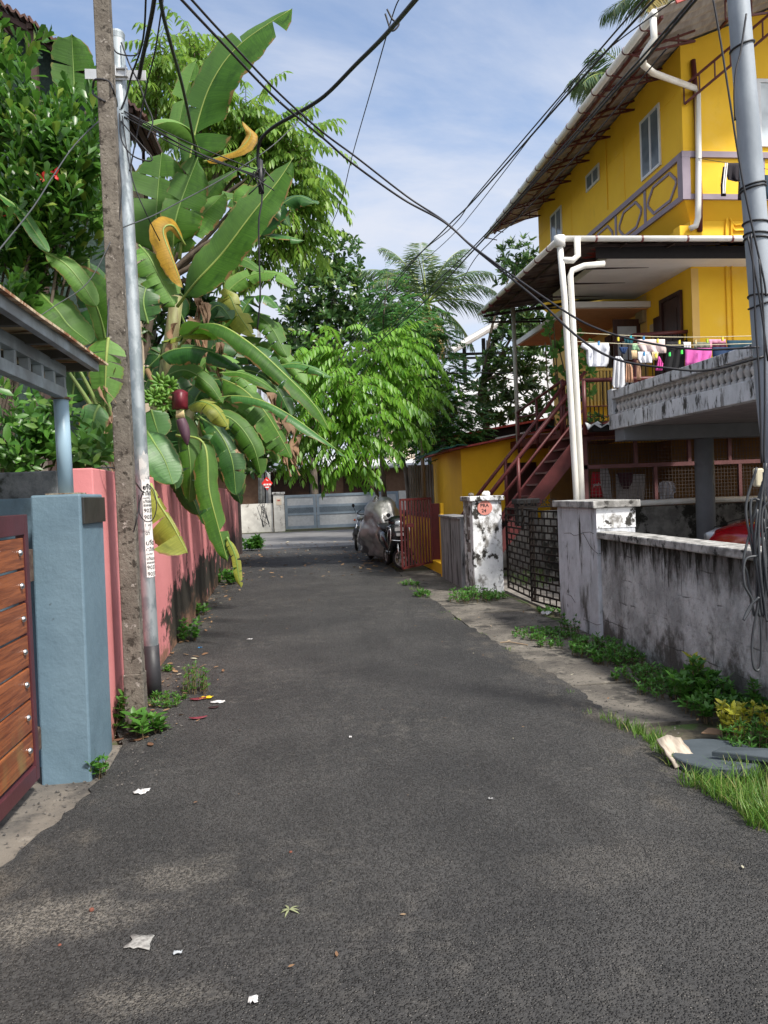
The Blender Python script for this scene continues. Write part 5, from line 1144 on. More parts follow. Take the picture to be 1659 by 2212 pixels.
banana_leaf(b4, [(215,875,7.0),(205,895,6.95),(200,925,6.95),(205,950,6.95)], 58, GRNB, FRN, (.1,.1), (.3,.3), .02, 0)
banana_leaf(b4, [(80,430,7.6),(70,500,7.5),(60,560,7.5),(50,640,7.5)], 90, GRND, FRN, (.1,.1), (.3,.3), .02, 3)
banana_leaf(b4, [(150,900,7.6),(160,800,7.6),(130,740,7.5),(90,760,7.5)], 80, GRND, FRN, (.1,.1), (.4,.5), .1, 2)
banana_leaf(b4, [(190,560,8),(200,640,8),(225,760,8)], 90, GRND, FRN, (0,0), (.3,.3), .02, 2)
banana_leaf(b4, [(60,330,8.4),(100,300,8.4),(140,310,8.3),(170,350,8.3)], 60, GRNL, UPN, (0,0), (.6,.7), .02, 2)
banana_leaf(b4, [(170,420,8.2),(195,390,8.2),(212,440,8.2),(215,500,8.2)], 60, GRNL, FRN, (0,0), (.5,.6), .02, 2)
pm = MB()
for a_, b_ in (((238,960),(150,805)),((236,950),(172,800)),((243,960),(196,800)),((248,940),(215,830))): pm.tube(spline([PY(a_[0],a_[1],7.6), PY((a_[0]+b_[0])/2+6,(a_[1]+b_[1])/2,7.5), PY(b_[0],b_[1],7.4)], 5), [.035-.002*i for i in range(11)], 7)
obj('leaf_stalk', pm, mat('petiole', (.15,.24,.06), .5, col2=(.20,.27,.09)), b4, True)
# broken leaf hanging in front of the concrete pole
bk = banana_leaf(b4, [(234,730,5.30),(230,770,5.27),(228,815,5.27),(226,880,5.27)], 90, GRNL, (.1,-1,.15), (-.35,-.35), (.15,.4), .0, 5, 1.0, 1.2, RIBY, 'thin', rw=.012)
skirt(b4, [(232,800,5.28),(236,815,5.28)], 2, .05, .28)
skirt(b5, [(470,740,10.4),(455,720,10.4)], 6, .14, .7); skirt(b2, [(640,940,10.2),(632,920,10.2)], 5, .13, .5); skirt(b1, [(405,690,9.2),(372,700,9.2)], 6, .13, .6)
skirt(b4, [(240,900,7.4),(255,880,7.4)], 6, .12, .6)
# ================================================================ wires
def wire(label, pts, r, m=CABLE, sag=0, n=10, cat='cable', group=None, name='overhead_cable', extra=None):
    """pts: (px, py, Y) ; each run is one cable (or one twisted bundle)"""
    mb = MB(); runs = [pts] + (extra or [])
    for q in runs: mb.tube(spline([PY(*p) for p in q], n), r*.72, 6)
    return tag(obj(name, mb, m, None, True), label, cat, group)
wire('thick twisted black cable dropping past the top of the steel pole towards the banana leaf', [(342,-40,5.2),(352,30,5.6),(372,107,6.3),(394,186,7.2),(415,286,8.4),(428,360,9.6)], .020)
wire('black cable bundle hanging at the bracket of the steel pole', [(338,-40,5.4),(330,20,5.6),(318,80,5.9),(307,130,6.2),(300,170,6.38)], .022)
wire('loose black cable curling round the steel pole bracket', [(316,-30,5.5),(312,60,5.8),(303,110,6.1),(285,160,6.3),(272,210,6.36),(262,235,6.38)], .010)
wire('thin black wire running down from above to the pole knot', [(352,0,5.6),(335,110,5.9),(318,180,6.2),(296,290,6.36),(280,370,6.38)], .008)
wire('black cable loop tied to the top of the steel pole', [(240,86,6.38),(250,112,6.34),(275,120,6.3),(295,118,6.28),(300,106,6.28)], .008)
wire('black wire looping off the steel pole top', [(262,92,6.38),(280,140,6.3),(300,180,6.3),(316,225,6.3),(330,262,6.3),(318,300,6.3)], .009)
wire('black cable looping round both left poles', [(200,190,5.6),(206,172,5.5),(235,176,5.5),(246,200,5.5),(252,230,5.9),(228,220,5.5),(203,205,5.55),(201,195,5.6)], .010)
wire('black wire hanging in a loop beside the steel pole', [(258,245,6.38),(262,300,6.35),(285,335,6.3),(320,348,6.3),(328,340,6.3),(310,318,6.3),(285,290,6.32),(262,262,6.38)], .008)
wire('long thin black wire sagging down the concrete pole', [(252,240,6.0),(256,330,5.6),(262,400,5.5),(258,470,5.5),(246,560,5.5),(236,640,5.5),(231,736,5.35)], .006)
wire('thin black wire running down the steel pole', [(264,250,6.36),(275,330,6.33),(290,400,6.32),(320,470,6.4),(345,520,6.8)], .007)
for k_, (a_, b_) in enumerate((((258,236),(566,372)), ((262,244),(560,382)), ((268,240),(568,388)), ((268,252),(556,378)))):
    wire(['upper','second','third','lowest'][k_]+' of the four black cables strung from the steel pole to the cable junction', [(a_[0],a_[1],6.38),((a_[0]+b_[0])/2+4,(a_[1]+b_[1])/2+8+3*k_,6.8),(b_[0],b_[1],7.2)], .007, group='cables from steel pole to junction')
wire('thick black service cable sweeping down from overhead to the cable junction', [(930,-40,4.0),(893,5,4.3),(830,78,5.0),(770,138,5.6),(700,208,6.2),(640,246,6.6),(590,275,6.9),(562,305,7.1),(557,345,7.2),(563,385,7.2)], .021)
wire('black cable hanging straight down from the junction', [(563,380,7.2),(566,430,7.2),(559,480,7.2),(560,560,7.25),(562,640,7.3),(556,712,7.4)], .012)
jm = MB(); c = PY(563,380,7.2); jm.tube([c+V((0,0,.14)), c+V((0,0,-.16))], .026, 8)
for k_ in range(7): a_ = k_*.9; jm.tube(spline([c+V((0,0,.1-.03*k_)), c+V((.07*math.cos(a_),-.03,.05*math.sin(a_))), c+V((.12*math.cos(a_*1.7),-.02,-.06-.02*k_))], 4), .006, 5)
tag(obj('cable_junction', jm, CABLE, None, True), 'knot of black cables at the end of the service cable', 'cable knot')
wire('thin black wire crossing the sky beside the service cable', [(866,-10,5.0),(846,40,5.2),(800,200,6.4),(760,340,7.6),(735,440,8.6),(700,520,10)], .006)
wire('tangle of thin wire at the top of the service cable', [(836,20,4.9),(848,42,4.9),(862,52,4.9),(846,66,4.9),(832,30,4.9)], .008)
X_ = [('long black cable crossing the sky from the left, the upper one', [(388,-5,4.0),(470,82,4.4),(594,211,5.0),(700,300,5.4),(760,352,5.6),(870,430,5.8),(960,480,5.7),(1026,538,5.6),(1159,646,5.2),(1251,730,4.9),(1331,776,4.7),(1440,795,4.5),(1533,799,4.4),(1650,770,4.25)], .011),
      ('long black cable crossing the sky from the left, the lower one', [(410,-5,4.1),(480,72,4.5),(594,193,5.1),(690,280,5.5),(770,340,5.7),(880,425,5.85),(960,478,5.75),(1026,536,5.6),(1198,658,5.1),(1293,711,4.8),(1407,742,4.6),(1520,755,4.4),(1640,750,4.25)], .010)]
for l_, p_, r_ in X_: wire(l_, p_, r_)
wire('thin grey wire from the steel pole across the banana leaves', [(258,494,5.9),(330,466,6.3),(394,433,6.8),(460,398,7.2),(526,358,7.6),(600,305,8.0),(690,215,8.4)], .007, CABLEG)
wire('thin grey wire crossing the shrub on the left', [(-10,550,4.4),(70,450,4.8),(115,380,5.2),(160,315,5.5),(210,265,5.8),(252,234,6.2)], .006, CABLEG)
wire('thin dark wire sloping over the left banana leaves to the pole', [(60,700,5.2),(120,660,5.3),(190,610,5.4),(240,520,5.5),(262,470,5.6)], .005, CABLEG)
for k_, p_ in enumerate(([(1440,-30,4.8),(1407,5,5.2),(1251,176,6.6),(1026,430,9.6),(960,496,11),(852,616,14),(683,850,22)], [(1420,-30,4.8),(1385,5,5.2),(1251,160,6.6),(1026,425,9.8),(976,490,11),(850,610,14),(690,835,22)], [(1480,-25,4.8),(1449,5,5.2),(1312,108,6.2),(1217,206,7.2),(1026,452,10),(970,515,11.5),(840,640,15),(700,820,22)],
    [(1530,-30,4.6),(1499,5,4.9),(1392,130,5.8),(1331,195,6.4),(1179,368,8.4),(1026,537,11),(885,681,15),(683,854,22)], [(1520,-30,4.6),(1490,5,4.9),(1392,118,5.8),(1331,186,6.4),(1179,360,8.4),(1026,530,11),(890,660,15),(768,792,20)], [(1440,105,6.0),(1251,330,8),(1120,470,9.6),(1062,520,10.5),(1009,587,11.5),(950,720,15),(891,873,20)])):
    wire(['outermost line of the cable bundle rising to the upper right', 'second line of the cable bundle rising to the upper right', 'loose line under the cable bundle rising to the upper right', 'thick line in front of the tin eave', 'twin of the thick line in front of the tin eave', 'steep line dropping in front of the coconut palm'][k_], p_, (.013,.010,.007,.015,.012,.009)[k_])
wire('horizontal black cable in front of the white house', [(960,806,20),(1040,806,20),(1110,806,19.6)], .02)
# right pole with its cables
RT, RB = PY(1592,-40,4.30), PY(1662,867,4.30); d_ = (RB-RT).normalized(); RBB = V((3.045,4.27,-.05))
t = thing('utility_pole', 'smooth grey round pole wrapped with cables in front of the mouldy wall', 'utility pole', RBB)
RT2 = RT+(RT-RB)*.25
obj('shaft', MB().tube([RBB, RB, RB.lerp(RT,.33), RB.lerp(RT,.66), RT, RT2], [.077,.071,.068,.0645,.060,.056], 28), POLEG, t, True)
bm_ = MB()
def rp(y):  # centre of the pole at a picture row
    u = (y-867)/(-40-867); return RB.lerp(RT, u)
def rrad(y): return .071-.011*(867-y)/907
for y_, tl in ((100,.1),(398,.06),(405,.06),(480,-.02),(505,-.03),(515,-.03),(640,-.06),(655,.1)):
    c = rp(y_); rr_ = rrad(y_)+.005; bm_ = MB(); obj('cable_tie', bm_, CABLE, t, True) if False else None; bm_.tube([c+V((rr_*math.cos(a_*.3142), rr_*math.sin(a_*.3142), tl*rr_*math.cos(a_*.3142)*3)) for a_ in range(21)], .006, 5, False); obj('cable_tie', bm_, CABLE, t, True)
wm = MB(); 
for seq in ([(1539,-10),(1560,110),(1594,330),(1612,430),(1648,594),(1655,640)], [(1612,30),(1600,110),(1590,150),(1586,200),(1588,260)], [(1622,505),(1628,600),(1632,700),(1640,820),(1645,1000)], [(1640,560),(1650,700),(1652,860),(1650,1000)], [(1615,510),(1640,640),(1659,780)]):
    wm.tube(spline([PY(x_,y_,4.205) for x_, y_ in seq], 8), .006, 5)
obj('drop_wire', wm, CABLE, t, True)
obj('meter_box', MB().box(PY(1624,1010,4.2).x,PY(1642,1010,4.2).x,4.16,4.20,PY(1630,1052,4.2).z,PY(1630,1012,4.2).z), mat('cream plastic box', (.55,.50,.36), .5), t, bevel=.01)
coil = MB()
loops = [[(1635,1010),(1612,1090),(1620,1160),(1638,1260),(1630,1330),(1614,1240),(1606,1210),(1625,1130),(1648,1040)],
 [(1642,1080),(1622,1085),(1628,1170),(1645,1240),(1659,1200),(1655,1110),(1642,1080)],
 [(1650,1020),(1652,1180),(1640,1290),(1625,1380),(1628,1440),(1642,1440),(1644,1360),(1642,1290),(1650,1200)],
 [(1640,1200),(1610,1210),(1608,1262),(1625,1300),(1606,1340),(1620,1310),(1640,1290)],
 [(1655,1000),(1640,1120),(1642,1230),(1652,1310),(1659,1340),(1668,1250),(1660,1120)],
 [(1648,1090),(1636,1150),(1640,1210),(1652,1290),(1640,1330),(1634,1250),(1640,1160)],
 [(1659,1140),(1640,1150),(1630,1210),(1645,1220),(1662,1180)], [(1650,1150),(1646,1230),(1640,1330),(1648,1280),(1655,1190),(1650,1120)],
 [(1636,1100),(1631,1180),(1640,1260),(1648,1330),(1655,1250),(1650,1160)], [(1662,1080),(1646,1110),(1650,1200),(1662,1290),(1672,1200)]]
for q, lp in enumerate(loops): coil.tube(spline([PY(x_,y_,4.13-.012*(q % 5)+.01*(i % 2)) for i, (x_, y_) in enumerate(lp)], 8), .0072, 6, True)
tag(obj('cable_coil', coil, mat('coil cable', (.03,.032,.038), .45, col2=(.06,.065,.07), ns=3), None, True), 'tangled coils of spare black cable hanging on the right pole', 'cable coil')
wire('black wire tied round the foot of both left poles', [(160,1030,5.45),(195,1016,5.45),(228,1010,5.42),(262,1016,5.6),(290,1040,6.0),(308,1062,6.35),(312,1050,6.38)], .008)
wm_ = [(310,1062,6.36),(302,1085,6.34),(302,1110,6.33),(315,1126,6.33),(330,1122,6.33),(338,1095,6.34),(332,1060,6.36),(318,1045,6.38)]
wire('black wire loop against the paper notices', wm_, .006)
wire('black wire dangling in front of the concrete pole base', [(300,1070,5.8),(298,1110,5.5),(285,1160,5.5),(270,1195,5.5),(262,1215,5.5),(266,1244,5.5)], .006)
# ================================================================ laundry
def rows_cloth(mb, rows, Y, amp=.03, n=9, k_=0):
    P = []
    R_ = []
    for (y0, a0, b0), (y1, a1, b1) in zip(rows, rows[1:]):
        for q in range(3): u = q/3; R_.append((y0+(y1-y0)*u, a0+(a1-a0)*u, b0+(b1-b0)*u))
    R_.append(rows[-1])
    for i, (y, a_, b_) in enumerate(R_):
        row = []
        for j in range(n+1):
            x = a_+(b_-a_)*j/n; w = amp*min(1, i/4)*math.sin(j*1.9+k_+.25*i)
            row.append(PY(x, y, Y+w))
        P.append(row)
    mb.grid(P)
LN = 0
def cloth(name, label, parts, Y, col, col2=None, cat='laundry', group='washing on the terrace line', stains=(), amp=.035):
    global LN; LN += 1; m = MB()
    for q, rows in enumerate(parts): rows_cloth(m, rows, Y, amp, k_=LN+q*2)
    o = obj(name, m, mat(name+' cloth', col, .9, col2=col2 or tuple(c*.8 for c in col), ns=5, stretch=(1,1,.5), stains=stains), None, True, solid=.01)
    return tag(o, label, cat, group)
cloth('shirt', 'white shirt with blue print along its hem on the terrace line', [[(741,1257,1314),(750,1254,1316),(757,1266,1316),(785,1268,1314),(792,1272,1310)]], 11.75, (.68,.70,.76), stains=[((.10,.13,.25), 9, (1,1,1), .6, .66, (4.3, 3.6))])
cloth('shirt', 'long white blouse hanging lowest beside the corner of the parapet', [[(770,1330,1340),(780,1326,1348),(830,1322,1350),(838,1326,1346)]], 11.7, (.62,.63,.66))
cloth('camisole', 'wider beige camisole hanging behind the parapet', [[(781,1353,1358),(795,1352,1366),(826,1352,1368)]], 11.75, (.42,.24,.15))
cloth('camisole', 'narrow beige camisole right of the wider one', [[(778,1376,1380),(800,1376,1384),(820,1376,1384)]], 11.75, (.42,.25,.16))
cloth('underwear', 'teal underwear clipped on the upper line', [[(729,1347,1370),(740,1351,1366),(745,1356,1360)]], 12.0, (.01,.09,.12))
cloth('underwear', 'dark blue underwear on the lower line', [[(750,1337,1357),(758,1340,1352),(764,1345,1350)]], 11.8, (.015,.04,.12))
cloth('towel', 'pale green cloth half hidden by washing', [[(742,1366,1386),(758,1364,1392)]], 12.1, (.40,.68,.42))
cloth('skirt', 'pale pink ruffled skirt on the upper line', [[(733,1377,1436),(745,1377,1436),(758,1384,1440),(763,1400,1440)]], 11.95, (.74,.60,.58))
cloth('shorts', 'white shorts on the lower line', [[(760,1378,1404),(775,1378,1408),(784,1384,1408)]], 11.75, (.75,.76,.80))
cloth('towel', 'small cream cloth on the lower line right of the white shorts', [[(760,1408,1422),(778,1410,1420)]], 11.85, (.66,.50,.30))
cloth('towel', 'small cream cloth on the lower line left of the white shorts', [[(757,1364,1376),(775,1366,1376)]], 11.85, (.66,.50,.30))
cloth('trousers', 'black trousers hung on the terrace line', [[(738,1440,1476),(760,1440,1480),(790,1434,1478),(800,1434,1478)]], 11.85, (.008,.008,.010))
cloth('towel', 'bright pink triangular cloth hanging below the white shorts', [[(770,1423,1424),(785,1420,1432),(800,1416,1430)]], 11.8, (.75,.10,.42))
cloth('napkin', 'small white cloth beside the black trousers', [[(739,1475,1492),(756,1476,1492)]], 11.9, (.70,.71,.74))
cloth('trousers', 'bright pink trousers hung on the terrace line', [[(752,1480,1537),(765,1480,1537),(790,1480,1530)]], 11.8, (.62,.12,.40))
cloth('towel', 'grey green towel on the upper line', [[(739,1497,1533),(752,1500,1534)]], 12.0, (.17,.18,.14))
cloth('towel', 'pale pink towel on the upper line', [[(733,1531,1567),(745,1533,1568),(752,1535,1540)]], 12.1, (.68,.30,.42))
cloth('towel', 'maroon towel on the lower line', [[(740,1539,1569),(755,1539,1570)]], 11.95, (.08,.012,.03))
cloth('towel', 'navy blue towel at the right end of the line', [[(750,1539,1600),(770,1539,1640),(776,1545,1640)]], 11.85, (.015,.04,.10))
cloth('towel', 'dark teal towel behind the right pole', [[(735,1570,1645),(760,1572,1650)]], 12.0, (.01,.05,.08))
cloth('tracksuit_top', 'black tracksuit top with white sleeve stripes hanging from the upper window', [[(352,1570,1612),(372,1568,1612),(388,1572,1610),(392,1590,1612)],[(360,1562,1574),(400,1557,1566),(424,1558,1568)],[(385,1596,1612),(432,1594,1612)]], 12.0, (.02,.016,.022), group='washing on the upper storey')
sm_ = MB(); rows_cloth(sm_, [(352,1566,1568.4),(400,1561,1563.4),(418,1561,1563)], 11.96, 0); rows_cloth(sm_, [(352,1570,1572.4),(400,1565,1567.4),(418,1564.6,1566.6)], 11.96, 0)
so_ = bpy.data.objects['tracksuit_top']; obj('stripe', sm_, WHT, so_, solid=.012)
cloth('towel', 'dark blue cloth right of the grey pole at the upper storey', [[(378,1652,1690),(430,1654,1690)]], 12.0, (.012,.035,.06), group='washing on the upper storey')
for l_, y0, y1, Y_ in (('lower clothes line over the terrace', 741, 749, 11.8), ('upper clothes line over the terrace', 722, 733, 12.0)):
    a_, b_ = PY(1228, y0-4, Y_), PY(1659, y1-8, Y_); m_ = (a_+b_)/2-V((0,0,.05)); tag(obj('clothes_line', MB().tube(spline([a_,m_,b_], 6), .006, 5), mat('line', (.55,.5,.35), .8)), l_, 'clothes line')
a_, b_ = PY(1508,342,12.35), PY(1700,372,12.0); tag(obj('clothes_line', MB().tube([a_,b_], .005, 5), CABLE), 'clothes line tied to the upper downpipe', 'clothes line')
# cloth pegs
peg = None; pegs = [(1293,738,'blue peg holding the white shirt'),(1335,729,'yellow peg left of the teal underwear'),(1362,726,'teal peg on the teal underwear'),(1390,727,'blue peg on the pale pink skirt'),(1420,733,'yellow peg on the pale pink skirt'),(1391,761,'blue peg on the white shorts'),(1416,765,'yellow green peg on the cream cloth'),(1446,762,'green peg on the black trousers leg'),(1472,757,'bright green peg on the black trousers'),(1467,736,'yellow peg on the black trousers top'),(1502,735,'cream peg on the small white cloth'),(1527,733,'lime peg on the grey green towel'),(1560,729,'yellow peg on the pale pink towel')]
pc2 = {'blue': (.05,.25,.5), 'yellow': (.7,.6,.05), 'teal': (.02,.4,.45), 'green': (.05,.65,.12), 'bright': (.08,.8,.1), 'cream': (.6,.5,.25), 'lime': (.4,.6,.05)}
for px_, py_, lb_ in pegs:
    c = PY(px_, py_+2, 11.66); m_ = MB().box(c.x-.008,c.x+.008,c.y-.03,c.y,c.z-.045,c.z+.02)
    m_.box(c.x-.018,c.x-.0095,c.y-.03,c.y,c.z-.04,c.z+.012)
    col_ = pc2[lb_.split()[0]]; tag(obj('clothes_peg', m_, mat('peg '+lb_.split()[0], col_, .5)), lb_, 'peg', 'pegs on the clothes lines')
# washing and bags behind the mesh
def hang(name, label, parts, col, Y=13.6, stains=()): cloth(name, label, parts, Y, col, group='washing behind the mesh screen', stains=stains)
hang('shirt', 'white striped shirt on a hanger behind the mesh screen', [[(1039,1432,1446),(1044,1424,1456),(1062,1421,1460),(1066,1426,1455),(1090,1427,1455)]], (.62,.63,.70))
hang('shopping_bag', 'red shopping bag with white print behind the mesh screen', [[(1020,1279,1300),(1040,1277,1308),(1074,1277,1308)]], (.55,.015,.03))
vs_, fs_ = text_mesh('pulv', .09, .001); bq = PY(1282,1050,13.52); obj('lettering', MB().add([(bq.x+v.x, 13.52, bq.z+v.y) for v in vs_], fs_), WHT, bpy.data.objects['shopping_bag'])
hang('towel', 'grey white cloth hanging over the red bag', [[(1010,1297,1312),(1030,1296,1318),(1060,1300,1320),(1078,1306,1322)]], (.36,.34,.34), 13.5)
hang('towel', 'wide grey towel hung behind the mesh screen', [[(1024,1330,1393),(1050,1330,1393),(1082,1333,1391)]], (.33,.31,.31))
hang('towel', 'dark maroon cloth between the halves of the grey towel', [[(1021,1333,1368),(1040,1338,1366),(1056,1346,1358)]], (.07,.02,.03), 13.5)
# potted plants on the walkway edge
PLANT = leafmat('pot plant leaf', (.03,.09,.02), (.06,.15,.03), None, .3, .45)
t = thing('planter', 'small dark planter with leaves beside the parapet corner', 'planter', PY(1296,932,12.35)); c = PY(1296,930,12.35)
obj('pot', MB().box(c.x-.17,c.x+.17,12.25,12.45,c.z-.02,c.z+.10), BLACK, t, bevel=.01); lf = LF()
for _ in range(14): whorl(lf, c+V((random.uniform(-.18,.05),random.uniform(-.08,.08),.12+random.uniform(0,.16))), V((0,0,1))+rv()*.4, 4, .13, .04)
lf.build('foliage', PLANT, t)
P = []; c0_ = PY(1265,922,12.3)
for i in range(6): P.append([(c0_.x+.11*i, 12.2+.12*j, c0_.z-.05+.09*abs(math.sin(i*1.7+j*1.1))+.05*math.sin(j*2)) for j in range(4)])
tag(obj('plastic_sack', MB().grid(P), mat('white sack', (.6,.62,.64), .6), solid=.02), 'crumpled white sack lying beside the planter', 'sack')
# climbing plant on the stairs
VINE = leafmat('vine leaf', (.06,.18,.03), (.12,.28,.05), None, .35, .45)
t = thing('climbing_plant', 'climbing plant with lobed leaves on the wall above the stairs', 'climber', PY(1215,1000,14.6)); st2 = MB(); lf = LF()
for k_ in range(9):
    a_, b_ = PY(1212+k_*4,960,14.6), PY(1178+k_*9,740-(k_ % 3)*20,14.5); m_ = a_.lerp(b_,.5)+V((random.uniform(-.15,.15),0,0)); sp_ = spline([a_,m_,b_], 6); st2.tube(sp_, .014, 5)
    for p in sp_[3:]:
        if random.random() < .6: whorl(lf, p+rv()*.16, V((random.uniform(-.5,.5),-.8,.3)), 4, .15, .10, .9)
for _ in range(20):
    p = PY(random.uniform(1262,1282), random.uniform(735,860), 13.3); whorl(lf, p, V((random.uniform(-.5,.5),-.8,.3)), 4, .14, .09, .9)
obj('stems', st2, TWIG, t, True); lf.build('foliage', VINE, t, .1, .15)
# ================================================================ vehicles
def rotz(o, rz): o.rotation_euler = (0, 0, rz)
CHROME = mat('chrome', (.6,.6,.6), .2, 1); SBLK = mat('gloss black', (.012,.012,.014), .18, col2=(.016,.016,.018), spec=.6, local=True); SEATM = mat('vinyl seat', (.018,.018,.018), .6); WSILV = mat('silver rim', (.50,.50,.49), .35, .5)
def wheel(root, c, r, axis, tyre=.05, spokes=6, name='wheel'):
    """c local centre, axis local unit vector"""
    n = 24; ax = V(axis); a = V((0,0,1)); b = ax.cross(a)
    t_ = MB(); P = []
    for i in range(n+1):
        an = 2*math.pi*i/n; rad = a*math.cos(an)+b*math.sin(an); row = []
        for j in range(9):
            q = 2*math.pi*j/8; row.append(V(c)+rad*(r-tyre+tyre*math.cos(q))+ax*(tyre*.9*math.sin(q)))
        P.append(row)
    t_.grid(P); w = obj(name, t_, RUBBER, root, True); WP[w.name] = V((0,0,0)); w.location = (0,0,0)
    m = MB(); P = []
    for i in range(n+1):
        an = 2*math.pi*i/n; rad = a*math.cos(an)+b*math.sin(an)
        P.append([V(c)+rad*(r-tyre*1.55)+ax*.03, V(c)+rad*(r-tyre*1.95)+ax*.034, V(c)+rad*(r-tyre*1.95)-ax*.034, V(c)+rad*(r-tyre*1.55)-ax*.03])
    m.grid(P)
    for i in range(spokes):
        an = 2*math.pi*i/spokes; rad = a*math.cos(an)+b*math.sin(an); m.bar(V(c)+rad*.02, V(c)+rad*(r-tyre*1.7), .05, .025, ax)
    m.tube([V(c)-ax*.05, V(c)+ax*.05], .055, 12)
    rr = obj('rim', m, WSILV, w); rr.location = (0,0,0); return w
def part(name, mb, m, root, smooth=False, bevel=0):
    o = obj(name, mb, m, root, smooth, bevel); o.location = (0,0,0); return o
def loft(sections, n=14):
    """sections: (x, z centre, half height, half width, exponent)"""
    P = []
    for x, zc, hh, hw, e in sections:
        row = []
        for i in range(n+1):
            an = 2*math.pi*i/n; c_, s_ = math.cos(an), math.sin(an); row.append((x, hw*abs(c_)**(2/e)*(1 if c_ > 0 else -1), zc+hh*abs(s_)**(2/e)*(1 if s_ > 0 else -1)))
        P.append(row)
    m = MB().grid(P); k_ = len(P); m.f.append(tuple(range(n, -1, -1))); m.f.append(tuple((k_-1)*(n+1)+i for i in range(n+1))); return m
# scooter: local +X forward
fw, rw_ = G(866,1237), G(822,1229)
sc_ = thing('scooter', 'black motor scooter with crash bars parked behind the red bar gate', 'scooter', (2.22,15.6,.018))
hd = math.atan2(-1.0, .12); L0 = 1.22; steer = R(38)
fa = V((math.sin(-steer), math.cos(steer), 0)); fa = Matrix.Rotation(steer, 3, 'Z') @ V((0,1,0))
wheel(sc_, (0,0,.23), .23, fa, .045, 5); wheel(sc_, (-L0,0,.23), .23, (0,1,0), .05, 5)
part('front_apron', loft([(-.34,.62,.30,.21,2.6),(-.24,.66,.33,.235,2.8),(-.14,.68,.27,.22,2.6),(-.06,.70,.17,.15,2.4)], 16), SBLK, sc_, True)
part('headlight_cowl', loft([(-.40,1.0,.09,.17,2.6),(-.28,.99,.12,.18,2.6),(-.18,.96,.09,.14,2.4),(-.13,.95,.05,.09,2)], 14), SBLK, sc_, True)
part('headlight', loft([(-.16,.955,.06,.10,2.2),(-.11,.95,.05,.085,2.2),(-.09,.95,.02,.04,2)], 12), GLASSL, sc_, True)
part('body', loft([(-.55,.40,.10,.16,3),(-.75,.55,.20,.19,3),(-1.05,.60,.20,.20,2.8),(-1.4,.66,.15,.17,2.5),(-1.62,.72,.07,.10,2.2)], 14), SBLK, sc_, True)
part('floorboard', MB().box(-.62,-.22,-.19,.19,.30,.38), SBLK, sc_, bevel=.02)
part('seat', loft([(-.62,.80,.04,.12,2.4),(-.85,.82,.07,.16,2.6),(-1.15,.84,.07,.16,2.6),(-1.5,.88,.05,.12,2.4)], 12), SEATM, sc_, True)
m = MB()
P = []
for i in range(9):
    an = R(20+i*18); P.append([V((0,0,.23))+Matrix.Rotation(steer,3,'Z') @ V((-math.cos(an)*.275+0,y_,math.sin(an)*.275)) for y_ in (-.075,-.05,0,.05,.075)])
m.grid(P); part('mudguard', m, SBLK, sc_, True)
m = MB(); rs_ = Matrix.Rotation(steer,3,'Z')
for y_ in (-.09,.09): m.tube([rs_ @ V((0,y_,.23)), rs_ @ V((-.05,y_*.6,.56))], .022, 8)
m.tube([(-.10,0,.52),(-.28,0,.98)], .03, 8); part('fork', m, CHROME, sc_, True)
m = MB(); m.tube(spline([rs_ @ V((-.02,-.33,0))+V((-.36,0,1.02)), V((-.30,-.16,1.03)), V((-.28,.16,1.03)), rs_ @ V((-.02,.33,0))+V((-.36,0,1.02))], 5), .016, 8); hb_ = part('handlebar', m, BLACK, sc_, True)
for s_ in (-1, 1):
    m = MB(); p0 = rs_ @ V((0,.24*s_,0))+V((-.30,0,1.04)); m.tube([p0, p0+V((.02,.03*s_,.06))], .007, 6); m.lathe([(.01,-.012),(.042,-.008),(.045,.004),(.02,.014)], p0+V((.02,.03*s_,.09)), 12, (1,0,.1)); part('mirror', m, BLACK, sc_, True)
m = MB()
for s_ in (-1, 1): m.tube(spline([(-.34,.20*s_,.30),(-.12,.24*s_,.42),(-.02,.22*s_,.62),(-.08,.20*s_,.86),(-.24,.22*s_,.88),(-.32,.23*s_,.78)], 5), .013, 8)
m.tube(spline([(-.02,-.22,.62),(.03,0,.60),(-.02,.22,.62)], 4), .012, 8); m.tube(spline([(-1.25,-.14,.84),(-1.6,-.12,.92),(-1.66,0,.93),(-1.6,.12,.92),(-1.25,.14,.84)], 5), .013, 8); part('crash_bar', m, CHROME, sc_, True)
part('number_plate', MB().box(-.055,-.045,-.11,.11,.80,.87).box(-.02,-.015,-.09,.09,.70,.76), WHT, sc_)
rotz(sc_, hd)
# covered two-wheeler
cv = thing('covered_motorbike', 'motorbike hidden under a shiny silver rain cover', 'motorbike', (2.06,17.75,.018))
secs = [(.62,.40,.34,.10),(.5,.55,.50,.22),(.30,.70,.62,.30),(.12,.74,.66,.42),(-.05,.68,.60,.36),(-.35,.55,.48,.27),(-.75,.52,.44,.25),(-1.05,.50,.40,.20),(-1.22,.42,.30,.09)]
P = []
for q in range(len(secs)-1):
    for u in range(5):
        u_ = u/5; a_, b_ = secs[q], secs[q+1]; s_ = [a_[i]+(b_[i]-a_[i])*u_ for i in range(4)]; row = []
        for i in range(41):
            an = R(-62+304*i/40) ; c_, s2 = math.cos(an), math.sin(an)
            f_ = 1+.16*math.sin(an*6+s_[0]*5)*(1.2-s2)*.6+.12*abs(math.sin(an*9-s_[0]*6))-.06
            y_ = s_[3]*abs(c_)**.75*(1 if c_ > 0 else -1)*f_*(1.0+.15*max(0,-s2)); z_ = s_[1]+s_[2]*(s2 if s2 < 0 else abs(s2)**1.1)
            row.append((s_[0]+.03*math.sin(an*5+s_[0]*6), y_, max(.10+.05*math.sin(i*1.1+s_[0]*7), z_)))
        P.append(row)
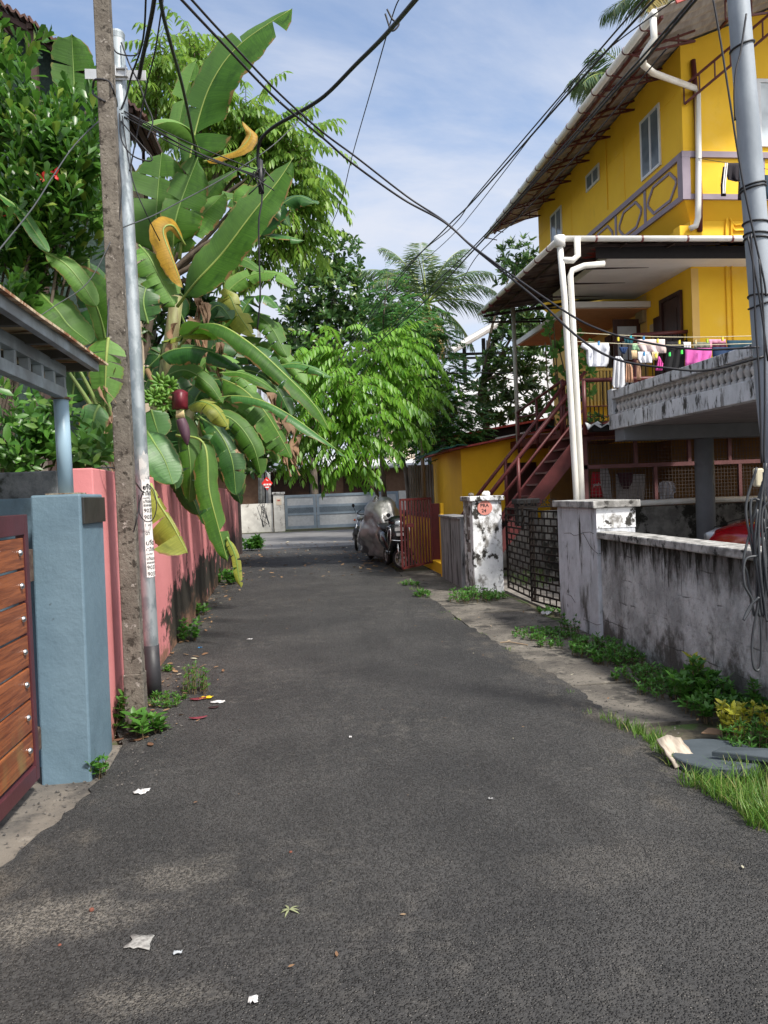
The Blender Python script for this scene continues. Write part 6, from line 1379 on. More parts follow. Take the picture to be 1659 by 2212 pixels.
COVER = mat('silver rain cover', (.40,.40,.40), .34, .55, col2=(.25,.25,.25), ns=5, bump=.8, bs=9, local=True)
part('rain_cover', MB().grid(P), COVER, cv, True)
m = MB(); m.lathe([(.06,-.12),(.09,-.04),(.06,.04),(.015,.10)], (.14,-.12,1.34), 9); part('mirror_hump', m, COVER, cv, True)
wheel(cv, (.52,0,.29), .29, (0,1,0), .05, 5); wheel(cv, (-.85,0,.29), .29, (0,1,0), .055, 5); rotz(cv, math.atan2(-1.0,.18)); cv.scale = (1.1,1.15,1.08)
# motorcycle
mc = thing('motorcycle', 'black motorcycle with an orange indicator parked past the silver cover', 'motorcycle', (1.80,21.6,.018))
wheel(mc, (0,0,.30), .30, Matrix.Rotation(R(35),3,'Z') @ V((0,1,0)), .045, 5); wheel(mc, (-1.28,0,.30), .30, (0,1,0), .05, 5)
part('tank', loft([(-.32,.82,.05,.08,2.2),(-.45,.84,.13,.15,2.5),(-.65,.84,.12,.15,2.5),(-.82,.80,.06,.10,2.2)], 12), mat('red black tank', (.05,.008,.01), .2, local=True), mc, True)
part('seat', loft([(-.78,.80,.05,.10,2.4),(-1.0,.80,.06,.14,2.6),(-1.4,.86,.05,.12,2.4)], 10), SEATM, mc, True)
m = MB(); m.box(-.85,-.45,-.12,.12,.32,.66); part('engine', m, BLACK, mc, False, .03)
m = MB(); s_ = Matrix.Rotation(R(35),3,'Z')
for y_ in (-.1,.1): m.tube([s_ @ V((0,y_,.30)), V((-.28,y_*.9,.95))], .022, 8)
part('fork', m, CHROME, mc, True)
m = MB(); m.tube(spline([V((-.62,-.30,1.12)), V((-.33,-.2,1.05)), V((-.27,0,1.0)), V((-.23,.24,1.05)), V((-.40,.42,1.14))], 5), .014, 8); part('handlebar', m, BLACK, mc, True)
part('headlight', loft([(-.28,.92,.06,.07,2),(-.15,.92,.09,.09,2),(-.11,.92,.05,.05,2)], 12), GLASSL, mc, True)
for y_ in (-.18,.18): part('indicator', MB().lathe([(.015,-.03),(.03,0),(.015,.04)], (-.18,y_,.86), 8, (1,0,0)), mat('orange lens', (.75,.12,.01), .3), mc, True)
m = MB(); m.tube(spline([(-.30,-.12,.45),(-.25,-.32,.50),(-.35,-.34,.30),(-.5,-.14,.28)], 4), .014, 8); part('crash_bar', m, CHROME, mc, True); m = MB(); m.tube(spline([(-.30,.12,.45),(-.25,.32,.50),(-.35,.34,.30),(-.5,.14,.28)], 4), .014, 8); part('crash_bar', m, CHROME, mc, True)
m = MB(); P = []
for i in range(8):
    an = R(25+i*18); P.append([s_ @ V((-math.cos(an)*.34,y_,.30+math.sin(an)*.34)) for y_ in (-.06,0,.06)])
part('mudguard', m.grid(P), BLACK, mc, True)
for s2 in (-1,1):
    m = MB(); p0 = V((-.36,.28*s2,1.07)); m.tube([p0,p0+V((.03,.05*s2,.16))], .007, 6); m.lathe([(.01,-.012),(.05,-.008),(.055,.004),(.03,.014)], p0+V((.03,.06*s2,.2)), 10, (1,0,0)); part('mirror', m, BLACK, mc, True)
rotz(mc, math.atan2(-.72,-.70)); 
# vehicle glimpsed inside the gate opening
ib = thing('parked_scooter', 'partly hidden scooter with a white front inside the yellow gateway', 'scooter', (3.3,16.3,0))
wheel(ib, (0,0,.23), .23, (0,1,0), .05, 5); wheel(ib, (-1.2,0,.23), .23, (0,1,0), .05, 5); part('front_apron', loft([(-.3,.6,.3,.2,2.6),(-.15,.66,.32,.22,2.8),(-.04,.70,.2,.14,2.4)], 12), WHT, ib, True)
part('body', loft([(-.5,.45,.12,.16,3),(-.9,.6,.2,.19,3),(-1.5,.7,.12,.14,2.5)], 12), SBLK, ib, True); rotz(ib, math.atan2(-1,-.1))
# red car in the porch, nose towards the lane: local +X forward
RED = mat('red car paint', (.36,.006,.012), .12, col2=(.30,.005,.010), spec=.7, local=True)
car = thing('parked_car', 'red car with its bonnet showing over the mouldy wall', 'car', (5.62,9.35,-.03))
prof = [(0,.52,.66),(-.04,.48,.86),(-.15,.46,.97),(-.5,.44,1.07),(-1.0,.44,1.14),(-1.28,.44,1.17),(-3.2,.44,1.15),(-3.55,.46,1.05),(-3.65,.55,.85)]
P = []
for x, zb_, zt_ in prof:
    hw = .80-(.16*max(0,(x+.5)/.5)**2 if x > -.5 else 0)-(.1 if x < -3.4 else 0)
    P.append([(x,-hw*.96,.28),(x,-hw,.45),(x,-hw*1.0,zt_-.22),(x,-hw*.95,zt_-.08),(x,-hw*.75,zt_-.01),(x,-hw*.35,zt_+.025),(x,0,zt_+.035),(x,hw*.35,zt_+.025),(x,hw*.75,zt_-.01),(x,hw*.95,zt_-.08),(x,hw,zt_-.22),(x,hw,.45),(x,hw*.96,.28)])
m = MB().grid(P); m.f.append(tuple(range(12,-1,-1))); body = part('body', m, RED, car, True)
P = []
for x, zt_, hw in ((-1.22,1.17,.70),(-1.7,1.50,.60),(-2.1,1.60,.58),(-2.8,1.58,.57),(-3.45,1.15,.66)):
    P.append([(x,-hw-.08,1.12 if zt_ > 1.2 else zt_),(x,-hw,zt_-.05),(x,-hw*.6,zt_),(x,0,zt_+.01),(x,hw*.6,zt_),(x,hw,zt_-.05),(x,hw+.08,1.12 if zt_ > 1.2 else zt_)])
part('cabin_glass', MB().grid(P), GLASSD, car, True); part('roof', MB().box(-2.85,-1.8,-.55,.55,1.585,1.625), RED, car, False, .02)
for s_ in (-1,1):
    o = part('headlight', loft([(-.42,.86,.07,.06,2.2),(-.22,.82,.09,.10,2.4),(-.05,.79,.06,.08,2.2)], 10), mat('headlight glass', (.5,.52,.55), .08, .3), car, True); o.location = (0,.62*s_,.07)
part('grille', MB().box(-.02,.02,-.42,.42,.50,.66), BLACK, car, False, .01)
for x in (-.72,-3.0):
    for s_ in (-1,1): wheel(car, (x,.74*s_,.29), .29, (0,1,0), .08, 7)
m = MB(); m.tube([(-.15,-.6,.992),(-.5,-.66,1.075),(-1.2,-.68,1.17)], .006, 4); part('bonnet_seam', m, BLACK, car)
rotz(car, math.pi)
# ================================================================ far end of the lane
t = thing('sliding_gate', 'wide grey blue sheet metal double gate across the end of the lane', 'gate', (1.6,36.1,0))
g0, g1 = PY(614,1070,36.1), PY(860,1058,36.1); gy = 36.1; gz = g0.z; gx0, gx1 = g0.x, g1.x
GB = mat('gate frame blue grey', (.22,.27,.31), .5); GP = mat('gate sheet grey', (.42,.43,.43), .6, col2=(.36,.37,.37), ns=8)
xm = PY(684,1110,gy).x; m = MB()
for xa, xb in ((gx0,xm-.01),(xm+.01,gx1)):
    m.box(xa,xb,gy-.04,gy+.02,gz-.12,gz).box(xa,xb,gy-.04,gy+.02,.10,.24).box(xa,xa+.13,gy-.039,gy+.02,.24,gz-.12).box(xb-.13,xb,gy-.039,gy+.02,.24,gz-.12).box(xa+.13,xb-.13,gy-.038,gy+.02,.74,.84).box(xa+.13,xb-.13,gy-.038,gy+.02,1.08,1.20)
obj('frame', m, GB, t); m = MB()
for xa, xb in ((gx0,xm-.01),(xm+.01,gx1)): m.box(xa+.13,xb-.13,gy-.01,gy+.01,.24,.74).box(xa+.13,xb-.13,gy-.01,gy+.01,1.20,gz-.12)
obj('sheet_panel', m, GP, t); m = MB()
for xa, xb in ((gx0,xm-.01),(xm+.01,gx1)):
    for q in range(5): m.box(xa+.13,xb-.13,gy-.03,gy+.01,.855+q*.046,.88+q*.046)
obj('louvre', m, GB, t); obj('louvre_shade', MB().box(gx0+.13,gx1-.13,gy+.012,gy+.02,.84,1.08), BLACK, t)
p0 = PY(590,1068,36); p1 = PY(613,1066,36); t = thing('gate_pillar', 'white stained gate pillar with a small plate at the far gate', 'gate pillar', ((p0.x+p1.x)/2,36,0))
FARW = mat('far white wall', (.62,.60,.54), .85, col2=(.50,.48,.43), ns=3, stains=[((.14,.12,.10), 3, (1,1,.6), .56, .7, None)])
obj('shaft', MB().box(p0.x,p1.x,35.8,36.3,0,p0.z), FARW, t); obj('cap', MB().box(p0.x-.05,p1.x+.05,35.75,36.35,p0.z,p0.z+.1), COPING, t); m = MB(); cc = (p0.x+p1.x)/2; m.box(cc-.12,cc+.12,35.785,35.799,p0.z-.5,p0.z-.2); pl_ = obj('plate', m, CREAM, t); obj('plate_mark', MB().box(cc-.06,cc+.06,35.78,35.784,p0.z-.32,p0.z-.26), TINR, pl_)
p2 = PY(520,1085,36); o = obj('far_wall', MB().box(-9,p0.x-.051,35.95,36.15,0,PY(560,1088,36).z), FARW); tag(o, 'stained cream wall left of the far gate', 'wall')
o = obj('far_wall', MB().box(gx1+.02,14,36.0,36.2,0,1.7), FARW); tag(o, 'cream wall right of the far gate behind the motorbikes', 'wall')
t = thing('far_house', 'brown walled single storey house with a pale tin roof behind the far gate', 'house', (1,40,0))
hz = PY(600,1016,40).z; hr0 = PY(560,1015,39.3).z; hr1 = PY(600,975,42)
obj('wall', MB().box(-7,9,40,46,0,hz+.1), mat('brown far wall', (.20,.115,.07), .9, col2=(.16,.09,.055)), t)
m = MB(); m.hexa([(-7.5,39.3,hr0-.05),(9.5,39.3,hr0-.05),(9.5,46.5,hr0+.95),(-7.5,46.5,hr0+.95),(-7.5,39.3,hr0+.05),(9.5,39.3,hr0+.05),(9.5,46.5,hr0+1.05),(-7.5,46.5,hr0+1.05)]); r_ = obj('roof', m, FASC, t)
obj('gutter', MB().tube([(-7.5,39.25,hr0-.02),(9.5,39.25,hr0-.02)], .12, 8), FASC, r_)
for pa, pb in ((565,590),(655,682),(687,694),(780,800)):
    a_, b_ = PY(pa,1060,39.95), PY(pb,1060,39.95); f = obj('window', MB().box(a_.x,b_.x,39.93,39.999,1.0,hz-.25), BLACK, t)
for pa, pb in ((545,625),(700,752)): obj('veranda_opening', MB().box(PY(pa,1,39.9).x,PY(pb,1,39.9).x,39.9,39.93,.2,hz-.05), DARKIN, t)
for px_, py_ in ((752,1040),(768,1032),(768,1058)): q = PY(px_,py_,39.9); obj('meter_box', MB().box(q.x-.12,q.x+.12,39.88,39.999,q.z-.12,q.z+.12), BROWNW, t)
# small far poles with a red diamond sign
def spole(px_, top, label, r, base=1148, lean=0):
    b_ = G(px_, base); t_ = PY(px_+lean-4, top, b_.y); o = obj('far_pole', MB().tube([b_-V((0,0,.05)), t_], [r, r*.8], 10), mat('far pole grey', (.42,.43,.42), .7, col2=(.20,.19,.18), ns=3), None, True); return tag(o, label, 'utility pole'), b_
spole(563, 700, 'leaning grey pole wound with wires left of the far gate pillar', .11, 1146, 0); spole(572, 905, 'thin grey post between two poles at the far wall', .07, 1144, -4)
t = thing('far_sign_pole', 'pale pole carrying a red diamond sign and pasted notices at the far wall', 'sign pole', G(582,1147)); b_ = G(582,1147); t_ = PY(574,850,b_.y)
obj('shaft', MB().tube([b_-V((0,0,.05)), t_], [.13,.11], 10), mat('far pole pale', (.46,.47,.47), .7, col2=(.3,.3,.3), ns=4), t, True)
c = PY(577,1044,b_.y-.16); s_ = 19*b_.y/CF*.62; sg_ = obj('diamond_sign', MB().prism([c+V((0,0,s_*1.25)), c+V((s_,0,0)), c-V((0,0,s_*1.25)), c-V((s_,0,0))], (0,.02,0)), mat('sign red', (.62,.02,.015), .5), t)
m = MB(); y_ = c.y-.006
for q in range(3): m.box(c.x-.17+q*.13,c.x-.07+q*.13,y_,y_+.004,c.z-.10,c.z-.02)
m.box(c.x-.09,c.x+.09,y_,y_+.004,c.z-.22,c.z-.16).box(c.x-.05,c.x+.02,y_,y_+.004,c.z+.17,c.z+.20).box(c.x-.02,c.x+.06,y_,y_+.004,c.z+.12,c.z+.15)
obj('sign_mark', m, WHT, sg_)
m = MB()
for z0_, z1_ in ((1.0,1.3),(.62,.9)): m.tube([(c.x+.02,b_.y,z0_+.0),(c.x+.015,b_.y,z1_)], .135, 10)
obj('paper_notice', m, PAPER, t)
bx_ = PY(568,1110,34.6); m = MB()
for q in range(4): m.tube(spline([bx_+V((random.uniform(-.3,.3),random.uniform(-.1,.1),random.uniform(-.6,.6))) for _ in range(6)], 5), .012, 5)
tag(obj('cable_coil', m, CABLE, None, True), 'loops of wire on the leaning pole at the far wall', 'cable coil')
# pale cream building and white building
a_, b_ = PY(832,880,42), PY(945,960,42); o = obj('cream_building', MB().box(a_.x,a_.x+3.2,42,48,0,a_.z+.6), mat('cream stone', (.66,.56,.46), .85, col2=(.45,.36,.28), ns=3, stretch=(.6,.6,3), lo=.45, hi=.6)); tag(o, 'cream stone faced building seen through the leaves at the lane end', 'building')
t = thing('white_house', 'white house with an open tin roofed terrace beside the yellow house', 'house', (7.5,28,0)); Yw = 28
wa, wb = PY(985,815,Yw), PY(1180,815,Yw); zt_ = PY(990,812,Yw).z
obj('wall', MB().add([(wa.x,Yw,0),(wb.x+2,Yw,0),(wb.x+2,38,0),(wa.x,38,0),(wa.x,Yw,zt_-.4),(wb.x+2,Yw,zt_+1.6),(wb.x+2,38,zt_+1.6),(wa.x,38,zt_-.4)], [(3,2,1,0),(4,5,6,7),(0,1,5,4),(1,2,6,5),(2,3,7,6),(3,0,4,7)]), WHITEH, t)
m = MB(); q0_, q1_ = PY(988,868,Yw), PY(1085,820,Yw); m.bar(q0_+V((0,-.1,0)), q1_+V((0,-.1,0)), .2, .08); obj('sunshade', m, WHITEH, t)
m = MB(); e0_, e1_ = PY(975,752,Yw-.5), PY(1082,690,Yw-.5); m.add([e0_, e1_, e1_+V((0,7,.3)), e0_+V((0,7,.3)), e0_+V((0,0,.08)), e1_+V((0,0,.08)), e1_+V((0,7,.38)), e0_+V((0,7,.38))], [(3,2,1,0),(4,5,6,7),(0,1,5,4),(1,2,6,5),(2,3,7,6),(3,0,4,7)]); r_ = obj('terrace_roof', m, FASC, t)
m = MB(); m.tube([e0_+V((0,-.2,-.12)), e1_+V((0,-.2,-.1))], .12, 8); obj('gutter', m, WHT, r_); m = MB()
for px_ in (1003, 1045, 1068): q = PY(px_,760,Yw+.3); obj('terrace_post', MB().bar((q.x,Yw+.3,zt_-.3),(q.x,Yw+.3,q.z+.5),.12), BLACK, t)
q = PY(1000,765,Yw+.3); obj('terrace_rail', MB().bar((q.x-.5,Yw+.3,q.z),(q.x+4,Yw+.3,q.z+.02),.09), BLACK, t); obj('terrace_rail', MB().bar((q.x-.5,Yw+4,q.z+.5),(q.x+4,Yw+4,q.z+.5),.09), BLACK, t)
m = MB(); rows_cloth(m, [(735,1050,1060),(775,1050,1060)], 28.6, .05); rows_cloth(m, [(732,1061,1068),(775,1060,1068)], 28.7, .05, k_=2); tag(obj('washing', m, mat('far washing', (.45,.45,.46), .9, col2=(.65,.65,.62), ns=1.5), None, solid=.01), 'grey and white clothes hung on the white house terrace', 'laundry')
m = MB(); m.tube([PY(985,850,Yw-.1), PY(988,880,Yw-.1), PY(992,892,Yw-.1), PY(993,920,Yw-.1)], .05, 6); obj('downpipe', m, WHT, t, True)
# brown roofed house upper left
t = thing('netted_house', 'brown roofed house with green netting behind the shrub', 'house', (-6,9.5,0)); Yh = 10.5
NET = mat('green netting', (.018,.035,.028), .9, col2=(.035,.06,.05), ns=30)
r0_, r1_, r2_ = PY(-120,-60,Yh), PY(68,52,Yh), PY(320,262,Yh); s0_ = PY(60,0,Yh)
obj('wall', MB().box(r0_.x-4,r1_.x+.6,Yh+.6,Yh+5,0,r1_.z-.4), CREAM, t)
obj('net_screen', MB().prism([(r0_.x-4,Yh+.3,2.5),(PY(250,200,Yh).x,Yh+.3,2.5),(PY(250,200,Yh).x,Yh+.3,PY(250,190,Yh).z),(r1_.x,Yh+.3,r1_.z-.1),(r0_.x-4,Yh+.3,r1_.z+1.8)], (0,.04,0)), NET, t)
P = []
for i in range(41):
    u = i/40; a_ = r0_.lerp(r1_, u); dz = .03*math.sin(i*1.7); P.append([a_+V((0,-.1,dz)), a_+V((-.2,3.5,.6+dz))])
rf_ = MB().grid(P); P = []
for i in range(61):
    u = i/60; a_ = r1_.lerp(r2_, u); dz = .025*math.sin(i*1.9); P.append([a_+V((0,-.15,dz)), a_+V((-.3,3.5,.9+dz))])
rf_.grid(P); rr_ = obj('roof', rf_, mat('brown roof sheet', (.13,.065,.05), .7, col2=(.08,.045,.038), ns=4), t, solid=.03)
m = MB()
for k_ in range(8): a_ = r1_.lerp(r2_, k_/7); m.bar(a_+V((0,-.1,-.08)), a_+V((-.2,3.2,.7)), .06)
m.bar(r1_+V((0,0,-.1)), r2_+V((0,0,-.1)), .06); m.bar(r0_+V((0,0,-.1)), r1_+V((0,0,-.1)), .06); m.bar((r1_.x,Yh,0),(r1_.x,Yh,r1_.z),.1); obj('rafter', m, mat('rafter brown', (.06,.035,.03), .8), rr_)
# ================================================================ weeds, grass, litter
WEED = leafmat('weed leaf', (.040,.13,.018), (.085,.22,.03), None, .35, .45); WEEDY = leafmat('yellow weed leaf', (.30,.32,.03), (.42,.40,.04), None, .3, .45)
def weed(label, c, rad, h, n, l, w, m=WEED, stems=None, leaves=6, group=None, name='weed_clump'):
    t_ = thing(name, label, 'weed', c, group); lf = LF(); sm2 = MB(); c = V(c)
    for _ in range(n):
        an = random.uniform(0, 6.28); r_ = rad*math.sqrt(random.random()); p = c+V((r_*math.cos(an), r_*math.sin(an)*1.1, 0)); hh = h*random.uniform(.35, 1)*(1.1-.5*r_/rad); tp_ = p+V((random.uniform(-.25,.25)*hh, random.uniform(-.25,.25)*hh, hh))
        sm2.tube([p-V((0,0,.02)), tp_], [.004,.002], 4, False); k_ = max(2, int(hh/.05))
        for q in range(k_): whorl(lf, p.lerp(tp_, (q+1)/k_), V((random.uniform(-.3,.3),random.uniform(-.3,.3),1)), leaves, l, w, .95)
    obj('stem', sm2, TWIG, t_); lf.build('foliage', m, t_, .2, .2); return t_
W_ = [  # label, px, py, radius, height, n, leaf, width
 ('broad green weed at the foot of the concrete pole',312,1592,.12,.16,9,.09,.045),('creeping weed against the pink wall left of the concrete pole',265,1580,.10,.35,7,.06,.03),('small weed at the corner of the blue gate pillar',208,1680,.07,.13,9,.045,.02),('feathery upright weed right of the black pole base',420,1500,.13,.28,26,.035,.010),('low mossy weed round the black pole base',365,1520,.18,.09,26,.04,.014),
 ('tiny weed on the lane edge past the black pole base',362,1452,.05,.08,5,.04,.02),('weed clump at the pink wall above the litter',402,1385,.14,.28,14,.07,.035),('second weed clump along the pink wall',432,1330,.13,.22,12,.07,.035),('weed clump under the hanging banana leaf',487,1262,.28,.36,18,.10,.05),('leafy weed at the foot of the sooty pillar',548,1190,.3,.5,18,.16,.08),
 ('dense fern like weed at the foot of the peeling pillar',1020,1296,.38,.26,60,.06,.025),('flat weed on the slabs in front of the peeling pillar',1062,1292,.25,.14,30,.05,.022),('weed on the slab edge beside the parked scooter',888,1265,.16,.10,22,.05,.015),('weed tuft at the lane edge right of the scooter',916,1290,.14,.12,22,.06,.018),
 ('weed patch inside the foot of the lattice gate',1190,1322,.20,.10,24,.05,.022),('weed patch on the path before the cracked pillar',1165,1372,.30,.10,40,.045,.02),('long weed patch along the slab in front of the cracked pillar',1205,1388,.30,.13,46,.05,.022),('climbing weed at the corner of the cracked pillar',1232,1370,.10,.42,10,.05,.025),
 ('bushy fern weed at the near corner of the cracked pillar',1285,1412,.24,.24,48,.06,.024),('second fern weed along the mouldy wall',1335,1432,.22,.22,46,.06,.024),('low weed mat along the middle of the mouldy wall',1395,1470,.26,.16,50,.05,.022),('low weed mat before the leafy bush at the mouldy wall',1450,1498,.24,.14,44,.05,.022),
 ('tall leafy bush with some yellow leaves against the mouldy wall',1510,1515,.20,.38,34,.085,.045),('spreading weed below the leafy bush',1535,1542,.18,.20,26,.07,.035),('feathery dark weed at the right edge of the path',1640,1622,.22,.22,50,.05,.016),('weed behind the yellow leaved plant by the wall',1640,1535,.2,.3,20,.08,.04),('weed between the two drain covers and the wall',1600,1560,.12,.2,14,.07,.03)]
for lb_, px_, py_, r_, h_, n_, l_, w_ in W_:
    if px_ > 980: h_ *= .75; n_ = int(n_*1.6); l_ *= .75; w_ *= .70
    t_ = weed(lb_, G(px_, py_, .005), r_, h_, n_, l_, w_, group='weeds along the walls and path')
weed('yellow leaved plant beside the mouldy wall near the drain covers', G(1612,1592,.005), .17, .26, 26, .055, .026, WEEDY, name='yellow_plant')
weed('yellow topped sprig in the leafy bush', G(1512,1500,.005), .10, .40, 4, .08, .04, WEEDY, name='yellow_plant')
# grass: one mass of blades along the lane edge
def blades(name, spots, m, kind='stuff'):
    mb = MB()
    for (c, r_, n_, h_) in spots:
        h_ *= .82; n_ = int(n_*.85)
        for _ in range(n_):
            an = random.uniform(0,6.28); q = r_*math.sqrt(random.random()); p = c+V((q*math.cos(an)*.8, q*math.sin(an), 0)); d2 = random.uniform(0,6.28); d_ = V((math.cos(d2), math.sin(d2), 0)); hh = h_*random.uniform(.4,1.2); w_ = random.uniform(.0025,.005); s_ = V((-d_.y,d_.x,0))*w_; lean = random.uniform(.15,.9)
            P = []
            for i in range(5):
                u = i/4; q2 = p+d_*(hh*lean*u*u)+V((0,0,hh*(u-.35*lean*u*u))); P.append([q2-s_*(1-u*.92), q2+s_*(1-u*.92)])
            mb.grid(P)
    return obj(name, mb, m, kind=kind)
GRASS = leafmat('grass blade', (.05,.15,.018), (.15,.27,.04), (.34,.31,.12), .35, .5)
sp_ = []
for px_, py_, r_, n_, h_ in [(1320,1562,.09,70,.10),(1360,1580,.10,110,.13),(1400,1598,.11,130,.14),(1435,1625,.10,110,.14),(1450,1655,.07,60,.12),(1500,1700,.10,130,.15),(1540,1712,.12,170,.17),(1585,1735,.13,190,.18),(1630,1755,.13,190,.19),(1650,1790,.10,140,.17),(1600,1690,.14,120,.18),(1655,1700,.12,120,.2),(1270,1545,.05,25,.06),(1230,1500,.05,20,.05),(1100,1405,.08,30,.05),(1040,1372,.08,26,.05),(985,1340,.08,26,.05),(960,1325,.1,30,.06),(900,1275,.15,60,.09),(870,1262,.12,40,.08),(1660,1770,.15,160,.2)]:
    sp_.append((G(px_, py_, .0), r_, n_, h_))
o = blades('grass', sp_, GRASS); o['label'] = 'bright green grass along the right edge of the lane'
sp_ = [(V((random.uniform(3.7,5.8), random.uniform(11.5,14.5), 0)), .3, 60, .22) for _ in range(34)]
o = blades('yard_grass', sp_, GRASS); o['label'] = 'grass in the yard behind the lattice gate'
# litter
def leaflet(c, l, w, rz, m, nm, lb_, cat='litter', curl=.3, grp=None):
    P = []
    for i in range(5):
        u = i/4-.5; ww = w*math.cos(u*2.6); P.append([V((u*l, s*ww/2, curl*l*u*u*1.2+abs(s)*.3*ww*curl+.004)) for s in (-1,-.5,0,.5,1)])
    M_ = Matrix.Rotation(rz,3,'Z'); mb = MB().grid([[c+M_ @ q for q in r_] for r_ in P]); return tag(obj(nm, mb, m, None, True, solid=.003), lb_, cat, grp)
WPAP = mat('white scrap paper', (.62,.62,.63), .85, col2=(.40,.39,.38), ns=50); DRYM = mat('dead leaf', (.15,.075,.04), .8, col2=(.09,.045,.025), ns=30); REDM = mat('banana bract', (.11,.012,.022), .5, col2=(.18,.035,.05), ns=9)
Z0 = .019
def crumple(label, px_, py_, sx_, sy_, m=WPAP, h=.012, nm='paper_scrap'):
    c = G(px_, py_, Z0); P = []
    for i in range(6):
        row = []
        for j in range(6):
            u, v = i/5-.5, j/5-.5; k_ = 1-.35*random.random()*(abs(u) > .3 or abs(v) > .3); k_ *= random.uniform(.82, 1.12); row.append(c+V((u*sx_*k_+.15*v*sx_, v*sy_*k_-.2*u*sy_, .002+h*random.random())))
        P.append(row)
    return tag(obj(nm, MB().grid(P), m, None, True, solid=.002), label, 'litter')
crumple('largest white paper scrap on the lane beside the blue pillar',306,1712,.085,.07); crumple('pale flattened paper scrap near the bottom of the lane',303,2036,.10,.10, mat('grey scrap', (.33,.325,.31), .95, col2=(.16,.155,.15), ns=40), .004); crumple('white scrap at the very bottom of the lane',546,2163,.035,.04); crumple('small bluish scrap low on the lane',383,2062,.035,.02, mat('blue scrap', (.40,.43,.46), .8)); crumple('white torn packet among the banana bracts',470,1518,.12,.06); crumple('yellow wrapper lying beside the red bracts',447,1508,.11,.09, mat('yellow wrapper', (.75,.50,.02), .5)); crumple('white plastic cup crushed on the path before the lattice gate',1180,1328,.16,.10, h=.05); crumple('small white scrap on the lane beyond the litter',540,1382,.06,.03); crumple('tiny pale scrap in the middle of the lane',757,1594,.02,.02); crumple('grey scrap in the middle of the lane',1060,1728,.03,.015, mat('grey fleck', (.3,.3,.3), .9)); crumple('blue plastic fragment near the pink wall',432,1400,.05,.02, mat('blue plastic', (.03,.22,.5), .5))
c = G(1465,1648,.01); P = []
for i in range(6): P.append([c+V((-.085+.15*i/5+.02*random.random(), (j/5-.5)*.22, .012+.10*(j/5)+.012*math.sin(i*1.3+j))) for j in range(6)])
tag(obj('palm_husk', MB().grid(P), mat('dry husk', (.48,.42,.34), .9, col2=(.30,.25,.2), ns=9, stretch=(5,1,1)), None, True, solid=.012), 'pale dry husk lying against the round drain cover', 'husk')
leaflet(G(428,1512,Z0), .13, .07, .2, REDM, 'banana_bract', 'dark red banana bract nearest the yellow wrapper'); leaflet(G(428,1553,Z0), .13, .05, .1, REDM, 'banana_bract', 'dark red banana bract lying alone on the lane'); leaflet(G(462,1530,Z0), .08, .05, .3, mat('dark bract', (.03,.01,.012), .6), 'banana_bract', 'blackish banana bract below the white packet')
c = G(625,1968,Z0)
t = thing('leaf_sprig', 'pale green leaf sprig lying in the middle of the lane', 'leaf', c); m = LF()
for k_ in range(7): an = k_*.9; m.add(c+V((0,0,.006)), V((math.cos(an),math.sin(an)*.6,.10)), V((0,0,1)), .05*random.uniform(.6,1), .009)
m.build('leaves', mat('withered green', (.22,.24,.13), .8), t)
# scattered dead leaves: a mass nobody could count
lf = LF()
def scat(n_, fx, fy, l0=.03, l1=.09):
    for _ in range(n_):
        x, y = fx(), fy(); an = random.uniform(0,6.28); l_ = random.uniform(l0,l1); lf.add((x,y,.021+random.random()*.01), (math.cos(an),math.sin(an),random.uniform(-.02,.15)), (random.uniform(-.4,.4),random.uniform(-.4,.4),1), l_, l_*.42)
scat(260, lambda: random.uniform(-1.4,2.3), lambda: random.uniform(15,27), .06, .14); scat(150, lambda: -1.38+abs(random.gauss(0,.22)), lambda: random.uniform(7,22), .04,.10); scat(90, lambda: random.uniform(1.3,2.7), lambda: random.uniform(16,23), .06,.15); scat(60, lambda: -1.2+abs(random.gauss(0,.2)), lambda: random.uniform(5.2,7.5), .025,.07); scat(60, lambda: random.uniform(-1.3,2.0), lambda: random.uniform(2.2,14), .012,.035); scat(50, lambda: random.uniform(2.1,3.1), lambda: random.uniform(4.6,14), .02,.06)
o = lf.build('fallen_leaves', leafmat('fallen leaf', (.16,.085,.045), (.26,.17,.09), (.40,.38,.28), .1, .8), None, .2, -.1); o['kind'] = 'stuff'; o['label'] = 'dry fallen leaves scattered along the lane'
# loose grit on the path and lane margins
gm = MB()
for _ in range(1700):
    q = random.random()
    if q < .6: x, y = random.uniform(2.1,3.0), random.uniform(4.0,14)
    elif q < .8: x, y = random.uniform(-1.3,-.8), random.uniform(4.4,7.5)
    else: x, y = random.uniform(-1.9,-1.1), random.uniform(3.0,4.6)
    s_ = random.uniform(.0025,.0075); z = .004 if x > 2.02 else .02 if x > -1.1 else .012
    gm.add([(x-s_,y-s_,z),(x+s_,y-s_*.7,z),(x+s_*.8,y+s_,z),(x-s_*.9,y+s_*.8,z),(x,y,z+s_*1.2)], [(0,1,4),(1,2,4),(2,3,4),(3,0,4)])
o = obj('gravel', gm, mat('grit', (.12,.11,.10), .95, col2=(.05,.047,.045), ns=40), kind='stuff'); o['label'] = 'loose dark grit along the edges of the lane and path'
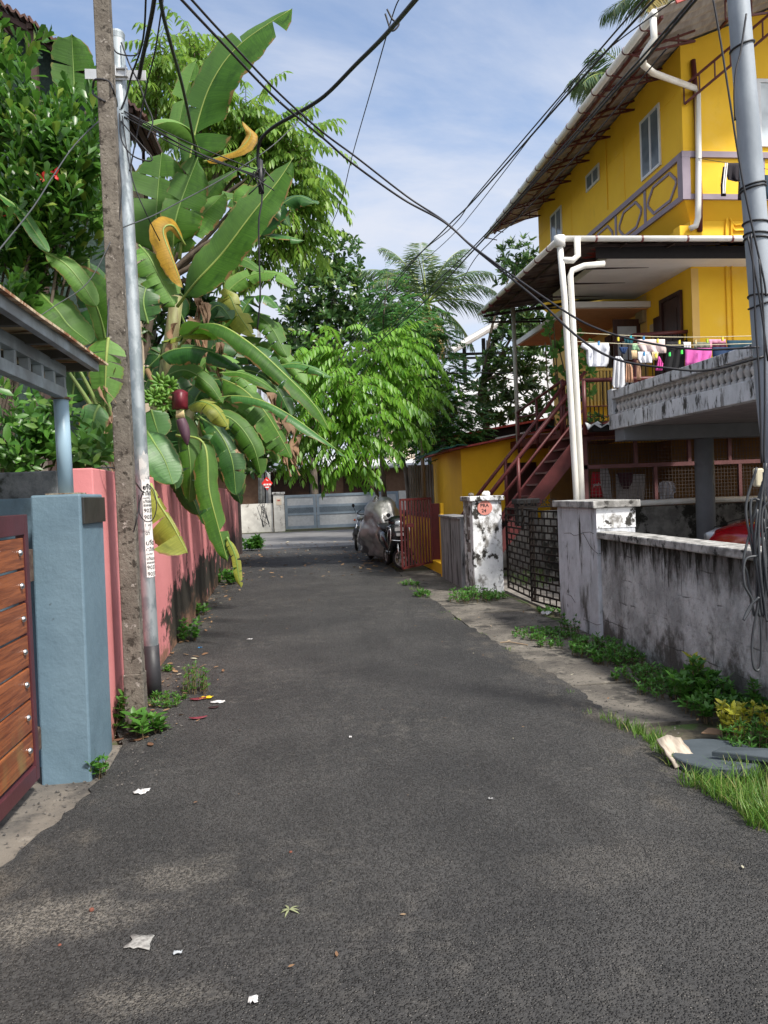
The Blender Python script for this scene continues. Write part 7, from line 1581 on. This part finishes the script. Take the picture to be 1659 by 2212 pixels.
# drain covers
c = G(1545,1652,.0); tag(obj('drain_cover', MB().lathe([(.24,.012),(.25,.02),(.25,.062),(.243,.07)], c+V((.0,.0,0)), 40), mat('slate cover', (.058,.073,.085), .8, col2=(.042,.055,.064), ns=5), None, False, .003), 'round grey slate drain cover in the grass', 'drain cover')
q = [G(1537,1634,.085), G(1700,1652,.085), G(1720,1630,.115), G(1562,1622,.115)]
tag(obj('drain_cover', MB().prism(q, (0,0,.028)), bpy.data.materials['slate cover'], None, False, .004), 'square grey slate cover tilted on the round one', 'drain cover')
tag(obj('cardboard_piece', MB().prism([G(1515,1585,.02),G(1580,1590,.02),G(1590,1578,.03),G(1530,1574,.03)], (0,0,.006)), mat('card', (.22,.14,.085), .9)), 'brown cardboard scrap on the path before the yellow plant', 'litter')
tag(obj('dry_stick', MB().tube([G(1080,1388,.01), G(1100,1386,.02), G(1140,1393,.012)], .006, 5), mat('dry stick', (.36,.27,.18), .9)), 'dry pale stick lying across the path slabs', 'stick')
for i_, (px_, py_, a_) in enumerate([(255,1600,.3),(290,1572,1.2),(325,1610,2.0),(298,1600,.8)]):
    leaflet(G(px_, py_, Z0), .07, .04, a_, DRYM, 'dead_leaf', ['curled brown leaf against the pink wall base','curled brown leaf behind the broad weed','brown leaf right of the broad weed','brown leaf left of the broad weed'][i_], 'leaf')
tag(obj('brick_chip', MB().lathe([(.006,0),(.010,.003),(.009,.010),(.003,.012)], G(198,1968,.018), 7), mat('brick red', (.17,.06,.04), .9)), 'small brick chip on the left of the lane', 'stone'); tag(obj('brick_chip', MB().lathe([(.004,0),(.008,.003),(.006,.007),(.003,.008)], G(628,1842,.018), 7), bpy.data.materials['brick red']), 'small brick chip in the middle of the lane', 'stone'); tag(obj('brick_chip', MB().lathe([(.004,0),(.007,.003),(.005,.006),(.003,.007)], G(129,2043,.018), 7), bpy.data.materials['brick red']), 'small brick chip at the lower left of the lane', 'stone')
# ================================================================ light, sky
SAZ = R(140); SEL = R(52)   # compass style azimuth measured from +Y towards +X
W = bpy.data.worlds.new('World'); SC.world = W; W.use_nodes = True; nt = W.node_tree; nt.nodes.clear()
sky = nt.nodes.new('ShaderNodeTexSky'); sky.sky_type = 'NISHITA'; sky.sun_disc = False; sky.sun_elevation = SEL; sky.sun_rotation = SAZ; sky.air_density = 1.0; sky.dust_density = 1.2; sky.ozone_density = 1.5
bg = nt.nodes.new('ShaderNodeBackground'); bg.inputs[1].default_value = .11; out = nt.nodes.new('ShaderNodeOutputWorld')
tc = nt.nodes.new('ShaderNodeTexCoord'); sep = nt.nodes.new('ShaderNodeSeparateXYZ'); nt.links.new(tc.outputs['Generated'], sep.inputs[0])
def wm(op, a, b):
    o = nt.nodes.new('ShaderNodeMath'); o.operation = op
    for i, x in enumerate((a, b)):
        if isinstance(x, (int, float)): o.inputs[i].default_value = x
        else: nt.links.new(x, o.inputs[i])
    return o.outputs[0]
zz = wm('MAXIMUM', sep.outputs[2], .04); den = wm('ADD', zz, .12); cx, cy = wm('DIVIDE', sep.outputs[0], den), wm('DIVIDE', sep.outputs[1], den)
cmb = nt.nodes.new('ShaderNodeCombineXYZ'); nt.links.new(cx, cmb.inputs[0]); nt.links.new(cy, cmb.inputs[1])
def wnoise(scale, st, det=8, ro=.6):
    mp = nt.nodes.new('ShaderNodeMapping'); mp.inputs['Scale'].default_value = st; mp.inputs['Rotation'].default_value = (0,0,.5); nt.links.new(cmb.outputs[0], mp.inputs[0])
    n_ = nt.nodes.new('ShaderNodeTexNoise'); n_.inputs['Scale'].default_value = scale; n_.inputs['Detail'].default_value = det; n_.inputs['Roughness'].default_value = ro; n_.inputs['Distortion'].default_value = .5; nt.links.new(mp.outputs[0], n_.inputs['Vector']); return n_.outputs[0]
def wramp(x, lo, hi):
    o = nt.nodes.new('ShaderNodeMapRange'); o.interpolation_type = 'SMOOTHSTEP'; o.inputs[1].default_value = lo; o.inputs[2].default_value = hi; nt.links.new(x, o.inputs[0]); return o.outputs[0]
cl = wm('ADD', wm('MULTIPLY', wramp(wnoise(.8, (1,1.7,1)), .28, .72), .85), wm('MULTIPLY', wramp(wnoise(3, (1,2.2,1)), .45, .8), .16))
hzn = wramp(sep.outputs[2], .55, .02); cl = wm('MINIMUM', wm('ADD', wm('MULTIPLY', cl, .9), wm('MULTIPLY', hzn, .70)), .95)
dt = nt.nodes.new('ShaderNodeVectorMath'); dt.operation = 'DOT_PRODUCT'; nt.links.new(tc.outputs['Generated'], dt.inputs[0]); dt.inputs[1].default_value = (math.sin(SAZ)*math.cos(SEL), math.cos(SAZ)*math.cos(SEL), math.sin(SEL))
cmx = nt.nodes.new('ShaderNodeMix'); cmx.data_type = 'RGBA'; nt.links.new(wramp(dt.outputs['Value'], .25, .95), cmx.inputs[0]); cmx.inputs[6].default_value = (3.4,3.6,4.1,1); cmx.inputs[7].default_value = (11,10.5,9.8,1)
mx = nt.nodes.new('ShaderNodeMix'); mx.data_type = 'RGBA'; nt.links.new(cl, mx.inputs[0]); nt.links.new(sky.outputs[0], mx.inputs[6]); nt.links.new(cmx.outputs[2], mx.inputs[7]); nt.links.new(mx.outputs[2], bg.inputs[0]); nt.links.new(bg.outputs[0], out.inputs[0])
sd = bpy.data.lights.new('sun', 'SUN'); sd.energy = 3.0; sd.angle = R(7.0); sd.color = (1,.95,.87); so = bpy.data.objects.new('sun', sd); COL.objects.link(so)
to_sun = V((math.sin(SAZ)*math.cos(SEL), math.cos(SAZ)*math.cos(SEL), math.sin(SEL))); so.rotation_euler = to_sun.to_track_quat('Z', 'Y').to_euler(); so.location = (8,-8,14)
SC.view_settings.view_transform = 'Standard'; SC.view_settings.look = 'None'; SC.view_settings.exposure = 1.05; SC.view_settings.gamma = 1
SC.render.engine = 'CYCLES'; SC.cycles.max_bounces = 8; SC.cycles.diffuse_bounces = 4; SC.cycles.glossy_bounces = 3; SC.cycles.transparent_max_bounces = 6; SC.cycles.sample_clamp_indirect = 6
